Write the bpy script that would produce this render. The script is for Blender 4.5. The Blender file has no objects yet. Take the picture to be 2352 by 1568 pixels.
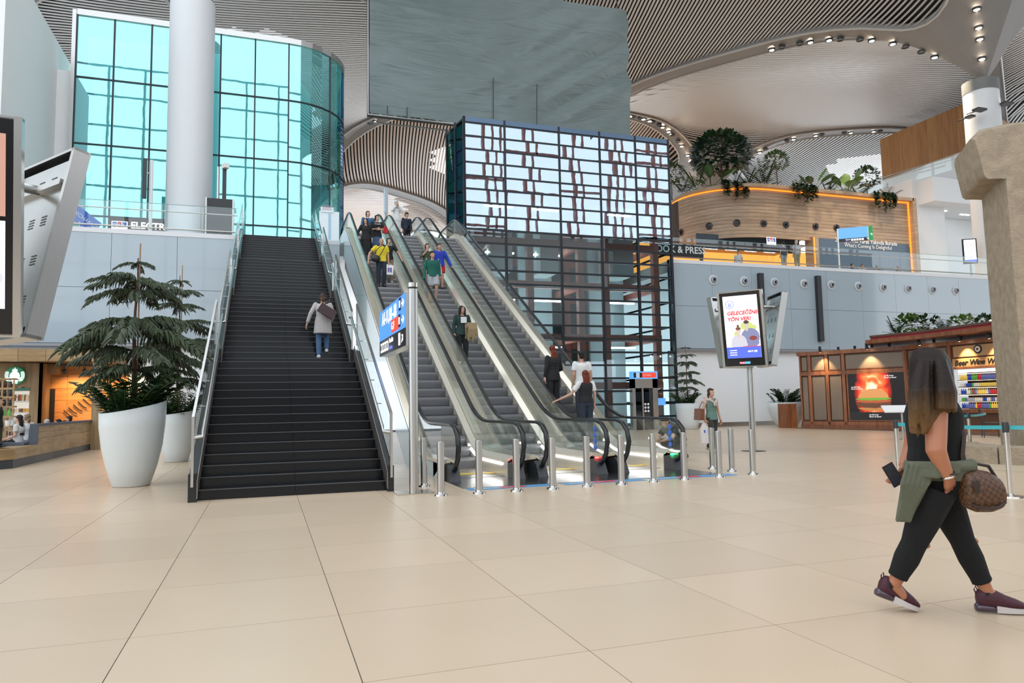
import bpy, bmesh, math, random
from mathutils import Vector, Matrix
V = Vector
random.seed(7)
SC = bpy.context.scene
COL = SC.collection
PI = math.pi

# ------------------------------------------------------------------ camera
YAW, PITCH, ROLL, CAMH, FPX = 0.329715318, 0.0857531826, -0.0177317263, 1.4, 1652.173
cf = V((math.sin(YAW)*math.cos(PITCH), math.cos(YAW)*math.cos(PITCH), math.sin(PITCH)))
cr = V((math.cos(YAW), -math.sin(YAW), 0)); cu = cr.cross(cf)
cr, cu = cr*math.cos(ROLL)+cu*math.sin(ROLL), -cr*math.sin(ROLL)+cu*math.cos(ROLL)
cam_data = bpy.data.cameras.new('camera'); cam = bpy.data.objects.new('camera', cam_data)
COL.objects.link(cam); SC.camera = cam
cam_data.sensor_fit = 'HORIZONTAL'; cam_data.sensor_width = 36.0; cam_data.lens = 36.0*FPX/2352.0
cam_data.clip_end = 500; cam_data.clip_start = 0.05
cam.matrix_world = Matrix(((cr.x, cu.x, -cf.x, 0), (cr.y, cu.y, -cf.y, 0), (cr.z, cu.z, -cf.z, CAMH), (0, 0, 0, 1)))

# ------------------------------------------------------------------ world, light, exposure
W = bpy.data.worlds.new('sky'); SC.world = W; W.use_nodes = True
bg = W.node_tree.nodes['Background']
bg.inputs[0].default_value = (0.86, 0.93, 1.0, 1); bg.inputs[1].default_value = 1.3
SC.view_settings.view_transform = 'Standard'; SC.view_settings.look = 'None'
SC.view_settings.gamma = 1.0; SC.view_settings.use_curve_mapping = False
SC.view_settings.exposure = 0.62
SC.cycles.transparent_max_bounces = 48; SC.cycles.max_bounces = 8
def area(name, loc, size, power, col, rot=(0, 0, 0)):
    l = bpy.data.lights.new(name, 'AREA'); l.shape = 'RECTANGLE'; l.size, l.size_y = size
    l.energy = power; l.color = col
    o = bpy.data.objects.new(name, l); COL.objects.link(o); o.location = loc; o.rotation_euler = rot
    return o

# ------------------------------------------------------------------ pixel -> place (survey of the photograph, 2352x1568)
def ray(x, y): return cf + cr*((x-1176)/FPX) - cu*((y-784)/FPX)
CP = V((0, 0, CAMH))
def atX(x, y, X): d = ray(x, y); return CP + d*(X/d.x)
def atY(x, y, Y): d = ray(x, y); return CP + d*(Y/d.y)
def atZ(x, y, Z=0.0): d = ray(x, y); return CP + d*((Z-CAMH)/d.z)
def atD(x, y, D): return CP + ray(x, y)*D

# ------------------------------------------------------------------ materials
MATS = {}
def mat(name, col, rough=0.5, metal=0.0, var=0.06, scale=6.0, spec=0.5, emit=None, es=1.0, bump=0.0, bscale=40.0, coat=0.0, aniso=None, alpha=None, trans=0.0, sss=0.0):
    if name in MATS: return MATS[name]
    m = bpy.data.materials.new(name); m.use_nodes = True; nt = m.node_tree; N = nt.nodes; L = nt.links
    b = N['Principled BSDF']
    b.inputs['Roughness'].default_value = rough; b.inputs['Metallic'].default_value = metal
    b.inputs['Specular IOR Level'].default_value = spec; b.inputs['Coat Weight'].default_value = coat
    if trans: b.inputs['Transmission Weight'].default_value = trans
    tc = N.new('ShaderNodeTexCoord'); no = N.new('ShaderNodeTexNoise'); no.inputs['Scale'].default_value = scale; no.inputs['Detail'].default_value = 3
    src = tc.outputs['Object']
    if aniso:
        mp = N.new('ShaderNodeMapping'); mp.inputs['Scale'].default_value = aniso; L.new(src, mp.inputs[0]); src = mp.outputs[0]
    L.new(src, no.inputs['Vector'])
    mx = N.new('ShaderNodeMix'); mx.data_type = 'RGBA'
    c = V(col[:3])
    mx.inputs[6].default_value = (*(c*(1-var)), 1); mx.inputs[7].default_value = (*[min(1, k) for k in c*(1+var)], 1)
    L.new(no.outputs['Fac'], mx.inputs[0]); L.new(mx.outputs[2], b.inputs['Base Color'])
    if bump:
        n2 = N.new('ShaderNodeTexNoise'); n2.inputs['Scale'].default_value = bscale; L.new(src, n2.inputs['Vector'])
        bp = N.new('ShaderNodeBump'); bp.inputs['Strength'].default_value = bump; bp.inputs['Distance'].default_value = 0.02
        L.new(n2.outputs['Fac'], bp.inputs['Height']); L.new(bp.outputs[0], b.inputs['Normal'])
    if emit:
        b.inputs['Emission Color'].default_value = (*emit, 1); b.inputs['Emission Strength'].default_value = es
    MATS[name] = m
    return m
def wood(name, c1, c2, rough=0.45, axis=(1, 1, 12), scale=1.5, plank=None):
    if name in MATS: return MATS[name]
    m = bpy.data.materials.new(name); m.use_nodes = True; nt = m.node_tree; N = nt.nodes; L = nt.links
    b = N['Principled BSDF']; b.inputs['Roughness'].default_value = rough
    tc = N.new('ShaderNodeTexCoord'); mp = N.new('ShaderNodeMapping'); mp.inputs['Scale'].default_value = axis
    L.new(tc.outputs['Object'], mp.inputs[0])
    no = N.new('ShaderNodeTexNoise'); no.inputs['Scale'].default_value = scale; no.inputs['Detail'].default_value = 6; no.inputs['Distortion'].default_value = 0.6
    L.new(mp.outputs[0], no.inputs['Vector'])
    rp = N.new('ShaderNodeValToRGB'); rp.color_ramp.elements[0].position = 0.32; rp.color_ramp.elements[1].position = 0.68
    rp.color_ramp.elements[0].color = (*c1, 1); rp.color_ramp.elements[1].color = (*c2, 1)
    oi = N.new('ShaderNodeObjectInfo'); ad = N.new('ShaderNodeMath'); ad.operation = 'MULTIPLY_ADD'; ad.inputs[1].default_value = 0.22
    L.new(oi.outputs['Random'], ad.inputs[0]); sb = N.new('ShaderNodeMath'); sb.operation = 'SUBTRACT'; sb.inputs[1].default_value = 0.11
    L.new(no.outputs['Fac'], sb.inputs[0]); L.new(sb.outputs[0], ad.inputs[2])
    L.new(ad.outputs[0], rp.inputs[0]); L.new(rp.outputs[0], b.inputs['Base Color'])
    MATS[name] = m
    return m
def glass(name, tint=(0.85, 0.95, 0.95), refl=0.08, gcol=(1, 1, 1), rough=0.0, wave=0.0, fres=1.5):
    """thin sheet: see-through tint plus fresnel mirror"""
    if name in MATS: return MATS[name]
    m = bpy.data.materials.new(name); m.use_nodes = True; nt = m.node_tree; N = nt.nodes; L = nt.links
    for n in list(N):
        if n.type != 'OUTPUT_MATERIAL': N.remove(n)
    out = [n for n in N if n.type == 'OUTPUT_MATERIAL'][0]
    tr = N.new('ShaderNodeBsdfTransparent'); tr.inputs[0].default_value = (*tint, 1)
    gl = N.new('ShaderNodeBsdfGlossy'); gl.inputs[0].default_value = (*gcol, 1); gl.inputs['Roughness'].default_value = rough
    lw = N.new('ShaderNodeLayerWeight'); lw.inputs[0].default_value = 0.5
    pw = N.new('ShaderNodeMath'); pw.operation = 'POWER'; pw.inputs[1].default_value = 4.0
    ad = N.new('ShaderNodeMath'); ad.operation = 'MULTIPLY_ADD'; ad.inputs[1].default_value = 0.5*(1-refl); ad.inputs[2].default_value = 0.03+refl; ad.use_clamp = True
    mx = N.new('ShaderNodeMixShader')
    L.new(lw.outputs['Facing'], pw.inputs[0]); L.new(pw.outputs[0], ad.inputs[0]); L.new(ad.outputs[0], mx.inputs[0]); L.new(tr.outputs[0], mx.inputs[1]); L.new(gl.outputs[0], mx.inputs[2]); L.new(mx.outputs[0], out.inputs[0])
    if wave:
        tc = N.new('ShaderNodeTexCoord'); no = N.new('ShaderNodeTexNoise'); no.inputs['Scale'].default_value = 0.9
        bp = N.new('ShaderNodeBump'); bp.inputs['Strength'].default_value = wave; bp.inputs['Distance'].default_value = 0.05
        gm = N.new('ShaderNodeNewGeometry')
        L.new(gm.outputs['Position'], no.inputs['Vector']); L.new(no.outputs['Fac'], bp.inputs['Height']); L.new(bp.outputs[0], gl.inputs['Normal'])
    MATS[name] = m
    return m
def emis(name, col, s):
    return mat(name, (0.02, 0.02, 0.02), 0.6, var=0.0, emit=col, es=s)

# ------------------------------------------------------------------ mesh building
class MB:
    def __init__(s): s.v = []; s.f = []; s.mi = []; s.cur = 0
    def add(s, vs, fs):
        k = len(s.v); s.v += [tuple(p) for p in vs]; s.f += [tuple(i+k for i in f) for f in fs]; s.mi += [s.cur]*len(fs); return s
    def box(s, c, d, M=None):
        x, y, z = d[0]/2, d[1]/2, d[2]/2; c = V(c)
        vs = [V((a*x, b*y, e*z)) for e in (-1, 1) for b in (-1, 1) for a in (-1, 1)]
        vs = [(M @ p if M else p)+c for p in vs]
        return s.add(vs, [(0, 2, 3, 1), (4, 5, 7, 6), (0, 1, 5, 4), (2, 6, 7, 3), (0, 4, 6, 2), (1, 3, 7, 5)])
    def box2(s, a, b): 
        a, b = V(a), V(b); return s.box((a+b)/2, b-a)
    def quad(s, a, b, c, d): return s.add([a, b, c, d], [(0, 1, 2, 3)])
    def poly(s, pts): return s.add(pts, [tuple(range(len(pts)))])
    def prism(s, pts, vec):
        """closed polygon (3D points) pushed along vec"""
        n = len(pts); vec = V(vec); vs = [V(p) for p in pts]+[V(p)+vec for p in pts]
        fs = [tuple(range(n))[::-1], tuple(range(n, 2*n))]+[(i, (i+1) % n, n+(i+1) % n, n+i) for i in range(n)]
        return s.add(vs, fs)
    def loft(s, rings, cap=True, close=True):
        n = len(rings[0]); vs = [p for r in rings for p in r]; fs = []
        m = n if close else n-1
        for i in range(len(rings)-1):
            for j in range(m): fs.append((i*n+j, i*n+(j+1) % n, (i+1)*n+(j+1) % n, (i+1)*n+j))
        if cap: fs += [tuple(range(n))[::-1], tuple(range((len(rings)-1)*n, len(rings)*n))]
        return s.add(vs, fs)
    def tube(s, path, r, n=8, cap=True, up=None):
        """r: number or list; round section swept along a path"""
        P = [V(p) for p in path]; rs = r if isinstance(r, (list, tuple)) else [r]*len(P); rings = []
        prev = None
        for i, p in enumerate(P):
            t = (P[min(i+1, len(P)-1)]-P[max(i-1, 0)])
            if t.length < 1e-9: t = V((0, 0, 1))
            t.normalize()
            if prev is None:
                a = V((0, 0, 1)) if abs(t.z) < 0.9 else V((1, 0, 0))
                u = (a - t*a.dot(t)).normalized()
            else:
                u = (prev - t*prev.dot(t))
                u = u.normalized() if u.length > 1e-6 else V((1, 0, 0))
            prev = u; w = t.cross(u)
            rings.append([p+(u*math.cos(2*PI*k/n)+w*math.sin(2*PI*k/n))*rs[i] for k in range(n)])
        return s.loft(rings, cap)
    def sweep(s, path, sec, side=(1, 0, 0), cap=True):
        """section points (a,b): a along side, b along normal of the path"""
        P = [V(p) for p in path]; sd = V(side); rings = []
        for i, p in enumerate(P):
            if i == 0: t = (P[1]-p).normalized(); k = 1
            elif i == len(P)-1: t = (p-P[i-1]).normalized(); k = 1
            else:
                t1 = (p-P[i-1]).normalized(); t2 = (P[i+1]-p).normalized(); t = (t1+t2).normalized(); k = 1/max(0.4, t.dot(t1))
            nn = sd.cross(t)
            rings.append([p+sd*a+nn*b*k for a, b in sec])
        return s.loft(rings, cap)
    def cyl(s, a, b, r, n=12, r2=None): return s.tube([a, b], [r, r if r2 is None else r2], n)
    def lathe(s, prof, n=24, c=(0, 0, 0), M=None, cap=False):
        c = V(c); rings = []
        for r, z in prof:
            ring = [V((r*math.cos(2*PI*k/n), r*math.sin(2*PI*k/n), z)) for k in range(n)]
            rings.append([(M @ p if M else p)+c for p in ring])
        return s.loft(rings, cap)
    def ell(s, c, rad, n=10, m=7, M=None):
        c = V(c); rings = []
        for i in range(m+1):
            a = -PI/2+PI*i/m; cz = max(0.02, math.cos(a))
            ring = [V((rad[0]*cz*math.cos(2*PI*k/n), rad[1]*cz*math.sin(2*PI*k/n), rad[2]*math.sin(a))) for k in range(n)]
            rings.append([(M @ p if M else p)+c for p in ring])
        return s.loft(rings, True)
    def mesh(s, name, mats, smooth=False):
        me = bpy.data.meshes.new(name); me.from_pydata(s.v, [], s.f); me.update()
        ml = mats if isinstance(mats, (list, tuple)) else [mats]
        for m in ml: me.materials.append(m)
        if len(ml) > 1: me.polygons.foreach_set('material_index', s.mi)
        if smooth:
            me.polygons.foreach_set('use_smooth', [True]*len(me.polygons))
            if smooth != 'all':
                try: me.set_sharp_from_angle(angle=math.radians(42))
                except Exception: pass
        return me
    def build(s, name, mats, parent=None, smooth=False, loc=None):
        return link(name, s.mesh(name, mats, smooth), parent, loc)
def link(name, me, parent=None, loc=None, rot=None, scale=None):
    o = bpy.data.objects.new(name, me); COL.objects.link(o)
    if parent: o.parent = parent
    if loc is not None: o.location = loc
    if rot is not None: o.rotation_euler = rot
    if scale is not None: o.scale = scale if hasattr(scale, '__len__') else (scale,)*3
    return o
def tag(o, label=None, cat=None, group=None, kind=None):
    if label: o['label'] = label
    if cat: o['category'] = cat
    if group: o['group'] = group
    if kind: o['kind'] = kind
    return o
def thing(name, label, cat, loc=(0, 0, 0), rz=0.0, group=None, kind=None):
    o = bpy.data.objects.new(name, None); COL.objects.link(o); o.location = loc; o.rotation_euler = (0, 0, rz); o.empty_display_size = 0.2
    return tag(o, label, cat, group, kind)
def struct(name, mb, m, label, cat, smooth=False):
    return tag(mb.build(name, m, None, smooth), label, cat, None, 'structure')
def copy_tree(o, parent=None):
    c = o.copy(); COL.objects.link(c); c.parent = parent
    for ch in list(o.children): copy_tree(ch, c)
    return c
def frame(o, right, up):
    r = V(right).normalized(); u = V(up).normalized(); n = r.cross(u).normalized(); u = n.cross(r)
    return Matrix(((r.x, u.x, n.x, o[0]), (r.y, u.y, n.y, o[1]), (r.z, u.z, n.z, o[2]), (0, 0, 0, 1)))
def text(s, size, m, parent, M=None, name='lettering', align='LEFT', ext=0.004, bold=0.0, sx=1.0, shear=0.0, space=1.0):
    """lettering in local x right, y up, z out; M places it within the parent"""
    c = bpy.data.curves.new(name, 'FONT'); c.body = s; c.size = size; c.align_x = align; c.align_y = 'CENTER'; c.extrude = ext; c.offset = bold; c.shear = shear; c.resolution_u = 3; c.space_character = space
    t = bpy.data.objects.new(name+'_raw', c); COL.objects.link(t); o = link(name, bpy.data.meshes.new(name), parent)
    def post(me):
        me.materials.clear(); me.materials.append(m)
        if sx != 1.0: me.transform(Matrix.Diagonal((sx, 1, 1, 1)))
        if M is not None: me.transform(M)
    PEND.append((t, o, post)); return o
PEND = []
def finalize():
    # turn all pending lettering and body volumes into meshes with one evaluation
    bpy.context.view_layer.update(); dg = bpy.context.evaluated_depsgraph_get(); got = [(o, bpy.data.meshes.new_from_object(r.evaluated_get(dg)), p_) for r, o, p_ in PEND]
    for o, me, p_ in got:
        p_(me); me.name = o.name; old = o.data; o.data = me; bpy.data.meshes.remove(old)
    bpy.data.batch_remove([d for r, o, p_ in PEND for d in (r, r.data)])
def plate(name, x0, y0, x1, y1, m, parent, M=None, z=0.0, t=0.004):
    b = MB().box2((x0, y0, z), (x1, y1, z+t)); me = b.mesh(name, m)
    if M is not None: me.transform(M)
    return link(name, me, parent)
def lerp(a, b, t): return a+(b-a)*t
def T(x, y, z): return Matrix.Translation((x, y, z))

# common materials
STEEL = mat('brushed_steel', (0.55, 0.54, 0.52), 0.28, 1.0, 0.10, 3, aniso=(60, 60, 2))
STEELP = mat('polished_steel', (0.66, 0.63, 0.59), 0.16, 1.0, 0.05, 2)
BLACK = mat('black_rubber', (0.012, 0.012, 0.013), 0.3)
DARK = mat('dark_metal', (0.03, 0.032, 0.036), 0.4)
WHITE = mat('white_paint', (0.80, 0.80, 0.79), 0.5, var=0.02)
WHITEG = mat('white_gloss', (0.82, 0.82, 0.81), 0.22, var=0.02)
CLEAR = glass('clear_glass', (0.95, 0.985, 0.98), 0.02)
LAMPW = emis('lamp_warm', (1.0, 0.80, 0.55), 14)
LAMPN = emis('lamp_white', (1.0, 0.97, 0.93), 8)
PRW = mat('print_white', (0.85, 0.85, 0.85), 0.5, var=0.01)
PRB = mat('print_blue', (0.05, 0.16, 0.62), 0.45, var=0.02)
PRR = mat('print_red', (0.70, 0.04, 0.03), 0.45, var=0.02)
PRK = mat('print_black', (0.012, 0.012, 0.014), 0.45, var=0.02)
# ================================================================== STRUCTURE
YF, ZU = 32.0, 8.64          # edge and level of the upper concourse
# ---- floor: square stone slabs
def floor_mat():
    m = mat('floor_stone', (0.62, 0.48, 0.34), 0.3, 0, 0.03, 1.2, spec=0.5)
    nt = m.node_tree; N = nt.nodes; L = nt.links; b = N['Principled BSDF']
    g = N.new('ShaderNodeNewGeometry'); sub = N.new('ShaderNodeVectorMath'); sub.operation = 'SUBTRACT'; sub.inputs[1].default_value = (0.48, 3.84, 0.5)
    dv = N.new('ShaderNodeVectorMath'); dv.operation = 'DIVIDE'; dv.inputs[1].default_value = (1.265, 1.265, 10)
    fl = N.new('ShaderNodeVectorMath'); fl.operation = 'FLOOR'; wn = N.new('ShaderNodeTexWhiteNoise')
    L.new(g.outputs['Position'], sub.inputs[0]); L.new(sub.outputs[0], dv.inputs[0]); L.new(dv.outputs[0], fl.inputs[0]); L.new(fl.outputs[0], wn.inputs['Vector'])
    old = b.inputs['Base Color'].links[0].from_socket
    mx = N.new('ShaderNodeMix'); mx.data_type = 'RGBA'; mx.blend_type = 'MULTIPLY'; mx.inputs[0].default_value = 1
    rp = N.new('ShaderNodeMapRange'); rp.inputs[3].default_value = 0.95; rp.inputs[4].default_value = 1.04
    L.new(wn.outputs['Value'], rp.inputs[0]); L.new(old, mx.inputs[6]); L.new(rp.outputs[0], mx.inputs[7]); L.new(mx.outputs[2], b.inputs['Base Color'])
    # fine cloudy streaks
    no = N.new('ShaderNodeTexNoise'); no.inputs['Scale'].default_value = 0.8; no.inputs['Detail'].default_value = 5
    mr = N.new('ShaderNodeMapRange'); mr.inputs[3].default_value = 0.26; mr.inputs[4].default_value = 0.36
    L.new(g.outputs['Position'], no.inputs['Vector']); L.new(no.outputs['Fac'], mr.inputs[0]); L.new(mr.outputs[0], b.inputs['Roughness'])
    return m
FST = floor_mat()
floor = struct('floor', MB().box2((-45, -30, -0.2), (75, 42, -0.006)), mat('floor_joint', (0.10, 0.09, 0.08), 0.8), 'wide pale beige stone floor of the lower hall', 'floor')
TS = 1.265
tiles = []
for i in range(-22, 40):
    for j in range(-8, 27):
        cx, cy = 0.48+(i+0.5)*TS, 3.84+(j+0.5)*TS
        d = V((cx, cy, 0))-CP; z = d.dot(cf)
        if z > 0.6:
            px, py = 1176+FPX*d.dot(cr)/z, 784-FPX*d.dot(cu)/z
            vis = -250 < px < 2600 and py < 1800
        else: vis = False
        tiles.append((d.length if vis else 900+d.length, cx, cy))
tiles.sort()
tile_me = MB().prism([(-TS/2+.003, -TS/2+.003, -0.006), (TS/2-.003, -TS/2+.003, -0.006), (TS/2-.003, TS/2-.003, -0.006), (-TS/2+.003, TS/2-.003, -0.006)], (0, 0, 0.006)).mesh('floor_tile', FST)
for d, x, y in tiles[:300]: link('floor_tile', tile_me, floor, (x, y, 0))
b = MB()
for d, x, y in tiles[300:]: b.quad((x-TS/2+.003, y-TS/2+.003, 0), (x+TS/2-.003, y-TS/2+.003, 0), (x+TS/2-.003, y+TS/2-.003, 0), (x-TS/2+.003, y+TS/2-.003, 0))
tag(b.build('floor_tile_field', FST, floor), kind='stuff')

# ---- upper concourse slab
SLAB = mat('slab_grey', (0.55, 0.54, 0.52), 0.35)
b = MB().box2((-45, YF+.25, ZU-.6), (8.4, 110, ZU)).box2((19.7, YF+.25, ZU-.6), (90, 110, ZU)).box2((8.4, 39.6, ZU-.6), (19.7, 110, ZU))
struct('floor_upper', b, SLAB, 'upper concourse floor behind the glass railing', 'floor')
# ---- grey glossy panel fascia, split left and right of the stair and lift block
FASC = mat('grey_gloss_panel', (0.42, 0.50, 0.555), 0.10, 0, 0.03, 0.4, coat=0.5)
COPE = mat('coping_white', (0.75, 0.76, 0.78), 0.3, var=0.02)
def fascia(name, x0, x1, label):
    core = MB().box2((x0, YF+.04, 3.95), (x1, YF+.24, ZU)).build(name, mat('joint_dark', (0.10, 0.11, 0.13), 0.6))
    tag(core, label, 'wall', None, 'structure')
    n = max(1, round((x1-x0)/2.45)); w = (x1-x0)/n
    pm = MB().box((0, 0, 0), (w-.014, .05, 2.2)).mesh('wall_panel', FASC)
    for i in range(n):
        for k in range(2): link('wall_panel', pm, core, (x0+(i+.5)*w, YF+.015, 4.06+1.1+k*2.215))
    MB().box2((x0, YF-.03, ZU-.16), (x1, YF+.26, ZU+.03)).build('coping', COPE, core)
    MB().box2((x0, YF-.02, 3.93), (x1, YF+.24, 4.04)).build('lower_edge_profile', mat('edge_profile', (0.32, 0.32, 0.33), 0.4, 0.6), core)
    return core
fascia('wall_left', -30, -1.12, 'glossy blue-grey panel wall left of the dark staircase')
fascia('wall_centre', 1.98, 3.0, 'narrow grey wall between the dark staircase and the escalators')
fascia('wall_right', 19.62, 47, 'glossy blue-grey panel wall with round air nozzles, right of the glass lift block')
LW = mat('lower_wall_white', (0.88, 0.89, 0.90), 0.35, var=0.015)
struct('wall_left_lower', MB().box2((-30, YF+.3, 0), (-1.1, YF+.5, 3.95)), LW, 'plain white wall below the grey panels at the left', 'wall')
struct('wall_right_lower', MB().box2((19.6, YF+.3, 0), (60, YF+.5, 3.95)), LW, 'plain white wall below the grey panels at the right', 'wall')
struct('baseboard_right', MB().box2((19.6, YF+.26, 0), (60, YF+.31, .22)), STEEL, 'low steel skirting along the white wall at the right', 'skirting')

# ---- glass railings on the fascia
def railing(x0, x1, label, nm):
    t = thing('glass_railing', label, 'railing', (0, 0, 0))
    w = (x1-x0)/nm
    gm = MB().box((0, 0, .6), (w-.03, .02, 1.15)).mesh('glass_panel', CLEAR)
    for i in range(nm): link('glass_panel', gm, t, (x0+(i+.5)*w, YF+.1, ZU+.03))
    MB().cyl((x0, YF+.02, ZU+.16), (x1, YF+.02, ZU+.16), .032, 8).build('base_rail', STEEL, t, True)
    MB().cyl((x0, YF+.18, ZU+.92), (x1, YF+.18, ZU+.92), .028, 8).build('handrail', STEEL, t, True)
    bm = MB().box((0, 0, 0), (.02, .1, .03)).mesh('bracket', STEEL)
    for i in range(nm): link('bracket', bm, t, (x0+(i+.5)*w, YF+.14, ZU+.9))
    MB().box2((x0, YF+.09, ZU+1.19), (x1, YF+.115, ZU+1.21)).build('top_edge', mat('glass_edge', (0.35, 0.55, 0.52), 0.2), t)
railing(-14, -1.25, 'glass railing on the grey wall left of the staircase', 9)
railing(19.75, 46, 'long glass railing on the grey wall with air nozzles', 17)

# ---- side walls of the upper level at the far left
UPW = mat('plaster_white', (0.84, 0.84, 0.83), 0.6, var=0.015)
struct('wall_upper_left', MB().box2((-9.6, 30.4, ZU), (-9.4, 40, 18.6)).box2((-40, 30.4, ZU), (-9.6, 30.6, 18.6)), UPW, 'tall plain white wall at the far left edge', 'wall')
struct('wall_upper_left_back', MB().box2((-9.4, 37.4, ZU), (-7.9, 37.6, 17.3)), UPW, 'narrow white wall strip left of the cyan glass block', 'wall')

# ---- facade and skylight grid of the hall behind the photographer
FAC = mat('facade_mullion', (0.09, 0.07, 0.07), 0.5); RED = mat('facade_red', (0.22, 0.07, 0.06), 0.5)
b = MB().box2((-45, -28.3, 0), (95, -28, 4.6)).box2((-45, -28.3, 7.6), (95, -28, 11.5)).box2((20, -28.3, 7.6), (95, -28, 24.6)).box2((46, -28.3, 0), (95, -28, 24.6))
struct('wall_rear', b, mat('rear_hall_wall', (0.50, 0.49, 0.47), 0.6), 'plain rear wall of the hall behind the viewer', 'wall')
b = MB()
for i in range(16): x = -45+i*4.2; b.box2((x-.12, -28.4, 0), (x+.12, -27.9, 46))
for k in range(9): b.box2((-45, -28.3, 14+k*4), (20, -28.1, 14.2+k*4))
struct('window_1', b, FAC, 'mullioned window facade of the hall behind the viewer', 'window')
b = MB()
for i in range(12):
    x = 21.5+i*6.3; b.box2((x-.18, -28.4, 24.6), (x+.18, -27.8, 48)); b.box2((x+1.2, -28.3, 24.6), (x+1.42, -27.9, 48))
    if i % 3 == 1: b.box2((x+2.4, -28.3, 24.6), (x+2.6, -27.9, 48))
for z in (24.8, 31.2, 36.8, 44): b.box2((20, -28.2, z), (95, -27.9, z+.3))
struct('window_2', b, RED, 'high window band with red posts behind the viewer', 'window')

# ---- slatted vault ceiling on a diagonal column grid
P1 = V((atY(2258, 150, 32.6).x, 32.6)); P0 = V((-4.4, 40.0)); dd = P0-P1; pp = V((7.7, 45.9))
v1 = (dd+pp)/2; v2 = (dd-pp)/2
Z0 = 21.7
NODE = {(1, -1): V(atZ(1628, 462, 21.7).xy), (0, -1): V(atZ(2300, 425, 21.7).xy)}
def corner(i, j): return NODE.get((i, j)) or P1+v1*i+v2*j
RISE = {}
def rise(a, b):
    k = tuple(sorted((a, b)))
    tab = {((0, 0), (1, 0)): 6.4, ((1, -1), (1, 0)): 7.8, ((0, -1), (1, -1)): 6.6, ((0, -1), (0, 0)): 7.0, ((0, 0), (0, 1)): 6.5, ((1, 0), (2, 0)): 10.8, ((1, 0), (1, 1)): 8.0}
    return tab.get(k, 8.5)
RIBM = mat('rib_grey', (0.27, 0.25, 0.235), 0.45, 0.2, 0.03)
SLATM = mat('slat_grey', (0.64, 0.62, 0.60), 0.38, 0.2, 0.04)
SLATB = mat('slat_tan', (0.62, 0.49, 0.40), 0.38, 0.2, 0.04)
LIP = mat('rib_lip', (0.55, 0.53, 0.50), 0.4, 0.3)
ROOFM = mat('roof_void_shade', (0.022, 0.022, 0.024), 0.9)
def ARCH(x): return 1-abs(2*x-1)**3.2
CZ = {(0, 1): 11.0, (-1, 1): 11.0}
class Cell:
    def __init__(s, i, j):
        s.i, s.j = i, j; s.o = corner(i, j)
        s.ra, s.rc = rise((i, j), (i+1, j)), rise((i, j+1), (i+1, j+1)); s.rb, s.rd = rise((i, j), (i, j+1)), rise((i+1, j), (i+1, j+1))
    def z(s, u, t):
        q = ARCH
        zz = (1-t)*s.ra*q(u)+t*s.rc*q(u)+(1-u)*s.rb*q(t)+u*s.rd*q(t)
        m = (s.ra+s.rb+s.rc+s.rd)/4
        cz = lambda a, e: CZ.get((s.i+a, s.j+e), 0)
        lift = (1-u)*(1-t)*cz(0, 0)+u*(1-t)*cz(1, 0)+(1-u)*t*cz(0, 1)+u*t*cz(1, 1)
        return Z0+zz-(m*1.08)*q(u)*q(t)+lift
    def p(s, u, t, dz=0.0):
        xy = (corner(s.i, s.j)*(1-u)+corner(s.i+1, s.j)*u)*(1-t)+(corner(s.i, s.j+1)*(1-u)+corner(s.i+1, s.j+1)*u)*t; return V((xy.x, xy.y, s.z(u, t)+dz))
E_IN = 0.026                   # rib half width in cell units
def inner_ok(u, t, e=E_IN, r=0.13):
    a, b_ = min(u, 1-u)-e, min(t, 1-t)-e
    if a < 0 or b_ < 0: return False
    if a < r and b_ < r: return (r-a)**2+(r-b_)**2 <= r*r
    return True
def ring(n, e, r):
    """rounded square in cell units with n points per quarter"""
    pts = []
    cs = [((1-e-r, e+r), -PI/2), ((1-e-r, 1-e-r), 0), ((e+r, 1-e-r), PI/2), ((e+r, e+r), PI)]
    for (cu_, ct), a0 in cs:
        for k in range(n+1):
            a = a0+PI/2*k/n; pts.append((cu_+r*math.cos(a), ct+r*math.sin(a)))
    # subdivide the straight runs
    out = []
    for k, p in enumerate(pts):
        q = pts[(k+1) % len(pts)]; out.append(p)
        if (V(q)-V(p)).length > 0.1:
            for m in range(1, 14): out.append((lerp(p[0], q[0], m/14), lerp(p[1], q[1], m/14)))
    return out
def to_edge(u, t):
    """push a point of the rounded square outwards to the square cell edge"""
    du, dt = u-.5, t-.5; k = 0.5/max(abs(du), abs(dt)); return .5+du*k, .5+dt*k
spots = []
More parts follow.
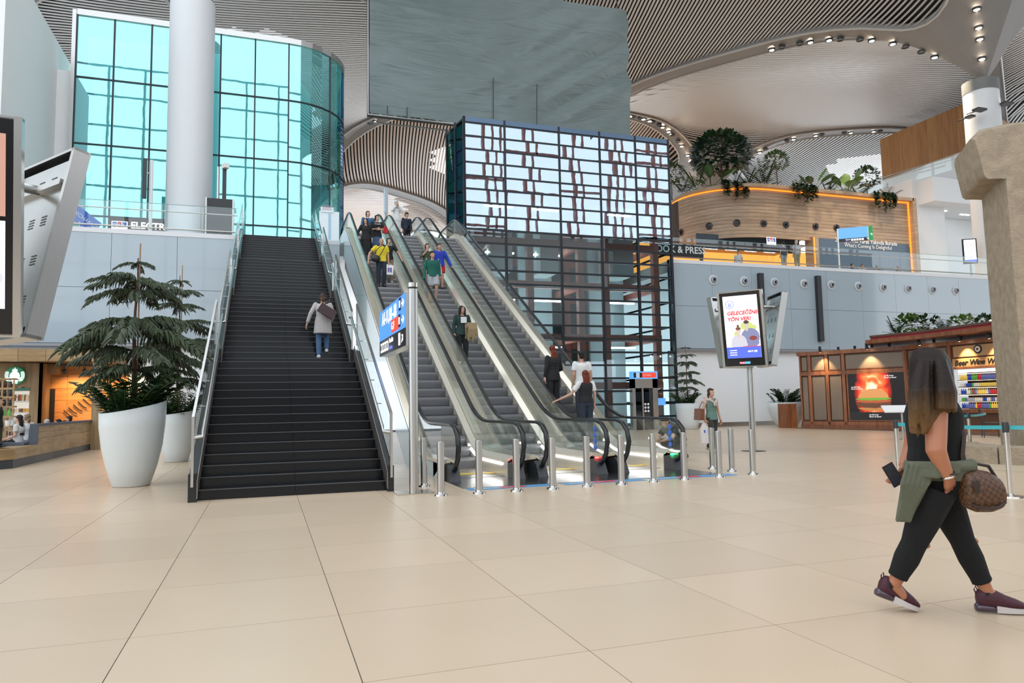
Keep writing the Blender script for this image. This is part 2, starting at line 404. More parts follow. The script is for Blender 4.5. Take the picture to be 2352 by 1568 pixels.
def vault(i, j, label, slatm, hole=None, near=True, pitch=0.36):
    c = Cell(i, j)
    r_in = ring(8, E_IN, 0.13); r_out = [to_edge(u, t) for u, t in r_in]
    b = MB(); n = len(r_in)
    for k in range(n):
        k2 = (k+1) % n
        a0, a1 = c.p(*r_out[k], -.22), c.p(*r_out[k2], -.22); b0, b1 = c.p(*r_in[k], -.22), c.p(*r_in[k2], -.22)
        up = V((0, 0, .4)); b.quad(a0, b0, b1, a1); b.quad(b0, b0+up, b1+up, b1)
    root = struct('ceiling', b, RIBM, label, 'ceiling', True)
    lp = MB(); pth = [c.p(u, t, -.24) for u, t in r_in]; lp.tube(pth+[pth[0]], .085, 6); lp.build('rib_lip', LIP, root, True)
    # slats along a diagonal of the cell
    yd = (i+j) % 2 == 0
    D = V((46.5/1.4142, 0))
    # cell units: direction d = v1+v2 (u,t both grow) ; p = v1-v2
    n_s = int(46.5/pitch)
    for k in range(1, n_s):
        f = -1+2*k/n_s
        P = []
        m = 260
        for q in range(m+1):
            g = -1+2*q/m
            if yd: u, t = .5+(f+g)/2*1.0, .5+(f-g)/2*1.0
            else: u, t = .5+(g+f)/2, .5+(g-f)/2
            if 0 < u < 1 and 0 < t < 1 and inner_ok(u, t, E_IN-.004): P.append((u, t))
        if len(P) < 6: continue
        step = max(1, len(P)//12); Q = P[::step]
        if Q[-1] != P[-1]: Q.append(P[-1])
        pts = [c.p(u, t) for u, t in Q]
        tdir = (pts[-1]-pts[0]); sd = V((tdir.y, -tdir.x, 0)).normalized()
        h = pitch*0.29
        bb = MB().sweep(pts, [(-h, -.0), (h, -.0), (h, .04), (-h, .04)] , side=sd)
        bb.build('slat', slatm, root)
    # near-black roof sheet, shade of the void put into its colour; skylight opening
    rb = MB(); G = 20
    for a in range(G):
        for e in range(G):
            u, t = (a+.5)/G, (e+.5)/G
            if hole and ((u-hole[0])/hole[2])**2+((t-hole[1])/hole[3])**2 < 1: continue
            rb.quad(c.p(a/G, e/G, 1.3), c.p((a+1)/G, e/G, 1.3), c.p((a+1)/G, (e+1)/G, 1.3), c.p(a/G, (e+1)/G, 1.3))
    rb.build('roof_shell', ROOFM, root)
    return c
HB = (.5, .5, .17, .17)
cF = vault(0, 0, 'grey slatted ceiling vault above the lit arched rib, upper right', SLATM, HB, True, .25)
cB = vault(0, -1, 'grey slatted ceiling vault with the large bright skylight patch', SLATM, (.42, .70, .27, .15), True, .42)
cG = vault(1, 0, 'grey slatted ceiling vault behind the cyan glass block', SLATM, HB)
cH = vault(1, -1, 'brownish slatted ceiling vault seen between cyan block and glass lift block', SLATB, (.62, .5, .16, .16))
vault(0, -2, 'slatted ceiling vault above the brown clad upper storey', SLATM, HB)
vault(-1, -1, 'slatted ceiling vault behind the round column at the right', SLATM, HB)
vault(-1, 0, 'slatted ceiling vault at the upper right corner', SLATM, HB)
vault(2, -1, 'far brownish slatted vault with bright skylight above the escalators', SLATB, (.4, .5, .3, .3))
vault(2, 0, 'far slatted ceiling vault behind the cyan block', SLATB, HB)
vault(1, 1, 'slatted ceiling vault at the upper left corner', SLATM, HB)
vault(1, -2, 'far slatted ceiling vault beyond the planters', SLATM, HB)

# rib spotlights, in pairs along the ribs
ORDN = ['first', 'second', 'third', 'fourth', 'fifth', 'sixth', 'seventh', 'eighth', 'ninth', 'tenth', 'eleventh', 'twelfth', 'thirteenth', 'fourteenth']
SPOTW = 3200
sp_ring = MB().lathe([(.17, 0), (.26, 0), (.26, -.14), (.18, -.14), (.17, -.02)], 14).mesh('bezel', mat('spot_bezel', (0.05, 0.05, 0.05), 0.4), True)
sp_lens = MB().lathe([(.0, -.13), (.17, -.13)], 12).mesh('lens', emis('spot_lens', (1.0, 0.86, 0.66), 22))
sp_off = MB().lathe([(.0, -.08), (.17, -.08)], 12).mesh('lens', mat('spot_lens_off', (0.30, 0.29, 0.28), 0.2))
def rib_lights(a, b, fr, label, group, c=None):
    A, B = corner(*a), corner(*b); R = rise(a, b)
    for k, f in enumerate(fr):
        for m, df in enumerate((-.011, .011)):
            g = f+df; xy = A+(B-A)*g; z = Z0+R*ARCH(g)-.3+lerp(CZ.get(a, 0), CZ.get(b, 0), g)
            lit = (k+m) % 2 == 0 or group.endswith('pairs')
            t = thing('ceiling_spotlight', (ORDN[2*k+m]+' '+label.replace('recessed ', '')+(', lit' if lit else ', off')), 'spotlight', (xy.x, xy.y, z), 0, group)
            link('bezel', sp_ring, t); link('lens', sp_lens if lit else sp_off, t)
            if lit and k % 2 == 0 and not group.startswith('spotlights in the far') and not group.endswith('pairs'):
                l = bpy.data.lights.new('ceiling_spot_light', 'SPOT'); l.energy = SPOTW; l.color = (1, .80, .58); l.spot_size = 2.0; l.spot_blend = .7; l.shadow_soft_size = .25
                lo = bpy.data.objects.new('ceiling_spot_light', l); COL.objects.link(lo); lo.parent = t; lo.location = (0, 0, -.2)
ev = [k*.052+.13 for k in range(8)]
rib_lights((0, 0), (1, 0), [.09, .14, .2, .26, .32, .38], 'recessed spotlight in the long arched rib left of the round column', 'spotlights in the arched rib')
rib_lights((1, 0), (1, -1), [.52, .58, .64, .7, .76, .82, .88], 'recessed spotlight in the rib descending right of the hanging grey screen', 'spotlights in the descending rib')
rib_lights((0, 0), (0, 1), [.04, .075], 'recessed spotlight in the rib above the round column', 'spotlight pairs')
rib_lights((1, 0), (2, 0), [.48, .56, .64], 'recessed spotlight in the rib between the cyan block and the hanging screen', 'spotlights in the left rib')
rib_lights((0, -1), (1, -1), [.3, .4, .5, .6, .7, .8], 'recessed spotlight in the far rib above the planters', 'spotlights in the far rib')

# ---- round columns
COLM = mat('column_white', (0.70, 0.72, 0.74), 0.45, var=0.01)
def column(xy, r, label, z0, z1, collar=False):
    t = thing('round_column', label, 'column', (xy[0], xy[1], z0), kind='structure')
    MB().lathe([(r, 0), (r, z1-z0)], 48).build('shaft', COLM, t, True)
    if collar: MB().lathe([(r*1.02, z1-z0-.05), (r*1.02, z1-z0+.7)], 48).build('collar', mat('collar_grey', (0.16, 0.17, 0.17), 0.5), t, True)
    return t
cp = atY(438, 270, 35.0)
column((cp.x, cp.y), .97, 'thick white round column in front of the cyan glass block', ZU, 20.2)
cR = column((P1.x, P1.y+.3), 1.02, 'white round column with uplights behind the stone pillar', ZU, 20.95, True)
# ================================================================== STAIRCASE
GRAN = mat('black_granite', (0.009, 0.010, 0.012), 0.16, 0, 0.25, 30, spec=0.32)
NOSE = mat('granite_edge', (0.13, 0.13, 0.13), 0.5)
st = thing('staircase', 'wide black granite staircase with glass balustrades leading to the upper level', 'stairs', (0, 0, 0))
SX0, SX1 = -.98, 1.9; RZ, TR = .16, .31
flights = [(12.15, 15, 0), (17.85, 14, 15), (23.3, 13, 29), (28.2, 12, 42)]   # first riser Y, risers, risers below
mid = .46
def half(x0, x1, dep):
    b = MB(); b.box2((x0, 0, -RZ), (x1, dep, 0)); return b
def step_mesh(dep):
    b = MB()
    for x0, x1 in ((SX0, mid-.002), (mid+.002, SX1)):
        b.cur = 0; b.box2((x0, .012, -RZ+.002), (x1, dep, -.03)); b.box2((x0, 0, -.03), (x1, dep, 0))
        b.cur = 1; b.box2((x0, -.001, -.008), (x1, .012, .001)); b.cur = 0
    return b.mesh('step', [GRAN, NOSE])
sm = step_mesh(TR+.05); lm = step_mesh(1.75)
for y0, n, k0 in flights:
    for k in range(n):
        link('step', lm if k == n-1 else sm, st, (0, y0+k*TR, (k0+k+1)*RZ))
# solid body under the steps
def prof(off, dy=0.0):
    P = []
    for y0, n, k0 in flights:
        P += [(y0+dy-.02, (k0+1)*RZ+off), (y0+(n-1)*TR+dy, (k0+n)*RZ+off)]
    return P
top = prof(.0); body = [(y, z-.2) for y, z in top]
poly = [(12.2, 0)]+body+[(32.2, 8.4), (32.2, 7.6)]+[(y, max(0, z-.75)) for y, z in reversed(top[1:])]+[(13.6, 0)]
MB().prism([(SX0, y, z) for y, z in poly], (SX1-SX0, 0, 0)).build('underside', mat('stair_soffit', (0.30, 0.31, 0.32), 0.5), st)
CURB = mat('curb_granite', (0.016, 0.016, 0.018), 0.35, 0, 0.2, 20)
for x0, x1, side in ((-1.1, SX0, -1), (SX1, 2.0, 1)):
    tp = prof(.24); tp = [(11.95, .42), (12.15, .42)]+tp[1:]
    pl = [(11.95, 0)]+tp+[(32.2, 8.84), (32.2, 7.6)]+[(y, max(0, z-.95)) for y, z in reversed(tp[2:])]+[(13.6, 0)]
    MB().prism([(x0, y, z) for y, z in pl], (x1-x0, 0, 0)).build('curb', CURB, st)
    xi = SX0+.0 if side < 0 else SX1
    for q, (y0, n, k0) in enumerate(flights):
        ya, yb = y0-.25, y0+(n-1)*TR+.15
        za = lambda y, o: (k0+1)*RZ+o+(y-y0)*RZ/TR
        # inner steel strip lining the curb
        xs = xi+(.012 if side < 0 else -.012)
        MB().prism([(xs-.006, ya, za(ya, .02)), (xs-.006, yb, za(yb, .02)), (xs-.006, yb, za(yb, .30)), (xs-.006, ya, za(ya, .30))], (.012, 0, 0)).build('steel_strip', mat('strip_steel', (.34, .31, .28), .42, 1.0, .1, 3), st)
        xg = (x0+x1)/2
        # glass in three panes per flight
        for m in range(3):
            a, e = lerp(ya, yb, m/3)+.01, lerp(ya, yb, (m+1)/3)-.01
            MB().prism([(xg-.008, a, za(a, .2)), (xg-.008, e, za(e, .2)), (xg-.008, e, za(e, 1.22)), (xg-.008, a, za(a, 1.22))], (.016, 0, 0)).build('glass_pane', CLEAR, st)
        MB().sweep([(xg, ya, za(ya, .2)), (xg, ya+.001, za(ya, 1.24)), (xg, yb, za(yb, 1.24)), (xg, yb+.001, za(yb, .3))], [(-.02, -.02), (.02, -.02), (.02, .02), (-.02, .02)]).build('top_rail', STEEL, st)
        xh = xg+(.13 if side < 0 else -.13)
        MB().tube([(xg, ya+.02, za(ya, .93)), (xh, ya+.02, za(ya, .95)), (xh, ya+.1, za(ya+.1, .97)), (xh, yb-.05, za(yb-.05, .97)), (xh, yb+.25, za(yb, .97))], .027, 10).build('handrail', STEEL, st, True)
        for m in range(6):
            y = lerp(ya+.2, yb-.2, m/5); MB().tube([(xg, y, za(y, .86)), (xh, y, za(y, .86)), (xh, y, za(y, .95))], .011, 6).build('bracket', STEEL, st)

# ================================================================== ESCALATORS
ESX = [3.87, 5.57, 7.27]; HW = .62
TAN = math.tan(math.radians(30))
RIS = mat('escalator_step', (0.24, 0.24, 0.25), 0.34, 0.6, 0.25, 1.0, aniso=(160, 1, 1))
YEL = mat('escalator_yellow', (0.62, 0.44, 0.05), 0.5)
RUB = mat('handrail_rubber', (0.014, 0.014, 0.015), 0.22)
SKIRT = mat('escalator_skirt', (0.86, 0.78, 0.66), 0.24, 0.55, 0.06, 1.5, aniso=(2, 20, 20))
DECK = mat('escalator_deck', (0.80, 0.72, 0.58), 0.16, 0.6, 0.05, 0.8, bump=0.03, bscale=1.2)
CLAD = mat('escalator_cladding', (0.42, 0.60, 0.64), 0.12, 0.2, 0.03, 1.0, coat=0.4)
LED = emis('skirt_led', (1, 1, 1), 5.0)
EGL = glass('escalator_glass', (0.95, 0.98, 0.972), 0.03)
BOT, TOPY = 15.55, 15.55+ZU/TAN      # nose line meets lower / upper floor
def nose(y): return min(max((y-BOT)*TAN, 0), ZU)
def offpath(o, y0=13.2, y1=33.6):
    """profile parallel to the step line at height o, rounded at both bends"""
    P = [(y0, o)]; 
    for k in range(7):
        y = 14.9+k*.25; P.append((y, o+max(0, (y-14.9)**2/(2*.25*6)*TAN) if k < 6 else o+(y-BOT-.1)*TAN))
    P = [(y0, o)]
    R = 1.4
    for k in range(6):
        t = k/5; y = lerp(BOT-R/2, BOT+R/2, t); P.append((y, o+TAN*R/2*t*t))
    for k in range(6):
        t = k/5; y = lerp(TOPY-R/2, TOPY+R/2, t); P.append((y, o+ZU-TAN*R/2*(1-t)**2))
    P.append((y1, o+ZU))
    return P
step_b = MB()
step_b.cur = 0; step_b.box2((-.5, .0, -.06), (.5, .40, 0))
prev = None
rr = []
for k in range(6):                                            # curved riser
    a = k/5; rr.append((.0+.05*math.sin(a*PI/2)*a, -.24*a))
for k in range(5):
    (y0_, z0_), (y1_, z1_) = rr[k], rr[k+1]; step_b.quad((-.5, y0_, z0_), (-.5, y1_, z1_), (.5, y1_, z1_), (.5, y0_, z0_))
step_b.cur = 1; step_b.box2((-.5, -.002, -.004), (.5, .012, .003)); step_b.box2((-.5, .0, -.004), (-.47, .40, .003)); step_b.box2((.47, .0, -.004), (.5, .4, .003))
step_me = step_b.mesh('step', [RIS, mat('step_edge', (0.03, 0.03, 0.03), 0.5)])
flat_b = MB(); flat_b.box2((-.5, 0, -.06), (.5, .4, 0)); flat_b.cur = 1; flat_b.box2((-.5, -.002, -.004), (.5, .02, .003))
flat_me = flat_b.mesh('step', [RIS, YEL])
step_y = flat_b
names = ['left escalator with the man in a yellow shirt on it', 'middle escalator with the man in a green jacket on it', 'right escalator beside the lift block with three riders']
for e, xc in enumerate(ESX):
    es = thing('escalator', names[e], 'escalator', (xc, 0, 0), 0, 'escalators')
    for k in range(3): link('step', flat_me, es, (0, 14.15+k*.4, .005))
    n = int(ZU/.231)
    for k in range(n+1):
        z = (k+1)*ZU/(n+1); y = 15.35+k*.4
        if z <= ZU+.01: link('step', step_me, es, (0, y, z))
    for k in range(4): link('step', flat_me, es, (0, 15.35+(n+1)*.4+k*.4, ZU+.003))
    MB().prism([(-.5, 13.9, -.02), (-.5, BOT, -.02), (-.5, 31, ZU-.5), (-.5, 33.5, ZU-.4), (-.5, 33.5, ZU-.9), (-.5, BOT+1.5, -.02)], (1, 0, 0)).build('step_bed', DARK, es)
    MB().box2((-.52, 13.32, .0), (.52, 14.0, .012)).build('floor_plate', mat('landing_plate', (0.36, 0.36, 0.36), 0.22, 1.0, .05), es)
    MB().box2((-.5, 13.95, .004), (.5, 14.16, .02)).build('comb', YEL, es)
    MB().box2((-.75, 31.6, ZU+.0), (.75, 33.8, ZU+.012)).build('upper_floor_plate', STEEL, es)
    for sd in (-1, 1):
        xg = HW*sd
        # inner skirt + slanted inner deck
        path = [V((0, y, z)) for y, z in offpath(0.0)]
        s1 = [(.505*sd, -.20), (.52*sd, -.20), (.52*sd, .31), (.505*sd, .31)]
        if sd < 0: s1 = s1[::-1]
        MB().sweep(path, [(a, b_) for a, b_ in s1]).build('skirt', SKIRT, es)
        s2 = [(.505*sd, .31), (.52*sd, .29), (.63*sd, .36), (.615*sd, .40)]
        if sd < 0: s2 = s2[::-1]
        MB().sweep(path, s2).build('inner_deck', SKIRT, es)
        w_out = .85 if not (e == 0 and sd < 0) else .78
        s3 = [(.60*sd, .32), (w_out*sd, .30), (w_out*sd, .36), (.64*sd, .40)]
        if sd < 0: s3 = s3[::-1]
        MB().sweep(path, s3).build('outer_deck', DECK, es)
        # outer cladding down to the truss bottom
        pt = offpath(.29); pb = [(max(y+.55, 13.9), max(0.0, z-1.15)) for y, z in pt]
        xo = w_out*sd
        cl = MB()
        for k in range(len(pt)-1):
            cl.quad((xo, *pt[k]), (xo, *pt[k+1]), (xo, *pb[k+1]), (xo, *pb[k]))
        cl.quad((xo, 13.2, .29), (xo, 13.9, .29), (xo, 13.9, 0), (xo, 13.2, 0))
        cl.build('side_cladding', CLAD, es)
        # glass panes
        gb, gt = offpath(.34, 13.0, 33.4), offpath(.98, 12.85, 33.6)
        for k in range(len(gb)-1):
            m = 7 if k == 6 else 1
            for q in range(m):
                f0, f1 = q/m, (q+1)/m
                A = [lerp(V((xg, *gb[k])), V((xg, *gb[k+1])), f) for f in (f0, f1)]; B = [lerp(V((xg, *gt[k])), V((xg, *gt[k+1])), f) for f in (f0, f1)]
                if k in (1, 2, 3, 4, 7, 8, 9, 10): continue
                MB().prism([A[0]+V((0, .004, 0)), A[1]-V((0, .004, 0)), B[1]-V((0, .004, 0)), B[0]+V((0, .004, 0))], (.012, 0, 0)).build('glass_pane', EGL, es)
        for rng in ((1, 5), (7, 11)):
            idx = list(range(rng[0], rng[1]+1))
            MB().prism([(xg, *gb[k]) for k in idx]+[(xg, *gt[k]) for k in reversed(idx)], (.012, 0, 0)).build('glass_pane', EGL, es)
        # newel end pane
        arc = [(13.02+.0, .24)]+[(12.98-.42*math.sin(a)*.9, .60-.38*math.cos(a)) for a in [k*PI/8 for k in range(1, 9)]]
        MB().prism([(xg, 13.02, .22)]+[(xg, y, z) for y, z in arc]+[(xg, 12.9, .98)], (.012, 0, 0)).build('glass_newel', EGL, es)
        # handrail
        hp = [(13.3, .16), (13.05, .15), (12.82, .22), (12.64, .40), (12.56, .62), (12.62, .84), (12.80, .98), (13.05, 1.03)]
        hp += offpath(1.03, 13.3, 33.6)[1:-1]+[(33.4, ZU+1.03), (33.85, ZU+.9), (33.95, ZU+.6), (33.8, ZU+.3), (33.5, ZU+.2)]
        MB().sweep([(xg+.006, y, z) for y, z in hp], [(-.045, -.02), (-.025, -.03), (.025, -.03), (.045, -.02), (.045, .012), (.025, .028), (-.025, .028), (-.045, .012)]).build('handrail', RUB, es, 'all')
        # newel foot
        MB().prism([(xg-.1, 12.75, 0), (xg-.1, 13.35, 0), (xg-.1, 13.45, .22), (xg-.1, 13.0, .30), (xg-.1, 12.9, .24)], (.2, 0, 0)).build('newel_base', DARK, es)
        # lower inner deck light line
        xl = .50*sd
        lp = offpath(.23, 13.5)[:6]
        MB().sweep([(xl, y, z) for y, z in lp], [(-.012, -.022), (.012, -.022), (.012, .022), (-.012, .022)]).build('led_line', LED, es)
        # stop button
        cm = emis('indicator_green', (.05, 1, .25), 4) if (e == 2 and sd > 0) else emis('indicator_red', (1, .06, .05), 4)
        if sd > 0: MB().ell((xg-.03, 12.98, .31), (.05, .05, .02), 10, 5).build('indicator_light', cm, es, True)
    # pictogram sticker on the glass newel
    if e > 0:
        for k in range(4):
            MB().cyl((HW+.012, 13.1, .5+k*.12), (HW-.016, 13.1, .5+k*.12), .05, 12).build('sticker', PRB, es)

# floor plate apron with printed blue and red strips in front of the escalators
ap = thing('landing_apron', 'steel landing apron on the floor in front of the three escalators', 'floor plate', (0, 0, 0))
b = MB().box2((3.1, 11.75, .001), (8.15, 13.3, .008)); b.build('plate', mat('apron_steel', (0.42, 0.41, 0.40), 0.2, 1.0, .05), ap)
for k, (x0, x1) in enumerate(((3.15, 4.7), (4.85, 6.4), (6.55, 8.3))):
    MB().box2((x0, 11.45, .001), (x1, 11.72, .006)).build('printed_strip', mat('strip_blue', (0.10, 0.33, 0.62), 0.4), ap)
    MB().box2((x0+.55, 11.5, .006), (x0+1.0, 11.67, .009)).build('printed_red_block', PRR, ap)
    text('BASMAYIN', .14, PRW, ap, T(x0+.1, 11.58, .008), ext=.001)

# ================================================================== GLASS LIFT BLOCK
MUL = mat('mullion_dark', (0.018, 0.022, 0.028), 0.35, 0.3)
BGL = glass('lift_block_glass', (0.72, 0.84, 0.86), 0.07, (0.93, 0.96, 1.0), 0.0, 0.012, 1.6)
BGU = glass('lift_block_glass_upper', (0.50, 0.62, 0.66), 0.43, (0.80, 0.91, 1.0), 0.0, 0.02, 1.6)  # sky brightness put into a stronger, bluer mirror for the upper panes
RST = mat('red_steel', (0.55, 0.19, 0.145), 0.5)
YB, BX0, BX1, BZ = 31.6, 8.62, 19.52, 14.85
lb = thing('glass_lift_block', 'tall dark-framed glass lift block with red steel inside, right of the escalators', 'lift block', (0, 0, 0))
colx = [BX0, 10.62, 13.42, 15.6, 17.6, BX1]
rows = 23; rh = (BZ-.28)/rows
for ci in range(5):
    w = colx[ci+1]-colx[ci]
    pmU = MB().box((0, 0, 0), (w-.05, .02, rh-.045)).mesh('glass_pane', BGU); pmL = MB().box((0, 0, 0), (w-.05, .02, rh-.045)).mesh('glass_pane', BGL)
    for k in range(rows):
        if ci == 4 and k < 4 : 
            pass
        o = link('glass_pane', pmU if (k+.5)*rh > 9.6 else pmL, lb, ((colx[ci]+colx[ci+1])/2, YB, (k+.5)*rh), (math.radians(random.uniform(-.5, .5)), 0, math.radians(random.uniform(-.35, .35))))
for x in colx: MB().box2((x-.05, YB-.04, 0), (x+.05, YB+.12, BZ)).build('mullion', MUL, lb)
for k in range(rows+1):
    MB().box2((BX0, YB-.02, k*rh-.045), (BX1, YB+.1, k*rh+.045)).build('transom', MUL, lb)
MB().box2((BX0, YB-.02, BZ-.26), (BX1, YB+.1, BZ)).build('top_band', mat('top_band_blue', (0.10, 0.16, 0.24), 0.25, .4), lb)
# chamfered left side with dichroic panes
SGL = glass('side_dichroic_glass', (0.40, 0.48, 0.48), 0.20, (0.35, 0.5, 0.45), 0.02, 0.03, 1.6)
def irid(m):
    nt = m.node_tree; N = nt.nodes; L = nt.links; gl = [n for n in N if n.type == 'BSDF_GLOSSY'][0]; gm = N.new('ShaderNodeNewGeometry'); no = N.new('ShaderNodeTexNoise'); no.inputs['Scale'].default_value = .7; rp = N.new('ShaderNodeValToRGB'); el = rp.color_ramp.elements
    el[0].position = .3; el[0].color = (.10, .42, .25, 1); el[1].position = .7; el[1].color = (.30, .22, .55, 1); e = el.new(.5); e.color = (.18, .35, .45, 1); L.new(gm.outputs['Position'], no.inputs['Vector']); L.new(no.outputs['Fac'], rp.inputs[0]); L.new(rp.outputs[0], gl.inputs[0])
irid(SGL)
A, B_ = V((BX0, YB, 0)), V((8.22, 33.4, 0)); dv = (B_-A)
for ci in range(2):
    c0, c1 = A+dv*(ci/2), A+dv*((ci+1)/2)
    for k in range(rows):
        z0, z1 = k*rh+.03, (k+1)*rh-.03
        MB().prism([c0.lerp(c1, .03)+V((0, 0, z0)), c0.lerp(c1, .97)+V((0, 0, z0)), c0.lerp(c1, .97)+V((0, 0, z1)), c0.lerp(c1, .03)+V((0, 0, z1))], (.02, 0, 0)).build('side_pane', SGL, lb)
for ci in range(3): 
    p = A+dv*(ci/2); MB().box2((p.x-.04, p.y-.04, 0), (p.x+.06, p.y+.06, BZ)).build('mullion', MUL, lb)
# rear frames, red columns and beams, landing slabs inside
for x in (9.6, 12.2, 14.9, 16.3, 19.2):
    for y in ((32.8, 37.8) if x > 10 else (32.8,)):
        MB().box2((x-.16, y-.16, 0), (x+.16, y+.16, BZ-.3)).build('red_column', RST, lb)
for z in (2.2, 4.6, 7.2, 9.3, 11.6, 14.2):
    for y in (32.8, 37.8): MB().box2((8.8 if y < 35 else 10, y-.14, z-.17), (19.4, y+.14, z+.17)).build('red_beam', RST, lb)
    for x in (10.2, 14.9, 19.2): MB().box2((x-.12, 32.8, z-.15), (x+.12, 37.8, z+.15)).build('red_beam', RST, lb)
GREYI = mat('shaft_grey', (0.42, 0.48, 0.50), 0.4)
for x0, x1 in ((10.0, 12.0), (12.6, 14.5), (16.7, 18.8)):
    MB().box2((x0, 35.6, 0), (x1, 35.8, BZ-.4)).build('shaft_wall', GREYI, lb)
    MB().box2((x0+.5, 33.6, 8.0), (x1-.4, 35.4, 10.3)).build('lift_car', mat('lift_car', (0.55, 0.60, 0.60), 0.35), lb)
for k in range(rows//2):
    MB().box2((19.44, YB+.1, k*2*rh), (19.5, 39, k*2*rh+.1)).build('side_transom', MUL, lb)
MB().box2((9.9, 39.2, 0), (BX1, 39.4, BZ)).build('rear_wall', mat('rear_wall_dark', (0.22, 0.27, 0.28), 0.6), lb)
MB().prism([(BX0, YB+.2, BZ-.1), (BX1, YB+.2, BZ-.1), (BX1, 39.2, BZ-.1), (10, 39.2, BZ-.1), (8.4, 33.4, BZ-.1)], (0, 0, .1)).build('roof', MUL, lb)
MB().box2((BX0, YB-.05, 0), (BX1, YB+.15, .16)).build('plinth', STEEL, lb)
for z in (1.9, 4.2, 6.6, 9.0, 11.4): 
    for x in (10.4, 13.0, 17.2): MB().box2((x, 34.2, z), (x+1.5, 34.35, z+.07)).build('glow_bar', emis('shaft_fill_glow', (.9, .97, 1), 16), lb)  # glowing bars added to brighten the inside of the block
MB().prism([(8.24, 33.45, 0), (9.9, 39.2, 0), (9.98, 39.2, 0), (8.32, 33.45, 0)], (0, 0, BZ)).build('side_wall', mat('side_wall_teal', (.05, .09, .10), .15, .3), lb)
# lift portal with blue header sign
lp = thing('lift_portal', 'steel lift doorway with a blue and red header sign in the glass block', 'lift door', (0, YB-.37, 0))
xa, xb = atY(1449, 900, YB-.2).x, atY(1507, 900, YB-.2).x; zt = atY(1480, 853, YB-.2).z; zh = atY(1480, 870, YB-.2).z
MB().box2((xa, 0, 0), (xa+.16, .3, zh)).box2((xb-.28, 0, 0), (xb, .3, zh)).box2((xa, 0, zh-.45), (xb, .3, zh)).build('door_frame', STEEL, lp)
MB().box2((xa, -.02, zh), (xb, .3, zt)).build('header_sign', mat('sign_sky_blue', (0.10, 0.33, 0.72), 0.4, emit=(.12, .38, .85), es=.5), lp)
plate('header_red_box', xa+.42, zh+.06, xb-.08, zt-.06, mat('sign_red', (0.8, .07, .03), .4, emit=(.9, .06, .03), es=.4), lp, frame((0, -.02, 0), (1, 0, 0), (0, 0, 1)))
for k in range(3): plate('header_icon', xa+.07+k*.17, zh+.06, xa+.2+k*.17, zt-.06, (PRK, PRW, PRK)[k], lp, frame((0, -.02, 0), (1, 0, 0), (0, 0, 1)), .005)
text('İç Hatlar', .12, PRW, lp, frame((xa+.6, -.03, (zh+zt)/2), (1, 0, 0), (0, 0, 1)))
for x0, x1 in ((xa+.16, (xa+xb)/2-.1), ((xa+xb)/2-.02, xb-.28)):
    MB().box2((x0, .18, 0), (x1, .2, zh-.45)).build('door_leaf', glass('lift_door_glass', (.12, .12, .13), .08), lp)
MB().box2(((xa+xb)/2-.1, .14, 0), ((xa+xb)/2-.02, .22, zh-.45)).build('door_stile', STEEL, lp)
for k in range(6):
    MB().cyl(((xa+xb)/2+.08+(k % 2)*.16, .17, 1.25-(k//2)*.17), ((xa+xb)/2+.08+(k % 2)*.16, .175, 1.25-(k//2)*.17), .06, 12).build('pictogram', PRW, lp)
nb = tag(MB().box2((atY(1509, 915, YB-.1).x, YB-.08, atY(1520, 930, YB).z), (atY(1529, 915, YB-.1).x, YB-.05, atY(1520, 914, YB).z)).build('wall_notice', mat('sign_sky_blue', (0, 0, 0))), 'small blue notice on the glass beside the lift door', 'sign')

# ================================================================== CYAN DICHROIC GLASS BLOCK
def dichro():
    m = glass('cyan_dichroic_glass', (0.55, 0.95, 0.96), 0.42, (0.45, 0.97, 1.0), 0.01, 0.012, 1.5)
    nt = m.node_tree; N = nt.nodes; L = nt.links
    gl = [n for n in N if n.type == 'BSDF_GLOSSY'][0]
    lw = N.new('ShaderNodeLayerWeight'); lw.inputs[0].default_value = 0.45
    rp = N.new('ShaderNodeValToRGB'); el = rp.color_ramp.elements
    el[0].position = 0.0; el[0].color = (0.58, 0.95, 0.98, 1); el[1].position = 0.9; el[1].color = (0.5, 0.25, 0.85, 1)
    e = el.new(0.35); e.color = (0.58, 0.90, 0.98, 1); e = el.new(0.6); e.color = (0.22, 0.62, 0.45, 1)
    L.new(lw.outputs['Facing'], rp.inputs[0]); L.new(rp.outputs[0], gl.inputs[0])
    return m
DIC = dichro()
cb = thing('cyan_glass_block', 'large cyan dichroic glass block with rounded corner on the upper level', 'glass block', (0, 0, 0))
YC = 37.0
xs = [atY(px, 100, YC).x for px in (176, 263, 349, 430, 508, 587, 664)]
ztop = atY(176, 32, YC).z; zrow = [ZU+.02, atY(664, 522, YC).z, atY(664, 371, YC).z, atY(664, 231, YC).z, ztop]
CR = 3.0; xr = xs[-1]
plan = [(x, YC) for x in xs]+[(xr+CR*math.sin(a), YC+CR-CR*math.cos(a)) for a in [k*PI/2/8 for k in range(1, 9)]]+[(xr+CR, YC+CR+3)]
MBm = MB
for k in range(len(plan)-1):
    a, c = V((*plan[k], 0)), V((*plan[k+1], 0)); tdir = (c-a).normalized(); nrm = V((tdir.y, -tdir.x, 0))
    corner_bit = k >= 6
    for q in range(4):
        g = .0 if corner_bit else .02
        MB().prism([a+tdir*g+V((0, 0, zrow[q]+.02)), c-tdir*g+V((0, 0, zrow[q]+.02)), c-tdir*g+V((0, 0, zrow[q+1]-.02)), a+tdir*g+V((0, 0, zrow[q+1]-.02))], nrm*-.02).build('glass_pane', DIC, cb)
    if k <= 6 or k in (10, 14): MB().box2((a.x-.035, a.y-.06, ZU), (a.x+.035, a.y+.03, ztop)).build('mullion', MUL, cb)
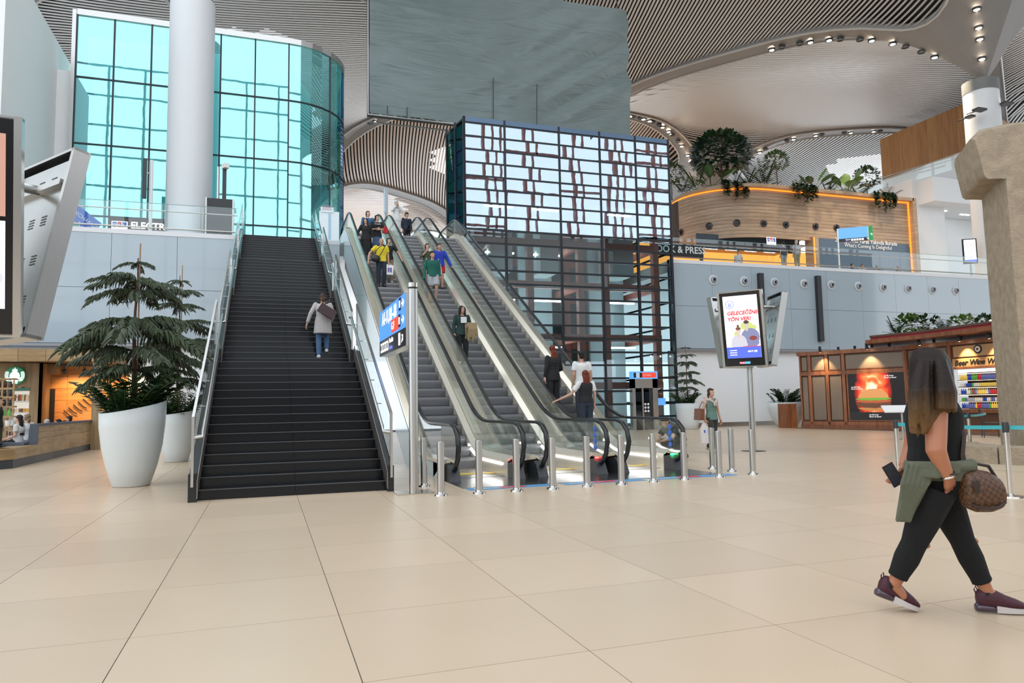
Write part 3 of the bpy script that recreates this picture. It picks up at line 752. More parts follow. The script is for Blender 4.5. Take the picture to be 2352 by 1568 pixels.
for q in range(1, 4): MB().sweep([(x, y-.02, zrow[q]) for x, y in plan], [(-.03, -.04), (.03, -.04), (.03, .04), (-.03, .04)], side=(0, 0, 1)).build('transom', MUL, cb)
MB().sweep([(x, y-.03, ztop+.1) for x, y in plan], [(-.14, -.06), (.14, -.06), (.14, .06), (-.14, .06)], side=(0, 0, 1)).build('top_profile', STEEL, cb)
MB().box2((xs[0]-.2, YC-.05, ZU), (xs[0]-.03, YC+.3, ztop+.2)).build('edge_profile', STEEL, cb)
# white inner shell; its glow is added to brighten the cyan panes
IW = mat('shop_interior', (0.75, 0.86, 0.86), 0.6, var=0.02, emit=(.55, .85, .85), es=.22)
MB().prism([(x, y+2.2 if y < YC+1 else y, ZU) for x, y in [(xs[0], YC), (xr, YC)]]+[(xr+CR-1.6, YC+CR+3, ZU), (xs[0], YC+CR+3, ZU)], (0, 0, ztop-ZU)).build('inner_shell', IW, cb)

# ================================================================== HANGING COVERED SCREEN
YT = 42.5
hs = thing('hanging_screen', 'huge hanging screen wrapped in wrinkled grey-green tarpaulin', 'screen', (0, 0, 0))
p00, p01, p10, p11 = atY(848, 262, YT), atY(848, -70, YT), atY(1447, 312, YT), atY(1430, 20, YT)
ztb, ztt = p00.z, atY(1430, 26, YT).z
def tarp():
    m = mat('tarpaulin', (0.20, 0.25, 0.245), 0.30, 0, 0.10, 0.5, bump=0)
    nt = m.node_tree; N = nt.nodes; L = nt.links; bs = N['Principled BSDF']
    tc = N.new('ShaderNodeTexCoord'); mp = N.new('ShaderNodeMapping'); mp.inputs['Rotation'].default_value = (0, 0.75, 0); mp.inputs['Scale'].default_value = (.16, .5, .95)
    no = N.new('ShaderNodeTexNoise'); no.inputs['Scale'].default_value = 1.1; no.inputs['Detail'].default_value = 3; no.inputs['Distortion'].default_value = 1.2
    bp = N.new('ShaderNodeBump'); bp.inputs['Strength'].default_value = 0.9; bp.inputs['Distance'].default_value = 0.22
    L.new(tc.outputs['Object'], mp.inputs[0]); L.new(mp.outputs[0], no.inputs['Vector']); L.new(no.outputs['Fac'], bp.inputs['Height']); L.new(bp.outputs[0], bs.inputs['Normal'])
    return m
TARP = tarp()
from mathutils import noise as nz
b = MB(); NX, NZ = 110, 60; g = []
for k in range(NZ+1):
    for i in range(NX+1):
        x, z = lerp(p00.x, p10.x, i/NX), lerp(ztb, ztt, k/NZ)
        # drag folds across the cloth and seam ridges
        q = nz.noise(V(((x*.62-z*.95), (x+z)*.12, 0)))*.42*min(1, max(.15, (i/NX-.12)*1.5))+nz.noise(V((x*.3, z*.35, 4)))*.16
        seam = .06*math.exp(-((z-ztb) % 1.75)**2/.004)
        g.append((x, YT-.15-q-seam, z))
b.v = g
for k in range(NZ):
    for i in range(NX):
        a = k*(NX+1)+i; b.f.append((a, a+1, a+NX+2, a+NX+1)); b.mi.append(0)
b.build('tarpaulin', TARP, hs, 'all')
MB().box2((p00.x+.02, YT+.35, ztb+.3), (p10.x-.02, YT+1.2, ztt)).build('screen_body', mat('screen_body', (0.05, 0.05, 0.05), 0.7), hs)
TRS = mat('truss_white', (0.55, 0.55, 0.54), 0.4, .6)
for y, z in ((YT-.1, ztb-.05), (YT+1.1, ztb-.05), (YT+.5, ztb+.4)): MB().cyl((p00.x-.1, y, z), (p10.x, y, z), .05, 6).build('truss_chord', TRS, hs)
nb_ = 20
for k in range(nb_):
    x0, x1 = lerp(p00.x, p10.x, k/nb_), lerp(p00.x, p10.x, (k+1)/nb_)
    MB().tube([(x0, YT-.1, ztb-.05), ((x0+x1)/2, YT+.5, ztb+.4), (x1, YT-.1, ztb-.05)], .03, 5).build('truss_brace', TRS, hs)
MB().cyl((p00.x-.08, YT-.1, ztb), (p00.x-.08, YT-.1, ztt), .05, 6).build('edge_tube', TRS, hs)
for px, y0_, y1_ in ((1133, 178, 285), (1233, 193, 300), (890, 243, 262), (935, 246, 268)):
    a, c = atY(px, y0_, YT-.4), atY(px, y1_, YT-.4); MB().cyl(a, c, .03, 5).build('cable', DARK, hs)
for fx in (.02, .33, .66, .98):
    x = lerp(p00.x, p10.x, fx); MB().cyl((x, YT+.6, ztt), (x, YT+.6, 32.5), .04, 5).build('hanger', DARK, hs)
# ================================================================== BOLLARDS
bol = [(1013, 1138), (1101, 1133), (1187, 1128), (1270, 1123), (1349, 1117), (1428, 1112), (1502, 1106), (1573, 1101), (1653, 1095), (1682, 1082), (1637, 1076), (1730, 1089), (974, 1117)]
bl_lab = ['first', 'second', 'third', 'fourth', 'fifth', 'sixth', 'seventh', 'eighth']
sh_me = MB().lathe([(.0, .83), (.05, .83), (.056, .824), (.056, .02)], 20).mesh('shaft', STEEL, True)
ft_me = MB().lathe([(.056, .06), (.062, .03), (.10, .026), (.105, .0)], 20).mesh('base_flange', STEELP, True)
for k, p in enumerate(bol):
    c = atZ(*p)
    if k < 8: lab = bl_lab[k]+' steel bollard from the left in the front row before the escalators'
    else: lab = ['steel bollard at the right end of the front row', 'steel bollard midway in the short row by the green-top woman', 'rear steel bollard in front of the green-top woman', 'steel bollard in front of the display totem pole', 'steel bollard close behind the sign post'][k-8]
    t = thing('bollard', lab, 'bollard', (c.x, c.y, 0), 0, 'steel bollards'); link('shaft', sh_me, t); link('base_flange', ft_me, t)

# ================================================================== DIRECTION SIGN POST (front)
c = atZ(951, 1131)
sp = thing('direction_sign', 'tall steel post with a blue and black direction sign before the escalators', 'sign', (c.x, c.y, 0))
MB().lathe([(.075, .0), (.075, 3.30)], 24).build('post', STEEL, sp, True)
MB().lathe([(.082, 3.33), (.082, 3.40), (.0, 3.42)], 24).build('cap', STEELP, sp, True); MB().lathe([(.066, 3.29), (.066, 3.34)], 24).build('cap_neck', DARK, sp)
MB().box((0, 0, .006), (.6, .5, .012)).build('base_plate', mat('plate_brass', (.55, .48, .36), .25, 1.0), sp)
SB = emis('sign_blue_lit', (0.06, 0.25, 0.85), 1.0); SW = emis('sign_white_lit', (1, 1, 1), 1.2); SR = emis('sign_red_lit', (0.9, 0.05, 0.02), 1.0); SK = mat('sign_black', (.015, .015, .017), .3)
sx = -.10; y0, y1 = .10, 2.95; zb, zm, zt = 2.38, 2.68, 3.26
MB().box2((sx, y0, zb), (sx+.2, y1, zt)).build('sign_case', STEEL, sp)
Ms = frame((sx-.004, y1, 0), (0, -1, 0), (0, 0, 1))       # local x runs towards the viewer
plate('blue_field', .0, zm, y1-y0, zt, SB, sp, Ms); plate('black_field', .0, zb, y1-y0, zm, SK, sp, Ms)
text('A1-11,B1-18', .34, SW, sp, Ms @ T(.35, 3.07, .006), ext=.002, bold=.006, sx=.95)
plate('red_block', 1.45, 2.72, 2.2, 2.95, SR, sp, Ms, .005); text('G F', .2, SW, sp, Ms @ T(1.5, 2.83, .012), ext=.002)
for x, z in ((2.25, 3.02), (2.2, 2.74)): plate('icon_tile', x, z, x+.2, z+.22, SK, sp, Ms, .005); plate('icon_mark', x+.06, z+.05, x+.14, z+.17, SW, sp, Ms, .01)
for z in (3.12, 2.84):
    b = MB().box2((2.5, z-.015, 0), (2.72, z+.015, .004)).prism([(2.64, z+.07, 0), (2.74, z, 0), (2.64, z-.07, 0), (2.61, z-.05, 0), (2.68, z, 0), (2.61, z+.05, 0)], (0, 0, .004)); me = b.mesh('arrow', SW); me.transform(Ms @ T(0, 0, .006)); link('arrow', me, sp)
for k in range(4): plate('service_icon', .18+k*.24, 2.44, .36+k*.24, 2.62, SW, sp, Ms, .005); plate('icon_cutout', .22+k*.24, 2.48, .32+k*.24, 2.58, SK, sp, Ms, .010)
text('Servisler', .13, SW, sp, Ms @ T(1.2, 2.6, .006), ext=.002); text('Services', .11, emis('sign_text_blue', (.15, .2, .9), 1), sp, Ms @ T(1.2, 2.47, .006), ext=.002)
plate('lift_icon', 2.2, 2.43, 2.36, 2.64, SW, sp, Ms, .005); text('↗', .25, SW, sp, Ms @ T(2.45, 2.53, .006), ext=.002)

# ================================================================== NORFOLK PINES AND PLANTERS
NEED = mat('pine_needles', (0.042, 0.060, 0.026), 0.55, 0, 0.35, 9); BARK = mat('pine_bark', (0.12, 0.055, 0.035), 0.8, 0, 0.3, 30)
SOIL = mat('soil', (0.025, 0.018, 0.012), 0.9, 0, .3, 30); POTM = mat('pot_white', (0.70, 0.74, 0.74), 0.42, var=0.02)
def pine_branch(seed, droop):
    R = random.Random(seed); b = MB(); n = 15
    def cur(t): return V((t, .04*math.sin(t*5+seed), .16*t-droop*t*t))
    b.tube([cur(k/8) for k in range(9)], [.016*(1-k/10) for k in range(9)], 4)
    for k in range(n*4):
        t = .14+.86*(k+R.random())/(n*4); p = cur(t); sgn = 1 if k % 2 else -1
        ln = .36*(1-.55*t)*R.uniform(.75, 1.15)*min(1, t*2.6)
        d = V((.62, sgn*R.uniform(.45, 1.0), R.uniform(-.1, .25))).normalized()
        q = [p, p+d*ln*.4+V((0, 0, .015)), p+d*ln*.75+V((0, 0, -.25*ln)), p+d*ln+V((0, 0, -.62*ln))]
        b.tube(q, [.011, .017, .015, .005], 4)
    q = [cur(.97), cur(1)+V((.06, 0, -.04))]; b.tube(q, [.016, .005], 4)
    return b.mesh('branch', NEED)
BR = [pine_branch(k, d) for k, d in enumerate((.30, .42, .55, .38))]
def zz_stem(seed):
    R = random.Random(seed); b = MB(); lean = V((R.uniform(.25, .5), R.uniform(-.15, .15), 0))
    cur = lambda t: V((0, 0, .62*t))+lean*(t*t)
    b.tube([cur(k/4) for k in range(5)], [.012, .012, .01, .008, .004], 4)
    for k in range(9):
        t = .25+.75*k/9; p = cur(t)
        for sg in (-1, 1):
            d = V((.35, sg*.8, .35+R.uniform(-.2, .2))).normalized(); w = d.cross(V((0, 0, 1))).normalized()*.055; L_ = .19*(1.1-.4*t)
            b.add([p, p+d*L_*.5+w+V((0, 0, .01)), p+d*L_, p+d*L_*.5-w+V((0, 0, .01)), p+d*L_*.5-V((0, 0, .008))], [(0, 1, 4), (1, 2, 4), (2, 3, 4), (3, 0, 4)])
    return b.mesh('leaf_stem', mat('zz_leaf', (0.028, 0.07, 0.022), 0.3, 0, .35, 12, spec=.6))
ZZ = [zz_stem(k) for k in range(4)]
def planter(name, xy, rb, rt, h, lab, tilt=0.0, seed=0, zz=26, zzs=1.0, tdir=-1.0):
    t = thing(name, lab, 'planter', (xy[0], xy[1], 0)); n = 40; rings = []
    prof = [(rb*.92, 0), (rb, .02), (rb+(rt-rb)*.45, h*.25), (rb+(rt-rb)*.78, h*.5), (rb+(rt-rb)*.97, h*.78), (rt, 1.0*h), (rt*.97, h*1.006), (rt*.92, h*1.0), (rt*.86, h*.86), (rt*.8, h*.8)]
    for r, z in prof:
        rr = []
        for k in range(n):
            a = 2*PI*k/n; kk = (z/h)**3 if z/h < 1.02 else 1
            rr.append(V((r*math.cos(a), r*math.sin(a), z+tilt*(tdir*-math.cos(a)+.6*math.sin(a))*kk)))
        rings.append(rr)
    MB().loft(rings, True).build('pot', POTM, t, 'all')
    MB().lathe([(0, h*.86), (rt*.9, h*.82)], 24).build('soil', SOIL, t)
    R = random.Random(seed)
    for k in range(zz):
        a = R.uniform(0, 2*PI); r = rt*R.uniform(.1, .72)
        link('leaf_stem', ZZ[k % 4], t, (r*math.cos(a), r*math.sin(a), h*.85), (R.uniform(-.2, .2), R.uniform(-.1, .3), a+R.uniform(-.5, .5)), R.uniform(.95, 1.4)*zzs)
    return t
def pine(xy, z0, top, whorls, lab, seed, stake=True, tr=.05):
    t = thing('norfolk_pine', lab, 'tree', (xy[0], xy[1], z0)); R = random.Random(seed)
    MB().tube([(R.uniform(-.02, .02), R.uniform(-.02, .02), z) for z in [k*(top-z0)/6 for k in range(7)]], [tr*(1-.13*k) for k in range(7)], 8).build('trunk', BARK, t, True)
    if stake: MB().box2((.035, -.015, 0), (.06, .01, top-z0+.28)).build('stake', mat('stake_wood', (.34, .22, .14), .7), t)
    for z, rad, n in whorls:
        a0 = R.uniform(0, 6.28)
        n += 2
        for k in range(n):
            a = a0+2*PI*k/n+R.uniform(-.25, .25); s = rad*R.uniform(.8, 1.15)
            link('branch', BR[R.randrange(4)], t, (0, 0, z-z0), (0, R.uniform(-.12, .16), a), (s, s*.8, s*.95))
    return t
p = atZ(291, 1120); c1 = (p.x+.02, p.y+.33)
planter('planter', c1, .32, .565, 1.46, 'large white tapered planter nearest the viewer, left of the staircase', .10, 1, 52)
zp = lambda px, py, c: atY(px, py, c[1]).z
pine(c1, 1.2, zp(305, 592, c1), [(zp(300, 604, c1), .36, 5), (zp(300, 645, c1), .85, 6), (zp(300, 668, c1), .80, 6), (zp(300, 735, c1), 1.05, 6), (zp(300, 765, c1), 1.42, 7), (zp(300, 805, c1), 1.1, 6), (zp(300, 850, c1), .95, 5)], 'tall Norfolk pine with a stake in the nearest white planter', 3)
p = atZ(397, 1062); c2 = (p.x+.05, p.y+.32)
planter('planter', c2, .30, .47, 1.32, 'smaller white tapered planter behind the first, beside the stair', .06, 5, 36)
pine(c2, 1.1, zp(408, 632, c2), [(zp(405, 645, c2), .36, 4), (zp(405, 668, c2), .55, 5), (zp(405, 700, c2), .62, 5), (zp(400, 740, c2), 1.05, 6), (zp(400, 785, c2), 1.25, 6), (zp(398, 830, c2), 1.05, 6), (zp(397, 868, c2), .95, 5)], 'thinner Norfolk pine in the second white planter by the stair', 8, True, .04)
p = atY(1580, 930, 30.6); c3 = (p.x, 30.6)
planter('planter', c3, .42, .60, 1.25, 'white planter against the white wall beside the glass lift block', 0, 9, 22)
pine(c3, 1.1, zp(1577, 792, c3), [(zp(1577, 798, c3), .25, 5), (zp(1577, 815, c3), .45, 6), (zp(1577, 832, c3), .65, 6), (zp(1577, 855, c3), .6, 6), (zp(1577, 872, c3), .75, 6), (zp(1577, 890, c3), .6, 5)], 'small Norfolk pine by the glass lift block', 12, False, .035)
p = atY(1806, 930, 30.6); planter('planter', (p.x, 30.6), .5, .95, 1.25, 'wide white bowl planter half hidden behind the wooden kiosk', .05, 15, 30)

# ================================================================== DISPLAY TOTEMS
def totem(xy, n1deg, zbot, ph, pw, lab, fill, tilt=11, poleR=.085, fr=.52):
    t = thing('display_totem', lab, 'display', (xy[0], xy[1], 0))
    MB().lathe([(poleR, 0), (poleR, zbot+ph*.9)], 20).build('pole', STEEL, t, True)
    MB().box((0, 0, .008), (.45, .45, .016)).build('base_plate', DARK, t)
    for k in range(3):
        a = math.radians(n1deg+120*k); n = V((math.cos(a), math.sin(a), 0)); tl = math.radians(tilt)
        rt = V((-n.y, n.x, 0))           # viewer's right when looking at the face
        up = V((0, 0, math.cos(tl)))+n*math.sin(tl)
        o = n*fr+V((0, 0, zbot)); M = frame(o, rt, up)
        def lb(nm, x0, y0, z0, x1, y1, z1, m):
            me = MB().box2((x0, y0, z0), (x1, y1, z1)).mesh(nm, m); me.transform(M); return link(nm, me, t)
        w = pw/2
        lb('bezel', -w+.05, .02, -.02, w-.05, ph-.02, .0, mat('screen_bezel', (.008, .008, .009), .2))
        lb('side_frame', -w, 0, -.14, -w+.06, ph, .02, STEEL); lb('side_frame', w-.06, 0, -.14, w, ph, .02, STEEL)
        lb('bottom_frame', -w, -.0, -.14, w, .03, .0, STEEL); lb('top_frame', -w, ph-.03, -.14, w, ph, .0, STEEL)
        bk = lb('back_sheet', -w+.06, .12, -.10, w-.06, ph-.1, -.09, mat('back_sheet', (.52, .54, .53), .25, .9))
        for r_ in range(4):
            for q in range(3):
                for l_ in range(4):
                    x = -.3+q*.27; y = .35+r_*(ph-.7)/3+l_*.03
                    me = MB().box2((x, y, -.104), (x+.11, y+.012, -.10)).mesh('vent_slot', BLACK); me.transform(M); link('vent_slot', me, bk)
        lb('bracket_bar', -w+.1, ph*.80, -.16, w-.1, ph*.83, -.10, STEEL)
        MB().cyl(V((0, 0, zbot+ph*.82)), M @ V((0, ph*.82, -.12)), .05, 12).build('arm', STEEL, t, True)
        fill(t, M, k, w, ph)
    return t
def ad_uni(t, M, k, w, ph):
    s = w-.14; y0, y1 = .24, ph-.12
    SCW = emis('screen_white', (1, 1, 1), 1.25); SCB = emis('screen_blue', (0.08, 0.13, 0.75), 1.0); SCR = emis('screen_red', (0.85, .02, .03), 1.0); SCV = emis('screen_violet', (.25, .2, .62), 1.0)
    plate('screen', -s, y0, s, y1, SCW, t, M, .002); M = M @ T(0, 0, .006)
    plate('screen_blue_band', -s, y0, s, y0+.30, SCB, t, M, .006); plate('screen_red_line', 0, y0+.295, s, y0+.31, SCR, t, M, .007)
    me = MB().lathe([(.095, 0), (.11, 0), (.11, .003), (.095, .003)], 24).lathe([(.075, 0), (.083, 0), (.083, .003), (.075, .003)], 24).box2((-.03, -.05, 0), (-.01, .04, .003)).box2((.01, -.05, 0), (.03, .04, .003)).box2((-.03, -.06, 0), (.03, -.04, .003)).mesh('emblem', emis('screen_emblem', (.1, .15, .7), 1)); me.transform(M @ T(-s+.17, y1-.22, .006)); link('emblem', me, t)
    text('ESENYURT', .088, SCV, t, M @ T(-s+.31, y1-.19, .006), ext=.001); text('ÜNİVERSİTESİ', .088, SCV, t, M @ T(-s+.31, y1-.30, .006), ext=.001)
    text('GELECEĞİNE', .135, SCR, t, M @ T(-s+.08, y1-.46, .006), ext=.001, bold=.006, shear=.2); text('YÖN VER!', .135, SCR, t, M @ T(-s+.08, y1-.62, .006), ext=.001, bold=.006, shear=.2)
    text('444 9 123', .06, SCW, t, M @ T(s-.34, y0+.17, .010), ext=.001, bold=.003)
    for q in range(3): plate('screen_contact_line', -s+.08, y0+.08+q*.06, -s+.26, y0+.10+q*.06, SCW, t, M, .010)
    def fl(nm, shapes, col, z):
        b = MB()
        for cx_, cy_, rx, ry in shapes: b.add([(cx_+rx*math.cos(2*PI*q/18), cy_+ry*math.sin(2*PI*q/18), 0) for q in range(18)], [tuple(range(18))])
        me = b.mesh(nm, emis('ad_'+nm, col, .62)); me.transform(M @ T(0, y0+.3, z)); link(nm, me, t)
    fl('splash', [(.12, .55, .16, .12), (.3, .5, .08, .07), (-.16, .35, .06, .07)], (.75, .9, .25), .005)
    fl('man_shirt', [(.20, .25, .24, .24), (.2, .1, .22, .12)], (.30, .32, .55), .006); fl('woman_top', [(-.1, .13, .2, .2), (-.1, .06, .22, .1)], (.80, .78, .88), .009)
    fl('man_face', [(.12, .58, .062, .085), (.12, .47, .04, .06)], (.85, .68, .58), .008); fl('man_hair', [(.12, .65, .07, .045)], (.06, .05, .05), .010)
    fl('woman_face', [(-.1, .42, .065, .085), (-.1, .31, .04, .07)], (.9, .7, .6), .011); fl('woman_hair', [(-.1, .49, .07, .045), (-.1, .56, .035, .035)], (.25, .1, .06), .012); fl('book', [(.27, .22, .1, .06)], (.35, .06, .05), .012)
    plate('maker_plate_red', -.14, .08, .0, .14, emis('maker_red', (.5, .03, .05), 1), t, M, .004); plate('maker_plate_blue', .0, .08, .14, .14, emis('maker_blue', (.1, .45, .65), 1), t, M, .004); text('Media', .05, SCW, t, M @ T(-.125, .11, .009), ext=.001)
p = atZ(1731, 1036)
base_ang = math.degrees(math.atan2(-p.y, -p.x))
ang1 = base_ang-12
totem((p.x, p.y), ang1, 2.26, 2.02, 1.16, 'three-sided display totem on a pole showing a white university advert', ad_uni)
def ad_food(t, M, k, w, ph):
    s = w-.12; y0, y1 = .26, ph-.16; ym = .26+(ph-.42)*.52
    SCW = emis('screen_pale', (.85, .82, .9), .75)
    plate('screen', -s, y0, s, ym-.02, SCW, t, M, .002); plate('screen', -s, ym+.02, s, y1, emis('screen_skin', (.75, .40, .30), .6), t, M, .002)
    def fl(nm, cx_, cy_, rx, ry, col, z):
        b = MB().add([(cx_+rx*math.cos(2*PI*q/20), cy_+ry*math.sin(2*PI*q/20), 0) for q in range(20)], [tuple(range(20))]); me = b.mesh(nm, emis('food_'+nm, col, .6)); me.transform(M @ T(0, 0, z)); link(nm, me, t)
    fl('plate', 0, y0+.28, s*.98, .14, (.8, .8, .8), .006); fl('salad', .1, y0+.36, s*.7, .1, (.25, .4, .05), .008); fl('tomato', .25, y0+.42, .15, .07, (.75, .15, .03), .010); fl('hand', .1, y0+.62, .33, .12, (.8, .5, .4), .007)
dpt = 6.75; q = atD(-122, 900, dpt)
ang2 = math.degrees(math.atan2(-q.y, -q.x))-12
totem((q.x, q.y), ang2, 2.08, 1.98, 1.27, 'large display totem cut off by the left edge, its steel back seen', ad_food)

# ================================================================== STONE PILLAR, PLINTH, SAND
def stone_mat():
    m = mat('carved_limestone', (0.36, 0.285, 0.20), 0.9, 0, 0.40, 5, bump=0.9, bscale=22); return m
STN = stone_mat()
def rough_block(mb, poly, y0, y1, seed, amp=.05):
    """outline in X,Z pushed along Y with uneven hewn surface"""
    n = len(poly)
    ny = 10; rings = []
    # resample outline
    pts = []
    for k in range(n):
        a, b_ = V(poly[k]), V(poly[(k+1) % n]); m = max(2, int((b_-a).length/.22))
        for q in range(m): pts.append(a.lerp(b_, q/m))
    cen = sum(pts, V((0, 0)))/len(pts)
    for k in range(ny+1):
        y = lerp(y0, y1, k/ny); e = 1-.03*(abs(k/ny-.5)*2)**10
        rr = []
        for p_ in pts:
            pp_ = cen+(p_-cen)*e
            d = nz.noise(V((pp_.x*1.3, y*1.3, pp_.y*1.3+seed)))*amp
            nn = (p_-cen).normalized(); rr.append(V((pp_.x+nn.x*d, y, pp_.y+nn.y*d)))
        rings.append(rr)
    mb.loft(rings, True)
sq = atZ(2312, 1062)+V((cr.x, cr.y, 0))*.42; XS, YS = sq.x, sq.y
sd_ = thing('stone_pillar', 'weathered T-shaped limestone pillar towering at the right edge', 'pillar', (XS, YS, 0), math.radians(-38))
zA = 7.2; zN = atY(2225, 440, YS).z+.45
b = MB(); rough_block(b, [(-.0, 0), (1.15, 0), (1.1, zN), (1.55, zN+.1), (1.7, zA-.6), (1.45, zA), (.2, zA+.02), (-.38, zA-.06), (-.55, zA-.22), (-.42, zN+.06), (-.36, zN), (-.02, zN-.03)], -.1, 1.7, 3, .045)
b.build('hewn_block', STN, sd_, True)
pl = thing('stone_plinth', 'low curved limestone plinth around the stone pillar', 'plinth', (XS+.9, YS+.1, 0))
for k in range(9):
    a0, a1 = math.radians(125+k*22), math.radians(125+(k+1)*22-1)
    P = [(2.1*math.cos(lerp(a0, a1, q/4)), 2.1*math.sin(lerp(a0, a1, q/4)), 0) for q in range(5)]+[(1.3*math.cos(lerp(a1, a0, q/4)), 1.3*math.sin(lerp(a1, a0, q/4)), 0) for q in range(5)]
    MB().prism(P, (0, 0, .36)).build('plinth_block', STN, pl)
sand = MB(); rr = []
for k in range(30):
    a = 2*PI*k/30; r_ = 2.9+.35*nz.noise(V((math.cos(a)*2, math.sin(a)*2, 1))); rr.append(V((XS+.6+r_*1.0*math.cos(a), YS+.1+r_*math.sin(a), .003)))
sand.lathe([(0, .03)], 3) if False else None
rings = [[V((XS+.6, YS+.1, .05))+(p_-V((XS+.6, YS+.1, .05)))*f for p_ in rr] for f in (1, .85, .5, .1)]
for ri, zz_ in zip(rings, (.002, .02, .035, .04)):
    for p_ in ri: p_.z = zz_
sand.loft(rings, True)
tag(sand.build('sand_bed', mat('sand', (.50, .40, .28), .95, 0, .15, 25, bump=.5, bscale=60)), 'bed of pale loose sand around the stone plinth', 'sand', kind='stuff')

# ================================================================== STANCHIONS AND BELTS
TEAL = mat('belt_teal', (0.05, 0.42, 0.46), 0.6)
def stanchion(xy, lab):
    t = thing('stanchion', lab, 'stanchion', (xy[0], xy[1], 0), 0, 'chrome queue stanchions')
    MB().lathe([(.035, .02), (.035, .92)], 16).build('post', STEELP, t, True); MB().lathe([(.042, .88), (.045, 1.0), (.04, 1.02), (0, 1.02)], 16).build('head', DARK, t, True)
    MB().lathe([(.035, .05), (.06, .03), (.165, .018), (.17, 0)], 24).build('base', STEELP, t, True)
    return V((xy[0], xy[1], .95))
s1 = stanchion(atZ(2066, 1108).xy, 'chrome queue stanchion behind the walking woman with long hair')
s2 = stanchion(atZ(2322, 1141).xy, 'chrome queue stanchion in front of the stone plinth at the right')
s3 = stanchion(atZ(2231, 1052).xy, 'far chrome queue stanchion beside the stone pillar')
s4 = stanchion(atZ(2088, 1085).xy, 'chrome queue stanchion just behind the nearest one')
def belt(a, b_, lab, sag=.02):
    P = [a.lerp(b_, k/6)+V((0, 0, -sag*4*(k/6)*(1-k/6))) for k in range(7)]; tdir = (b_-a).normalized(); sdv = V((-tdir.y, tdir.x, 0))
    tag(MB().sweep(P, [(-.002, -.027), (.002, -.027), (.002, .027), (-.002, .027)], side=sdv).build('queue_belt', TEAL), lab, 'belt', 'teal queue belts')
belt(s1, s2, 'teal belt between the nearest stanchions behind the walking woman'); belt(s2, s2+V((1.6, -1.5, 0)), 'teal belt leaving the picture at the right edge')
belt(s4+V((.6, .2, 0)), s3, 'teal belt running to the far stanchion'); belt(s3, s3+V((1.7, .9, .0)), 'teal belt passing behind the stone pillar')
# ================================================================== BURGER KIOSK (right)
KW = wood('kiosk_wood', (0.16, 0.055, 0.022), (0.30, 0.11, 0.045), .35, (3, 3, .5), 2.2)
KP = mat('kiosk_panel', (0.20, 0.15, 0.11), 0.35, 0.2, .1, 2)
KA, KB, KC = V((24.2, 28.2, 0)), V((26.2, 24.0, 0)), V((26.0, 17.5, 0)); KH = 3.55
ki = thing('wooden_kiosk', 'dark wooden kiosk with lit panels, a burger poster and a drinks shelf', 'kiosk', (0, 0, 0))
def face(A, B): u = (B-A).normalized(); return frame(A, u, (0, 0, 1)), (B-A).length
def onface(px, py, A, B):
    u = (B-A).normalized(); n = V((u.y, -u.x, 0)); d = ray(px, py); P = CP+d*((A-CP).dot(n)/d.dot(n)); return (P-A).dot(u), P.z
def kbox(nm, M, x0, y0, x1, y1, z0, z1, m, par=None):
    me = MB().box2((x0, y0, z0), (x1, y1, z1)).mesh(nm, m); me.transform(M); return link(nm, me, par or ki)
M1, L1 = face(KA, KB); M2, L2 = face(KB, KC)
kbox('carcass', M1, 0, 0, L1, KH, -3.2, -.06, mat('kiosk_body', (.12, .05, .025), .5)); kbox('carcass', M2, 0, 2.55, L2, KH, -3.2, -.06, mat('kiosk_body', (0, 0, 0)))
kbox('carcass', M2, 0, 0, L2, .75, -3.2, -.06, mat('kiosk_body', (0, 0, 0)))
kbox('plinth', M1, -.05, 0, L1+.05, .16, -.1, .03, KW); kbox('plinth', M2, -.05, 0, L2, .16, -.1, .03, KW)
kbox('cornice', M1, -.08, KH-.14, L1+.05, KH+.04, -.3, .08, KW); kbox('cornice', M2, -.05, KH-.14, L2, KH+.04, -.3, .08, KW)
# framed panels on the first face
xp0, zp0 = onface(1953, 964, KA, KB); xp1, zp1 = onface(2076, 852, KA, KB)
zr = 2.55
edges = [0, onface(1862, 900, KA, KB)[0], onface(1902, 900, KA, KB)[0], onface(1940, 900, KA, KB)[0], xp1+.12, L1]
for x in edges: kbox('stile', M1, max(0, x-.07), .16, min(L1, x+.07), KH-.14, -.08, .03, KW)
kbox('rail', M1, 0, zr-.09, L1, zr+.09, -.08, .035, KW); kbox('rail', M1, 0, .16, L1, .3, -.08, .03, KW)
for k in range(len(edges)-1):
    a, e = edges[k]+.12, edges[k+1]-.12
    if e-a > .1:
        kbox('upper_panel', M1, a, zr+.16, e, KH-.22, -.05, .0, KP)
        if k != 3: kbox('lower_panel', M1, a, .38, e, zr-.16, -.05, .0, KP)
    for z_ in (zr+.12, ):
        if e-a > .1: kbox('panel_moulding', M1, a-.04, z_, e+.04, z_+.03, -.05, .025, KW)
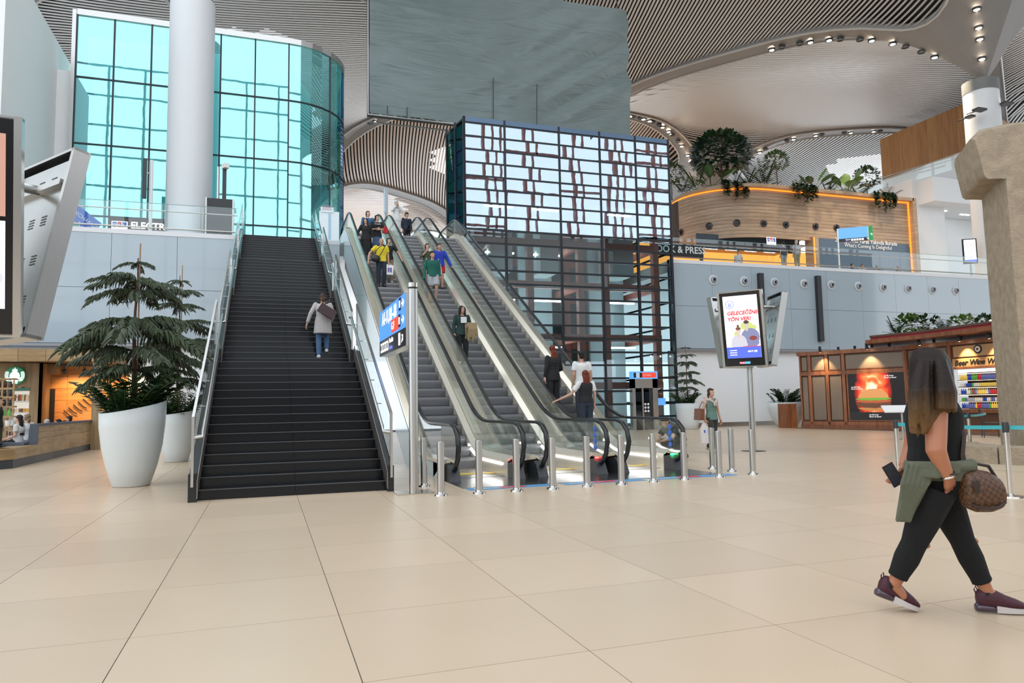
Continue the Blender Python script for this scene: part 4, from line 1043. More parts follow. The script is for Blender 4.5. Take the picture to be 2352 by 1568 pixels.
# poster: flat print
def fire():
    m = mat('burger_poster_print', (0.02, 0.01, 0.01), .3); nt = m.node_tree; N = nt.nodes; L = nt.links; bs = N['Principled BSDF']
    tc = N.new('ShaderNodeTexCoord'); mp = N.new('ShaderNodeMapping'); mp.inputs['Location'].default_value = (-.45, -.45, 0); mp.inputs['Scale'].default_value = (1.0, .8, 1)
    L.new(tc.outputs['Generated'], mp.inputs[0])
    gr = N.new('ShaderNodeTexGradient'); gr.gradient_type = 'SPHERICAL'; m2 = N.new('ShaderNodeMapping'); m2.inputs['Scale'].default_value = (2.6, 1.5, 0); L.new(mp.outputs[0], m2.inputs[0]); L.new(m2.outputs[0], gr.inputs[0])
    no = N.new('ShaderNodeTexNoise'); no.inputs['Scale'].default_value = 4.5; no.inputs['Detail'].default_value = 6; no.inputs['Distortion'].default_value = 1.2; L.new(mp.outputs[0], no.inputs['Vector'])
    mu = N.new('ShaderNodeMath'); mu.operation = 'MULTIPLY'; L.new(gr.outputs['Fac'], mu.inputs[0]); L.new(no.outputs['Fac'], mu.inputs[1])
    rp = N.new('ShaderNodeValToRGB'); el = rp.color_ramp.elements; el[0].position = .06; el[0].color = (.004, .002, .002, 1); el[1].position = .5; el[1].color = (1, .75, .55, 1)
    for p_, c_ in ((.16, (.35, .015, .005, 1)), (.28, (.9, .12, .03, 1)), (.38, (1, .35, .2, 1))): e_ = el.new(p_); e_.color = c_
    L.new(mu.outputs[0], rp.inputs[0]); L.new(rp.outputs[0], bs.inputs['Base Color']); L.new(rp.outputs[0], bs.inputs['Emission Color']); bs.inputs['Emission Strength'].default_value = .9
    return m
po = thing('burger_poster', 'backlit burger poster with red flames on the wooden kiosk', 'poster', (0, 0, 0))
def pp_(nm, x0, y0, x1, y1, z, m):
    me = MB().box2((0, 0, 0), (x1-x0, y1-y0, .004)).mesh(nm, m); o = link(nm, me, po); o.matrix_world = M1 @ T(x0, y0, z); return o
PW, PH = xp1-xp0, zp1-zp0
pp_('print', xp0, zp0, xp1, zp1, .03, fire()); kbox('frame', M1, xp0-.06, zp0-.06, xp1+.06, zp1+.06, .0, .028, KW, po)
def blob(nm, pts, col, z, es=.7):
    me = MB().add([(x*PW, y*PH, 0) for x, y in pts], [tuple(range(len(pts)))]).mesh(nm, emis('poster_'+nm, col, es)); o = link(nm, me, po); o.matrix_world = M1 @ T(xp0, zp0, z)
ar = lambda cx_, cy_, rx, ry, a0, a1, n, w=0, f=0: [(cx_+(rx*(1+w*math.sin(f*q)))*math.cos(math.radians(lerp(a0, a1, q/n))), cy_+(ry*(1+w*math.sin(f*q)))*math.sin(math.radians(lerp(a0, a1, q/n)))) for q in range(n+1)]
blob('floor_dark', [(0, 0), (1, 0), (1, .16), (0, .17)], (.006, .005, .005), .038)
blob('bottom_bun', ar(.45, .26, .28, .07, 180, 360, 14), (.55, .22, .06), .040); blob('patty', ar(.45, .34, .30, .09, 0, 360, 26, .06, 2.3), (.13, .045, .02), .042)
blob('bacon', ar(.45, .40, .31, .045, 0, 360, 26, .08, 1.9), (.5, .10, .03), .044); blob('lettuce', ar(.45, .445, .31, .035, 0, 360, 30, .18, 2.7), (.18, .42, .04), .046); blob('top_bun', ar(.45, .465, .27, .19, 0, 180, 18), (.75, .32, .10), .048)
for s_, fx, fy in (('we fly from', .66, .92), ('flavor to flavor', .66, .88), ('we fly from', .06, .70), ('flavor to flavor', .06, .66), ('we fly from', .36, .11), ('flavor to flavor', .36, .07)):
    o = text(s_, .085, emis('poster_text', (1, 1, 1), 1), po, None, ext=.001); o.matrix_world = M1 @ T(xp0+fx*PW, zp0+fy*PH, .05)
# second face: header, shelf with bottles
x20, z20 = onface(2196, 943, KB, KC); x21 = onface(2330, 943, KB, KC)[0]
zsh0, zsh1 = .85, 2.42
for x in (.06, x20-.12, L2-.05): kbox('stile', M2, max(0, x-.07), .16, x+.07, KH-.14, -.08, .03, KW)
kbox('rail', M2, 0, 2.44, L2, 2.52, -.08, .035, KW); kbox('rail', M2, x20, zsh0-.14, L2, zsh0, -.5, .05, KW)
kbox('upper_panel', M2, .2, 2.9, x20-.25, KH-.2, -.05, .0, KP); kbox('upper_panel', M2, x20+.05, 2.92, L2, KH-.2, -.05, .0, mat('kiosk_panel_tan', (.45, .26, .12), .5))
kbox('lower_panel', M2, .13, .3, x20-.19, 2.44, -.08, -.02, KP); kbox('header_board', M2, x20, 2.52, L2, 2.86, -.05, .02, mat('header_tan', (.48, .26, .11), .45))
o = text('Beer Wine Water Soda Gelato', .30, PRK, ki, None, shear=.25, ext=.02, sx=1.0, bold=.004); o.matrix_world = M2 @ T(x20+.1, 2.68, .02)
bd = MB().lathe([(0, .05), (.05, .05)], 16).mesh('eye_pupil', PRK)
ez, exx = 3.18, onface(2247, 812, KB, KC)[0]
for r_, m_, z_ in ((.17, PRK, .02), (.11, PRW, .03), (.06, mat('eye_amber', (.5, .2, .05), .4), .04), (.03, PRK, .05)):
    me = MB().lathe([(0, z_), (r_, z_), (r_, 0)], 20).mesh('eye_disc', m_); o = link('eye_disc', me, ki); o.matrix_world = M2 @ T(exx, ez, 0)
kbox('shelf_back', M2, x20, zsh0, L2, zsh1, -.8, -.7, mat('shelf_back', (.10, .05, .03), .5)); kbox('shelf_light', M2, x20, zsh1-.12, L2, zsh1, -.3, -.25, emis('shelf_light', (.8, .85, 1), 1.5))
R = random.Random(4)
bt = MB().lathe([(.0, 0), (.034, 0), (.035, .12), (.013, .17), (.013, .22), (0, .22)], 8); cn = MB().lathe([(0, 0), (.033, 0), (.033, .12), (.027, .135), (0, .135)], 8)
dcol = [(.10, .12, .3), (.6, .25, .04), (.45, .02, .03), (.55, .5, .42), (.08, .3, .05), (.65, .45, .08), (.02, .05, .3), (.3, .3, .32)]
dm = [mat('drink_%d' % k, c_, .2, 0, .1, emit=c_, es=.25) for k, c_ in enumerate(dcol)]
bms = [bt.mesh('drink_bottle', m_) for m_ in dm]; cms = [cn.mesh('drink_can', m_) for m_ in dm]
shz = [zsh0+.05, zsh0+.32, zsh0+.60, zsh0+.89, zsh0+1.16]
nm_sh = ['bottom', 'second lowest', 'middle', 'second highest', 'top']
for k, z in enumerate(shz):
    kbox('shelf', M2, x20, z-.03, L2, z, -.7, -.2, mat('shelf_wood', (.05, .03, .02), .4)); kbox('shelf_strip_light', M2, x20, z+.235, L2, z+.245, -.26, -.24, emis('shelf_strip', (1, .75, .45), 5))
    n = int((x21-x20-.1)/.085); ci = R.randrange(8)
    for q in range(n):
        if R.random() < .4: ci = R.randrange(8)
        P = M2 @ V((x20+.08+q*.085, z+.002, -.28)); me = (bms if k in (4, 2, 0) else cms)[ci]
        o = link(me.name.split('.')[0], me, None, P)
        tag(o, '%s %s among its kind on the %s drinks shelf of the kiosk' % (['dark blue', 'amber', 'deep red', 'pale', 'green', 'yellow', 'navy', 'grey'][ci], 'bottle' if k in (4, 2, 0) else 'can', nm_sh[k]), 'bottle' if k in (4, 2, 0) else 'can', nm_sh[k]+' shelf drinks')
# roof canopy and plants
cz = 3.95
can = thing('kiosk_canopy', 'flat wooden roof canopy with a red edge above the kiosk', 'canopy', (0, 0, 0))
CA, CB_, CC = atZ(1988, 792, cz-.25), atZ(2200, 776, cz-.2), V((24.6, 16.5, cz))
pl0 = [V((CA.x, CA.y, cz-.2)), V((25.4, 22.4, cz-.2)), V((24.7, 17, cz-.2)), V((29.5, 16.6, cz-.2)), V((30, 25, cz-.2)), V((27.6, 27.0, cz-.2))]
MB().prism(pl0, (0, 0, .16)).build('lower_deck', KW, can)
MB().prism([p_+V((.35, .05, .16)) for p_ in pl0], (0, 0, .12)).build('red_edge', mat('canopy_red', (.35, .02, .025), .35), can); MB().prism([p_+V((.30, .05, .28)) for p_ in pl0], (0, 0, .09)).build('upper_deck', mat('canopy_brown', (.12, .06, .04), .5), can)
for k in range(8):
    P = (KA.lerp(KB, .35+k*.16) if k < 4 else KB.lerp(KC, (k-3)*.2))+V((.4, .1, 0)); MB().box2((P.x-.04, P.y-.04, KH), (P.x+.04, P.y+.04, cz-.19)).build('roof_strut', DARK, can)
def spot_lamp(P, aim, lab, w, col=(1, .72, .40), size=75):
    t = thing('spot_lamp', lab, 'lamp', P); d = (aim-P).normalized()
    MB().cyl((0, 0, 0), d*.16, .07, 12).build('lamp_head', DARK, t, True); MB().cyl(d*.161, d*.165, .055, 12).build('lens', LAMPW, t); MB().box((0, 0, .06), (.08, .08, .1)).build('bracket', DARK, t)
    l = bpy.data.lights.new('spot_lamp_light', 'SPOT'); l.energy = w; l.color = col; l.spot_size = math.radians(size); l.spot_blend = .6; l.shadow_soft_size = .05
    lo = bpy.data.objects.new('spot_lamp_light', l); COL.objects.link(lo); lo.parent = t; lo.location = d*.19; lo.rotation_euler = d.to_track_quat('-Z', 'Y').to_euler()
n1 = V((KB-KA).normalized().yxz); n1 = V((n1.x, -(KB-KA).normalized().x, 0)); n2 = V(((KC-KB).normalized().y, -(KC-KB).normalized().x, 0))
for k, (px, A_, B_2, nn, lab) in enumerate(((1892, KA, KB, n1, 'black spot lamp over the two narrow panels of the kiosk'), (1999, KA, KB, n1, 'black spot lamp over the burger poster'), (2130, KB, KC, n2, 'black spot lamp on the kiosk behind the walking woman'), (2222, KB, KC, n2, 'black spot lamp left of the round eye emblem'), (2292, KB, KC, n2, 'black spot lamp right of the round eye emblem'))):
    s_ = onface(px, 800, A_, B_2)[0]; u_ = (B_2-A_).normalized(); P = A_+u_*s_+nn*.45+V((0, 0, KH+.12)); spot_lamp(P, A_+u_*s_-nn*.05+V((0, 0, KH-1.3)), lab, 160)
# bar table, chair, bin, floor plate
tag(MB().box2((-.3, -.3, 0), (.3, .3, 1.15)).build('waste_bin', KW, None, False, V((23.7, 28.6, 0))), 'plain brown box bin at the left end of the kiosk', 'bin')
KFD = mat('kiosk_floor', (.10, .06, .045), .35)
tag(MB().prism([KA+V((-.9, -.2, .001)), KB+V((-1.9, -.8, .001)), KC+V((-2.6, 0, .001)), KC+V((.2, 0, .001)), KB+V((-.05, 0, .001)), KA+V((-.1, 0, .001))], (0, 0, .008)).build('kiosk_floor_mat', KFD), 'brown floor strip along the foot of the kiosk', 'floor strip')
ch = thing('bar_chair', 'dark bistro chair beside the drinks shelf of the kiosk', 'chair', (atZ(2268, 1005).x+.2, atZ(2268, 1005).y, 0), .8)
for x in (-.2, .2):
    for y in (-.2, .2): MB().cyl((x*1.2, y*1.2, 0), (x, y, .47), .014, 6).build('leg', DARK, ch)
MB().box((0, 0, .48), (.46, .46, .03)).build('seat', DARK, ch); MB().tube([(-.2, .2, .47), (-.22, .27, .75), (-.12, .3, .95), (.12, .3, .95), (.22, .27, .75), (.2, .2, .47)], .014, 6).build('back_frame', DARK, ch); MB().box((0, .285, .78), (.36, .015, .28)).build('backrest', DARK, ch)
# menu board lying tilted behind the woman
mb_ = thing('info_board', 'tilted white information board on a stand behind the walking woman', 'board', (atZ(2075, 1010).x, atZ(2075, 1010).y, 0), math.radians(-35))
MB().cyl((0, 0, 0), (0, 0, .95), .03, 8).build('stand', STEEL, mb_); MB().box((0, 0, 1.0), (1.1, .6, .03), Matrix.Rotation(.35, 3, 'X')).build('board', PRW, mb_); MB().lathe([(.2, 0), (.2, .015), (.03, .03)], 16).build('foot', STEEL, mb_)

# ---- generic leafy plants
LF = [mat('leaf_dark', (0.016, 0.05, 0.018), 0.4, 0, .3, 8), mat('leaf_mid', (0.035, 0.09, 0.025), 0.4, 0, .3, 8), mat('leaf_light', (0.08, 0.16, 0.03), 0.4, 0, .3, 8)]
def leaf(b, p, d, L_, w, fold=.12, droop=.25):
    d = V(d).normalized(); s_ = d.cross(V((0, 0, 1))); s_ = s_.normalized() if s_.length > .01 else V((1, 0, 0)); p = V(p)
    m_ = p+d*L_*.5+V((0, 0, -fold*w)); e_ = p+d*L_+V((0, 0, -droop*L_))
    b.add([p, p+d*L_*.42+s_*w, e_, p+d*L_*.42-s_*w, m_], [(0, 4, 1), (1, 4, 2), (2, 4, 3), (3, 4, 0)])
def plant_bush(lab, loc, R_, rx, ry, rz, n, ls, m, trunk=None, z0=0, name='shrub', cat='plant', group=None):
    t = thing(name, lab, cat, loc, 0, group); b = MB()
    for k in range(n):
        a = R_.uniform(0, 2*PI); el_ = R_.uniform(-.5, 1); r_ = R_.uniform(.55, 1)**.5; c_ = math.sqrt(max(0, 1-el_*el_))
        d = V((c_*math.cos(a), c_*math.sin(a), el_)); p_ = V((d.x*rx*r_, d.y*ry*r_, z0+rz+d.z*rz*r_)); leaf(b, p_, d+V((R_.uniform(-.5, .5), R_.uniform(-.5, .5), R_.uniform(-.2, .6))), ls*R_.uniform(.7, 1.2), ls*.3)
    b.build('foliage', m, t)
    if trunk: MB().tube([(0, 0, 0), (.03, 0, z0*.5), (0, 0, z0+rz)], [trunk, trunk*.8, trunk*.5], 7).build('stem', BARK, t)
    return t
def plant_palm(lab, loc, R_, n, L_, m, w=.07, wide=False, group=None, name='palm', cat='plant'):
    t = thing(name, lab, cat, loc, 0, group)
    for k in range(n):
        a = 2*PI*k/n+R_.uniform(-.4, .4); e_ = R_.uniform(.5, 1.3); b = MB(); D = V((math.cos(a)*math.cos(e_), math.sin(a)*math.cos(e_), math.sin(e_))); l_ = L_*R_.uniform(.7, 1.1)
        cur = lambda f: D*l_*f+V((0, 0, -.35*l_*f*f*math.cos(e_)))
        if wide:
            s_ = D.cross(V((0, 0, 1))).normalized(); P = []
            ws = [.01, .012, .015, .1, .13, .10, .01]
            for q, f in enumerate((0, .2, .4, .55, .72, .88, 1)):
                c_ = cur(f); P.append([c_-s_*ws[q]*l_, c_+V((0, 0, -ws[q]*.4*l_)), c_+s_*ws[q]*l_])
            b.loft(P, False, False)
        else:
            b.tube([cur(q/5) for q in range(6)], [.012, .011, .01, .008, .006, .003], 4)
            for q in range(11):
                f = .2+.8*q/11; c_ = cur(f)
                for sg in (-1, 1): s_ = D.cross(V((0, 0, 1))).normalized()*sg; leaf(b, c_, D*.7+s_*.8+V((0, 0, -.15)), l_*.34*(1.05-f*.6), .02*l_+.008, .1, .2)
        b.build('frond', m, t)
    return t
def ivy(lab, loc, R_, w, drop, m, group=None):
    t = thing('hanging_ivy', lab, 'plant', loc, 0, group); 
    for k in range(36):
        b = MB(); x0 = R_.uniform(-w, w); ln = drop*R_.uniform(.45, 1)*(1-.3*abs(x0)/w); P = [V((x0, .25, .1)), V((x0, -.12, .16)), V((x0*1.05, -.2, -.1)), V((x0*1.05+R_.uniform(-.05, .05), -.2, -ln))]
        b.tube(P, .006, 3)
        for q in range(16):
            f = q/16; p_ = (P[1].lerp(P[2], f*3) if f < .33 else P[2].lerp(P[3], (f-.33)/.67)); leaf(b, p_, (R_.uniform(-1, 1), R_.uniform(-1, -.1), R_.uniform(-.6, .4)), .24, .085)
        b.build('trailing_stem', m, t)
    return t
R = random.Random(11)
kn = ['leftmost spiky plant at the corner of the kiosk roof', 'broad green plant with a purple flower on the kiosk roof', 'second broad leafy plant on the kiosk roof', 'tall fern in the middle of the kiosk roof', 'pale green plant right of the middle on the kiosk roof', 'leafy plant above the eye emblem on the kiosk roof', 'rightmost plant on the kiosk roof by the stone pillar']
for k, px in enumerate((2030, 2062, 2100, 2145, 2190, 2235, 2280)):
    P = atZ(px, 768, cz+.17); P = P+V((.9, .2, 0))
    if k in (0, 3): plant_palm(kn[k], P, R, 12, .95, LF[1], group='kiosk roof plants')
    else: plant_bush(kn[k], P, R, .75, .6, .42, 150, .3, LF[(k+1) % 3], group='kiosk roof plants')
fl = MB()
for k in range(6): fl.ell((R.uniform(-.05, .05), R.uniform(-.05, .05), R.uniform(-.05, .05)), (.05, .05, .04), 6, 4)
# string of warm bulbs
sl = thing('string_lights', 'string of warm bulbs among the plants on the kiosk roof', 'lights', (0, 0, 0)); P0_ = atZ(2195, 757, cz+.6)+V((.2, 0, 0)); P1_ = V((25.0, 17.2, cz+.55)); pts = []
for k in range(16):
    p_ = P0_.lerp(P1_, k/15)+V((0, 0, -.05*math.sin(k*1.3))); pts.append(p_); MB().ell(p_+V((0, 0, -.06)), (.045, .045, .06), 8, 5).build('bulb', LAMPW, sl)
MB().tube(pts, .008, 4).build('cable', DARK, sl)
# air nozzles and black bars on the grey wall
for k, px in enumerate((1638, 1709, 1778, 1846, 1908, 1970, 2027, 2084, 2140, 2193)):
    x = atY(px, 650, YF).x; t = thing('air_nozzle', ('%s round white air nozzle from the left on the grey wall' % ['first', 'second', 'third', 'fourth', 'fifth', 'sixth', 'seventh', 'eighth', 'ninth', 'tenth'][k]), 'air vent', (x, YF-.02, 7.68), 0, 'air nozzles')
    Mr = Matrix.Rotation(PI/2, 3, 'X')
    MB().lathe([(.27, 0), (.27, .02), (.22, .05), (.17, .05), (.15, .0)], 24, M=Mr).build('flange', mat('nozzle_white', (.62, .65, .68), .35), t, True); MB().lathe([(.15, .01), (.16, .12), (.10, .16), (.09, .04)], 20, M=Mr).build('nozzle', mat('nozzle_grey', (.35, .37, .40), .35), t, True); MB().lathe([(0, .03), (.1, .03)], 16, M=Mr).build('throat', BLACK, t)
for k, (px, ya, yb) in enumerate(((1751, 627, 700), (1883, 633, 787))):
    a, e_ = atY(px-3, ya, YF-.2), atY(px, yb, YF-.2); tag(MB().box2((a.x-.14, YF-.24, 4.5 if k else min(a.z, 8.3)-1.9), (a.x+.14, YF-.032, a.z)).build('line_speaker', mat('speaker_black', (.02, .02, .024), .45)), ['slim black line speaker on the wall above the display totem', 'slim black line speaker on the wall right of the display totem'][k], 'speaker')

# ================================================================== CAFE (left)
CW = wood('cafe_oak', (0.30, 0.19, 0.085), (0.46, 0.31, 0.15), .5, (.7, .7, 5), 2.0)
CWV = wood('cafe_oak_vertical', (0.26, 0.17, 0.085), (0.40, 0.28, 0.15), .5, (5, 5, .6), 2.0)
GUN = mat('charcoal_tile', (.05, .055, .065), .45)
YCF = 29.6
ca = thing('coffee_shop', 'oak-clad coffee shop front below the grey wall at the left', 'shop', (0, 0, 0))
xl, xr_ = atY(-160, 830, YCF).x, atY(229, 830, YCF).x; zf0, zf1 = atY(100, 829, YCF).z, atY(100, 801, YCF).z
xo = atY(292, 900, 31.9).x
for k in range(6):
    a, e_ = lerp(xl, xr_, k/6), lerp(xl, xr_, (k+1)/6); MB().box2((a, YCF, zf0), (e_-.012, YCF+.3, zf1)).build('fascia_board', CW, ca)
MB().prism([(xr_, YCF, zf0), (xo, 31.9, zf0), (xo-.3, 32.2, zf0), (xr_-.3, YCF+.3, zf0)], (0, 0, zf1-zf0)).build('fascia_return', CWV, ca)
MB().box2((xl, YCF+.2, zf1-.06), (xo, 32.2, zf1)).build('ceiling_board', mat('cafe_ceiling', (.07, .075, .08), .6), ca)
for k in range(9):
    y = YCF+.5+k*.27; MB().box2((xl, y, zf0+.05), (xo-.2, y+.08, zf0+.2)).build('ceiling_slat', CW, ca)
MB().box2((xr_-.22, YCF+.02, 0), (xr_+.05, YCF+.3, zf0)).build('corner_post', CWV, ca)
xw = atY(82, 900, 31.4).x
ORW = wood('cafe_orange_wall', (0.50, 0.20, 0.05), (0.70, 0.32, 0.09), .5, (.5, .5, 4), 1.6)
zrow_ = [k*zf0/7 for k in range(8)]
for k in range(7):
    for q in range(3):
        a, e_ = lerp(atY(80, 900, 31.95).x, xo, q/3), lerp(atY(80, 900, 31.95).x, xo, (q+1)/3); MB().box2((a, 32.08, zrow_[k]), (e_-.008, 32.14, zrow_[k+1]-.008)).build('wall_plank', ORW, ca)
xdoor0, xdoor1 = atY(103, 900, 31.9).x, atY(124, 900, 31.9).x
MB().box2((xdoor0-.1, 31.95, 0), (xdoor1, 32.07, atY(110, 893, 31.9).z)).build('doorway', mat('doorway_dark', (.006, .006, .007), .6), ca)
MB().box2((xdoor0-.25, 31.5, atY(110, 860, 31.9).z), (atY(137, 860, 31.9).x, 32.05, zf0)).build('lintel_box', CW, ca)
# left wall with logo and fridge opening
YLW = 30.9
x0w, x1w = xl, atY(97, 900, YLW).x
MB().box2((x0w, YLW, 0), (atY(18, 900, YLW).x, YLW+.2, zf0)).box2((atY(68, 900, YLW).x, YLW, 0), (x1w, YLW+.2, zf0)).box2((atY(18, 900, YLW).x, YLW, atY(40, 888, YLW).z), (atY(68, 900, YLW).x, YLW+.2, zf0)).box2((x1w-.12, YLW, 0), (x1w, 31.9, zf0)).build('logo_wall', CWV, ca)
# diagonal dark rods on the orange wall
for k in range(13):
    px = 146+k*11.0; py = 942-k*6.6-(0 if k < 6 else (k-6)*1.0)
    a = atY(px, py, 32.0); e_ = atY(px+17-(k % 2), py+15, 32.0)
    if e_.x < xo-.1: MB().tube([a, a.lerp(e_, .8), e_+V((.06, 0, 0))], .022, 5).build('wall_rod', DARK, ca)
MB().box2((atY(128, 850, 30.7).x, 30.68, atY(130, 841, 30.7).z), (xr_-.2, 30.74, atY(130, 841, 30.7).z+.05)).build('lamp_track', DARK, ca)
lw_ = mat('logo_white', (.9, .9, .9), .4, emit=(1, 1, 1), es=1.0); lg_ = mat('logo_green', (.01, .12, .06), .4, emit=(.01, .16, .08), es=.5)
lc = atY(37, 863, YLW); lr = (atY(60, 863, YLW).x-atY(13, 863, YLW).x)/2
lo_ = thing('round_logo_sign', 'round green and white lit logo sign on the coffee shop wall', 'sign', (lc.x, YLW-.09, lc.z)); Mr = Matrix.Rotation(PI/2, 3, 'X')
MB().lathe([(0, .06), (lr, .06), (lr*1.02, .03), (lr, 0)], 40, M=Mr).build('disc', lg_, lo_, True)
def logo_shape(pts, m=lw_): MB().prism([(x*lr, -.062, z*lr) for x, z in pts], (0, -.012, 0)).build('logo_mark', m, lo_)
logo_shape([(-.16, .45), (-.3, .62), (-.2, .6), (-.22, .78), (-.08, .7), (0, .95), (.08, .7), (.22, .78), (.2, .6), (.3, .62), (.16, .45)])
logo_shape([(.5*math.cos(q*PI/10), -.05+.55*math.sin(q*PI/10)) for q in range(20)])
for sg in (-1, 1):
    for k in range(7):
        z = .38-k*.16; w0, w1 = .58+.02*k if k < 4 else .50-.05*(k-4), math.sqrt(max(0, 1-z*z))*.97
        logo_shape([(sg*w0, z+.05), (sg*w1, z+.1), (sg*w1, z+.02), (sg*w0, z-.05)])
for k in range(6): logo_shape([(-.34+k*.12, -.5), (-.26+k*.12, -.5), (-.24+k*.10, -.93), (-.32+k*.11, -.9)])
# chilled display with goods
fr = thing('chilled_display', 'lit chilled food display in the coffee shop wall', 'fridge', (0, 0, 0)); fx0, fx1 = atY(18, 900, YLW).x, atY(68, 900, YLW).x; fz1 = atY(40, 888, YLW).z
MB().box2((fx0, 31.55, 0), (fx1, 31.65, fz1)).build('back', mat('fridge_back', (.75, .75, .72), .5, emit=(1, .95, .85), es=.35), fr); MB().box2((fx0, YLW-.02, fz1-.14), (fx1, YLW+.05, fz1-.04)).build('header', mat('fridge_header', (.05, .2, .14), .4), fr)
goods = [mat('goods_%d' % k, c_, .45, emit=c_, es=.15) for k, c_ in enumerate(((.6, .35, .08), (.55, .06, .06), (.8, .78, .7), (.12, .35, .08), (.15, .06, .03), (.7, .5, .35)))]
gm_ = [MB().lathe([(0, 0), (.05, 0), (.05, .16), (.02, .2), (.02, .24), (0, .24)], 8).mesh('juice_bottle', m_) for m_ in goods]; gp_ = [MB().box((0, 0, .07), (.15, .14, .14)).mesh('food_pack', m_) for m_ in goods]
for k in range(5):
    z = .55+k*.42; MB().box2((fx0, YLW+.1, z-.05), (fx1, 31.55, z)).build('shelf', WHITE, fr)
    n = 11 if k == 3 else 6
    for q in range(n):
        x = lerp(fx0+.07, fx1-.07, (q+.5)/n); me = (gm_ if k == 3 else gp_)[R.randrange(6)]
        tag(link(me.name.split('.')[0], me, None, (x, YLW+.22, z+.002)), 'small %s on the %s chilled shelf of the coffee shop' % ('drink bottle' if k == 3 else 'food pack', ['lowest', 'second lowest', 'middle', 'bottle', 'highest'][k]), 'bottle' if k == 3 else 'food', 'goods on chilled shelf %d' % (k+1))
# open rack of goods in front of the shop at the frame edge
rk = thing('goods_rack', 'open wooden goods rack at the left edge of the coffee shop', 'rack', (0, 0, 0)); YR = 27.4; rx0, rx1 = atY(-80, 900, YR).x, atY(31, 900, YR).x; rz = [atY(15, y_, YR).z for y_ in (868, 890, 910, 932, 955, 985)]
for z in rz: MB().box2((rx0, YR, z-.05), (rx1, YR+.4, z)).build('shelf', CW, rk)
for x in (rx0, (rx0+rx1)/2+.35, rx1): MB().box2((x-.02, YR, 0), (x+.02, YR+.04, rz[0])).build('upright', CW, rk)
jar = MB().lathe([(0, 0), (.055, 0), (.06, .1), (.045, .17), (.05, .2), (0, .2)], 8); jm = [jar.mesh('jar', mat('jar_brown', (.08, .03, .02), .25)), jar.mesh('jar', mat('jar_dark', (.03, .025, .025), .25)), jar.mesh('jar', goods[3])]
for k, z in enumerate(rz[1:5]):
    for q in range(6):
        tag(link('jar', jm[0 if k == 0 else (1 if k < 3 else 2)], None, (rx1-.12-q*.16, YR+.1, z+.002)), 'dark jar on the %s shelf of the goods rack' % ['top', 'second', 'third', 'fourth'][k], 'jar', 'jars on rack shelf %d' % (k+1))
# long oak bench along the shop
be = thing('oak_bench', 'long oak-clad bench with grey upholstery and dark base left of the planter', 'bench', (0, 0, 0))
bx = -5.97; y0b, y1b = 21.3, 30.3
sec = [(0, 0), (0, .0)]
n = 5
for k in range(n):
    a, e_ = lerp(y0b, y1b, k/n), lerp(y0b, y1b, (k+1)/n)
    MB().box2((bx-.5, a, 0), (bx-.02, e_-.01, .22)).build('base_tile', mat('charcoal_tile_%d' % (k % 2), (.05+.03*(k % 2), .055+.03*(k % 2), .065+.03*(k % 2)), .5), be)
    MB().box2((bx-.5, a, .22), (bx, e_-.012, .50)).build('side_board', CW, be)
    a2 = max(a, y0b+1.9)
    for q in range(3):
        MB().prism([(bx, a2, .50+q*.17), (bx-.06, a2, .50+q*.17), (bx-.06+.03*(q+1)-.03, a2, .5+(q+1)*.17-.006), (bx+.02*0, a2, .5+(q+1)*.17-.006)], (0, e_-.012-a2, 0)).build('back_board', CW, be)
MB().prism([(bx-1.9, y0b-1.0, 0), (bx-.35, y0b-.4, 0), (bx-.02, y0b, 0), (bx-.5, y0b+.6, 0), (bx-1.9, y0b, 0)], (0, 0, .22)).build('base_tile', GUN, be); MB().prism([(bx-1.9, y0b-1.05, .22), (bx-.34, y0b-.43, .22), (bx, y0b, .22), (bx-.5, y0b+.6, .22), (bx-1.9, y0b, .22)], (0, 0, .28)).build('side_board', CW, be)
UPH = mat('grey_upholstery', (.10, .115, .15), .7)
MB().prism([(bx+.03, y0b+1.85, 1.0), (bx-.16, y0b+1.85, 1.0), (bx-.16, y0b+1.85, 1.07), (bx+.03, y0b+1.85, 1.07)], (0, y1b-y0b-1.9, 0)).build('back_cap', UPH, be)
MB().prism([(bx-.16, y0b+1.9, .55), (bx-.24, y0b+1.9, .55), (bx-.16, y0b+1.9, 1.03), (bx-.10, y0b+1.9, 1.03)], (0, y1b-y0b-1.95, 0)).build('back_cushion', UPH, be); MB().box2((bx-.75, y0b+1.4, .50), (bx-.18, y1b, .58)).build('seat_cushion', UPH, be); MB().prism([(bx+.03, y0b+1.78, .5), (bx-.2, y0b+1.78, .5), (bx-.16, y0b+1.78, 1.07), (bx+.03, y0b+1.78, 1.07)], (0, .07, 0)).build('end_panel', UPH, be)
tag(MB().ell((0, 0, .12), (.55, .38, .13), 16, 8).build('floor_cushion', mat('cushion_black', (.02, .022, .026), .8), None, True, V((bx-.85, y0b+.15, .50))), 'round black cushion on the front end of the oak bench', 'cushion')
for px, py, lab in ((147, 849, 'black track spot lamp left over the orange wall'), (194, 850, 'black track spot lamp right over the orange wall'), (285, 845, 'black spot lamp at the shop corner behind the pine')):
    P = atY(px, py, 30.7); spot_lamp(P, V((P.x+.1, 32.05, 1.6)), lab, 100, (1, .62, .28), 95)
